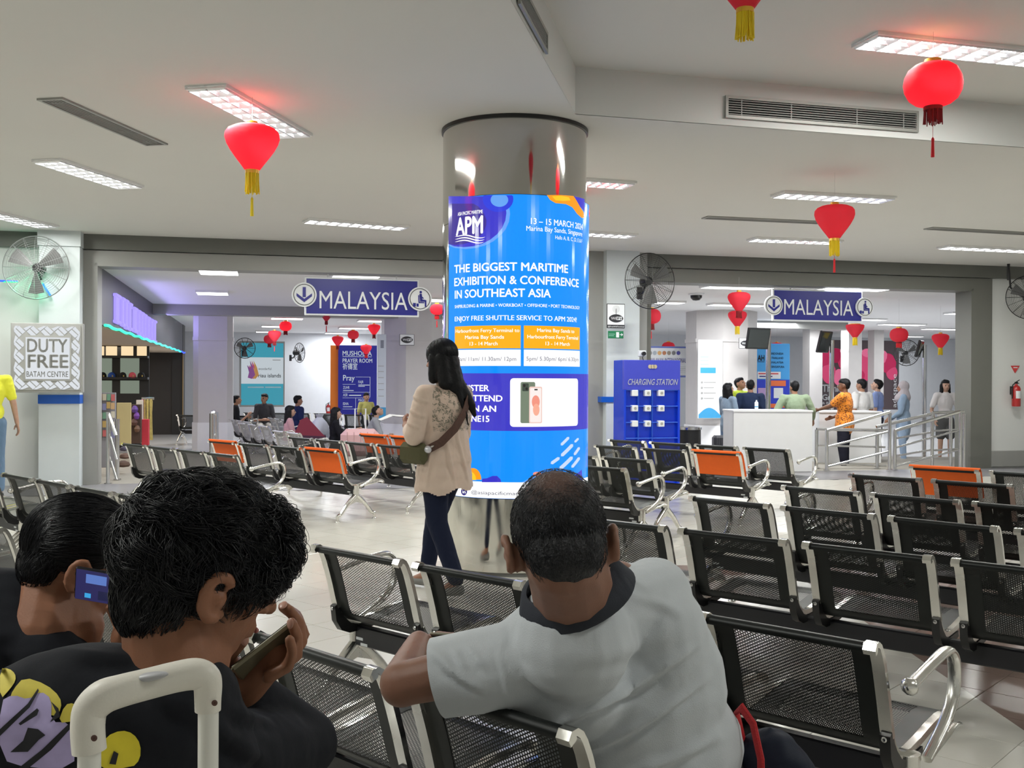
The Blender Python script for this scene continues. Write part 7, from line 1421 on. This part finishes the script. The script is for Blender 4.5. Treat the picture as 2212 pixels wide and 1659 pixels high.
# cut the hem open with a soft wavy edge
bm = bmesh.new(); bm.from_mesh(tun.data); kill = [v for v in bm.verts if v.co.z < .690 + .015 * math.sin(math.atan2(v.co.y, v.co.x) * 5) + .03 * (v.co.x > 0) * v.co.x / .2]; bmesh.ops.delete(bm, geom=kill, context='VERTS'); bm.to_mesh(tun.data); bm.free()
pn = MB(); ell(pn, T_((0, 0, .92)), V3((.165, .13, .13)), B)
for a_, ra, b_, rb in ((hipL, .105, knL, .072), (knL, .072, anL + V3((0, 0, .03)), .058), (hipR, .105, knR, .072), (knR, .072, anR + V3((0, 0, .06)), .055)): cap_(pn, T_(a_), ra, T_(b_), rb)
skin_over('trousers', pn, cloth('navy_jeans', (.010, .014, .035), .8), pm, root, .010, 5, disp=(.12, .01))
for a_, tz in ((anL, -.075), (anR, -.055)): m = MB(); cap_(m, T_(a_ + V3((0, -.035, -.045))) - root, .036, T_(a_ + V3((0, .13, tz))) - root, .032); m.build('shoe', cloth('grey_shoe', (.20, .20, .19)), pm)
hm = MB(); hl = lambda q: c + Rh @ V3(q); ell(hm, hl((0, -.024, .038)), V3((.093, .106, .100)), Rh); ell(hm, hl((0, .01, .07)), V3((.075, .085, .055)), Rh)
for q in (-1, 1): cap_(hm, hl((q * .066, .0, .02)), .038, hl((q * .072, .02, -.13)), .036); cap_(hm, hl((q * .05, -.05, .0)), .055, hl((q * .06, -.07, -.17)), .05)
cap_(hm, hl((0, -.06, .02)), .07, hl((.0, -.10, -.20)), .055); cap_(hm, hl((.03, -.10, -.16)), .045, hl((.07, -.16, -.33)), .032); cap_(hm, hl((.07, -.16, -.33)), .030, hl((.085, -.17, -.40)), .014); cap_(hm, hl((-.01, -.12, -.2)), .022, hl((.005, -.16, -.40)), .012); cap_(hm, hl((.005, -.16, -.40)), .011, hl((.01, -.165, -.47)), .005)
skin_over('hair', hm, M_HAIR, pm, root, .008, 3, disp=(.05, .008))
strands('hair_strands', 900, hl((0, -.02, .036)), Rh, V3((.097, .112, .104)), M_LOCK, pm, root, lambda d, r: d.z > -.3 and d.y < .8, lambda q: V3((q.x * .2, -.3, -1)), .16, 7, .0011, lift=.002, seed=31, jitter=.08)
eyes(pm, c, Rh, 1.0, root)
# what she carries
t = thing('shoulder_bag', 'olive shoulder bag on a broad brown strap carried by the walking woman', 'bag', root); lc = lambda q: B @ V3(q)
sp = [(.10, .0, 1.43), (.11, -.08, 1.395), (.08, -.135, 1.32), (.02, -.160, 1.22), (-.06, -.160, 1.12), (-.14, -.12, 1.03), (-.19, -.05, .98)]
m = MB(); vs = []
for i, q in enumerate(sp):
    d = (V3(sp[min(i + 1, 6)]) - V3(sp[max(i - 1, 0)])).normalized(); n_ = V3((q[0] * .6, q[1] if i > 0 else 0, .0 if i else 1)).normalized(); s_ = d.cross(n_).normalized()
    for a in (-1, 1):
        for o_ in (0, .005): vs.append(lc(V3(q) + s_ * .027 * a + n_ * (o_ + .012)))
m.add(vs, [f for i in range(6) for f in ((4 * i, 4 * i + 4, 4 * i + 6, 4 * i + 2), (4 * i + 1, 4 * i + 3, 4 * i + 7, 4 * i + 5), (4 * i, 4 * i + 1, 4 * i + 5, 4 * i + 4), (4 * i + 2, 4 * i + 6, 4 * i + 7, 4 * i + 3))]); m.build('strap', mat('brown_webbing', (.085, .04, .028), .7, vary=.4, vscale=60), t, smooth=60)
m = MB(); M_ = Matrix.Translation(lc((-.215, .06, .955))) @ Matrix.Rotation(math.radians(46), 4, 'Z'); m.box((0, 0, 0), (.07, .26, .14), M=M_, b=.03); m.build('bag_body', cloth('olive_canvas', (.10, .095, .05)), t); m = MB(); sph(m, lc((-.205, -.07, .985)), .026, n=14); m.build('glass_charm', mat('charm', (.7, .7, .75), .1, .6), t); m = MB(); m.tube([lc((-.17, -.09, 1.01)), lc((-.20, -.07, .995))], .006, 6); m.build('buckle', M_CHROME, t)
hp = T_(wL) + B @ V3((.05, .12, .05)); t = thing('paper_sheet', 'folded white papers held out in front of the walking woman', 'paper', hp, .4); m = MB(); m.add([(-.07, -.05, .01), (.05, -.06, .0), (.06, .05, .01), (-.06, .06, .02), (-.15, -.04, -.02), (-.14, .06, -.015)], [(0, 1, 2, 3), (4, 0, 3, 5)]); m.add([(-.07, -.05, .007), (.05, -.06, -.003), (.06, .05, .007), (-.06, .06, .017)], [(3, 2, 1, 0)]); m.build('sheet', mat('office_paper', (.75, .75, .76), .7), t, smooth=0)
# ---- white luggage handle right in front of the camera
M_IV = mat('ivory_plastic', (.72, .69, .62), .42, bump=.06, bscale=260, vary=.03)
yH = 1.20; P_ = lambda x, y: W(x, y, yH); t = thing('luggage_handle', 'white telescopic luggage handle in front of the printed T-shirt', 'suitcase', V3((-.44, yH, 0)), 0); r0 = V3((-.44, yH, 0))
gl, gr = W(195, 1530, 1.155), W(450, 1500, 1.22)
pts = [W(193, 1622, 1.155), W(190, 1590, 1.155), W(190, 1560, 1.155), W(196, 1532, 1.157), W(222, 1506, 1.16), W(262, 1492, 1.17), W(320, 1477, 1.19), W(380, 1462, 1.205), W(420, 1456, 1.215), W(443, 1463, 1.22), W(449, 1482, 1.222), W(449, 1510, 1.222), W(449, 1535, 1.222)]
rr_ = [.0185, .0185, .0185, .0190, .0195, .0185, .0180, .0180, .0185, .0175, .0165, .0155, .0150]; sm = cr([(*(p - r0), r) for p, r in zip(pts, rr_)], 5)
m = MB(); m.tube([V3(q[:3]) for q in sm], [q[3] for q in sm], 20); m.build('grip', M_IV, t, smooth=80)
for px, py, Y_, r_ in ((193, 1600, 1.155, .0125), (450, 1530, 1.222, .0120)): p = W(px, py, Y_) - r0; m = MB(); m.tube([(p.x, p.y, p.z), (p.x, p.y, .58)], r_, 16); m.build('tube', mat('ivory_tube', (.74, .73, .68), .35, vary=.02), t)
p = W(322, 1462, 1.178) - r0; m = MB(); ell(m, p, V3((.0225, .009, .0050)), Matrix.Rotation(-.16, 3, 'Y')); m.build('release_button', mat('button_grey', (.42, .42, .44), .4), t)
for x, y, Y_ in ((204, 1594, 1.136), (464, 1518, 1.208)): p = W(x, y, Y_) - r0; m = MB(); m.lathe([(0, 0), (.0034, 0), (.0036, .0012), (.0014, .0014), (0, .0004)], 12, M=Matrix.Translation(p) @ Matrix.Rotation(PI / 2, 4, 'X'), cap=False); m.build('screw', mat('screw_brown', (.10, .05, .04), .4, .5), t)
m = MB(); m.box((.02, -.12, .31), (.36, .24, .54), b=.04); m.build('shell', M_IV, t)
for x in (-.13, .17): m = MB(); m.tube([(x - .012, -.12, .028), (x + .012, -.12, .028)], .028, 14); m.build('wheel', M_BLACK, t)
# ---- backpack with a red strap on the seat beside the man in the polo
bp_ = V3((.63, 2.50, .005)); t = thing('backpack', 'dark blue backpack with a red strap beside the man in the grey polo', 'backpack', bp_, -.7); m = MB(); ell(m, V3((0, 0, .30)), V3((.16, .12, .29))); ell(m, V3((.02, .02, .18)), V3((.17, .14, .18))); ell(m, V3((-.0, 0, .42)), V3((.13, .10, .14)))
rt = V3((0, 0, 0)); skin_over('bag_body', m, cloth('navy_nylon', (.012, .016, .03), .6), t, rt, .010, 4, disp=(.08, .02))
m = MB(); m.tube([(-.06, -.02, .54), (-.06, -.06, .63), (-.03, -.09, .655), (.01, -.11, .63), (.04, -.13, .56), (.05, -.145, .46)], [.012] * 6, 8, flat=.5); m.build('red_strap', mat('strap_red', (.50, .015, .02), .6, bump=.3, bscale=300), t)
m = MB(); m.tube([(-.13, .0, .54), (-.11, -.04, .60), (-.07, -.07, .57), (-.03, -.10, .50), (-.01, -.12, .42)], .017, 8, flat=.6); m.build('black_strap', cloth('strap_black', (.01, .01, .012)), t)
m = MB(); m.tube([(-.10, -.12, .32), (.0, -.145, .36), (.10, -.14, .35)], .004, 6); m.build('zip', M_CHROME, t)
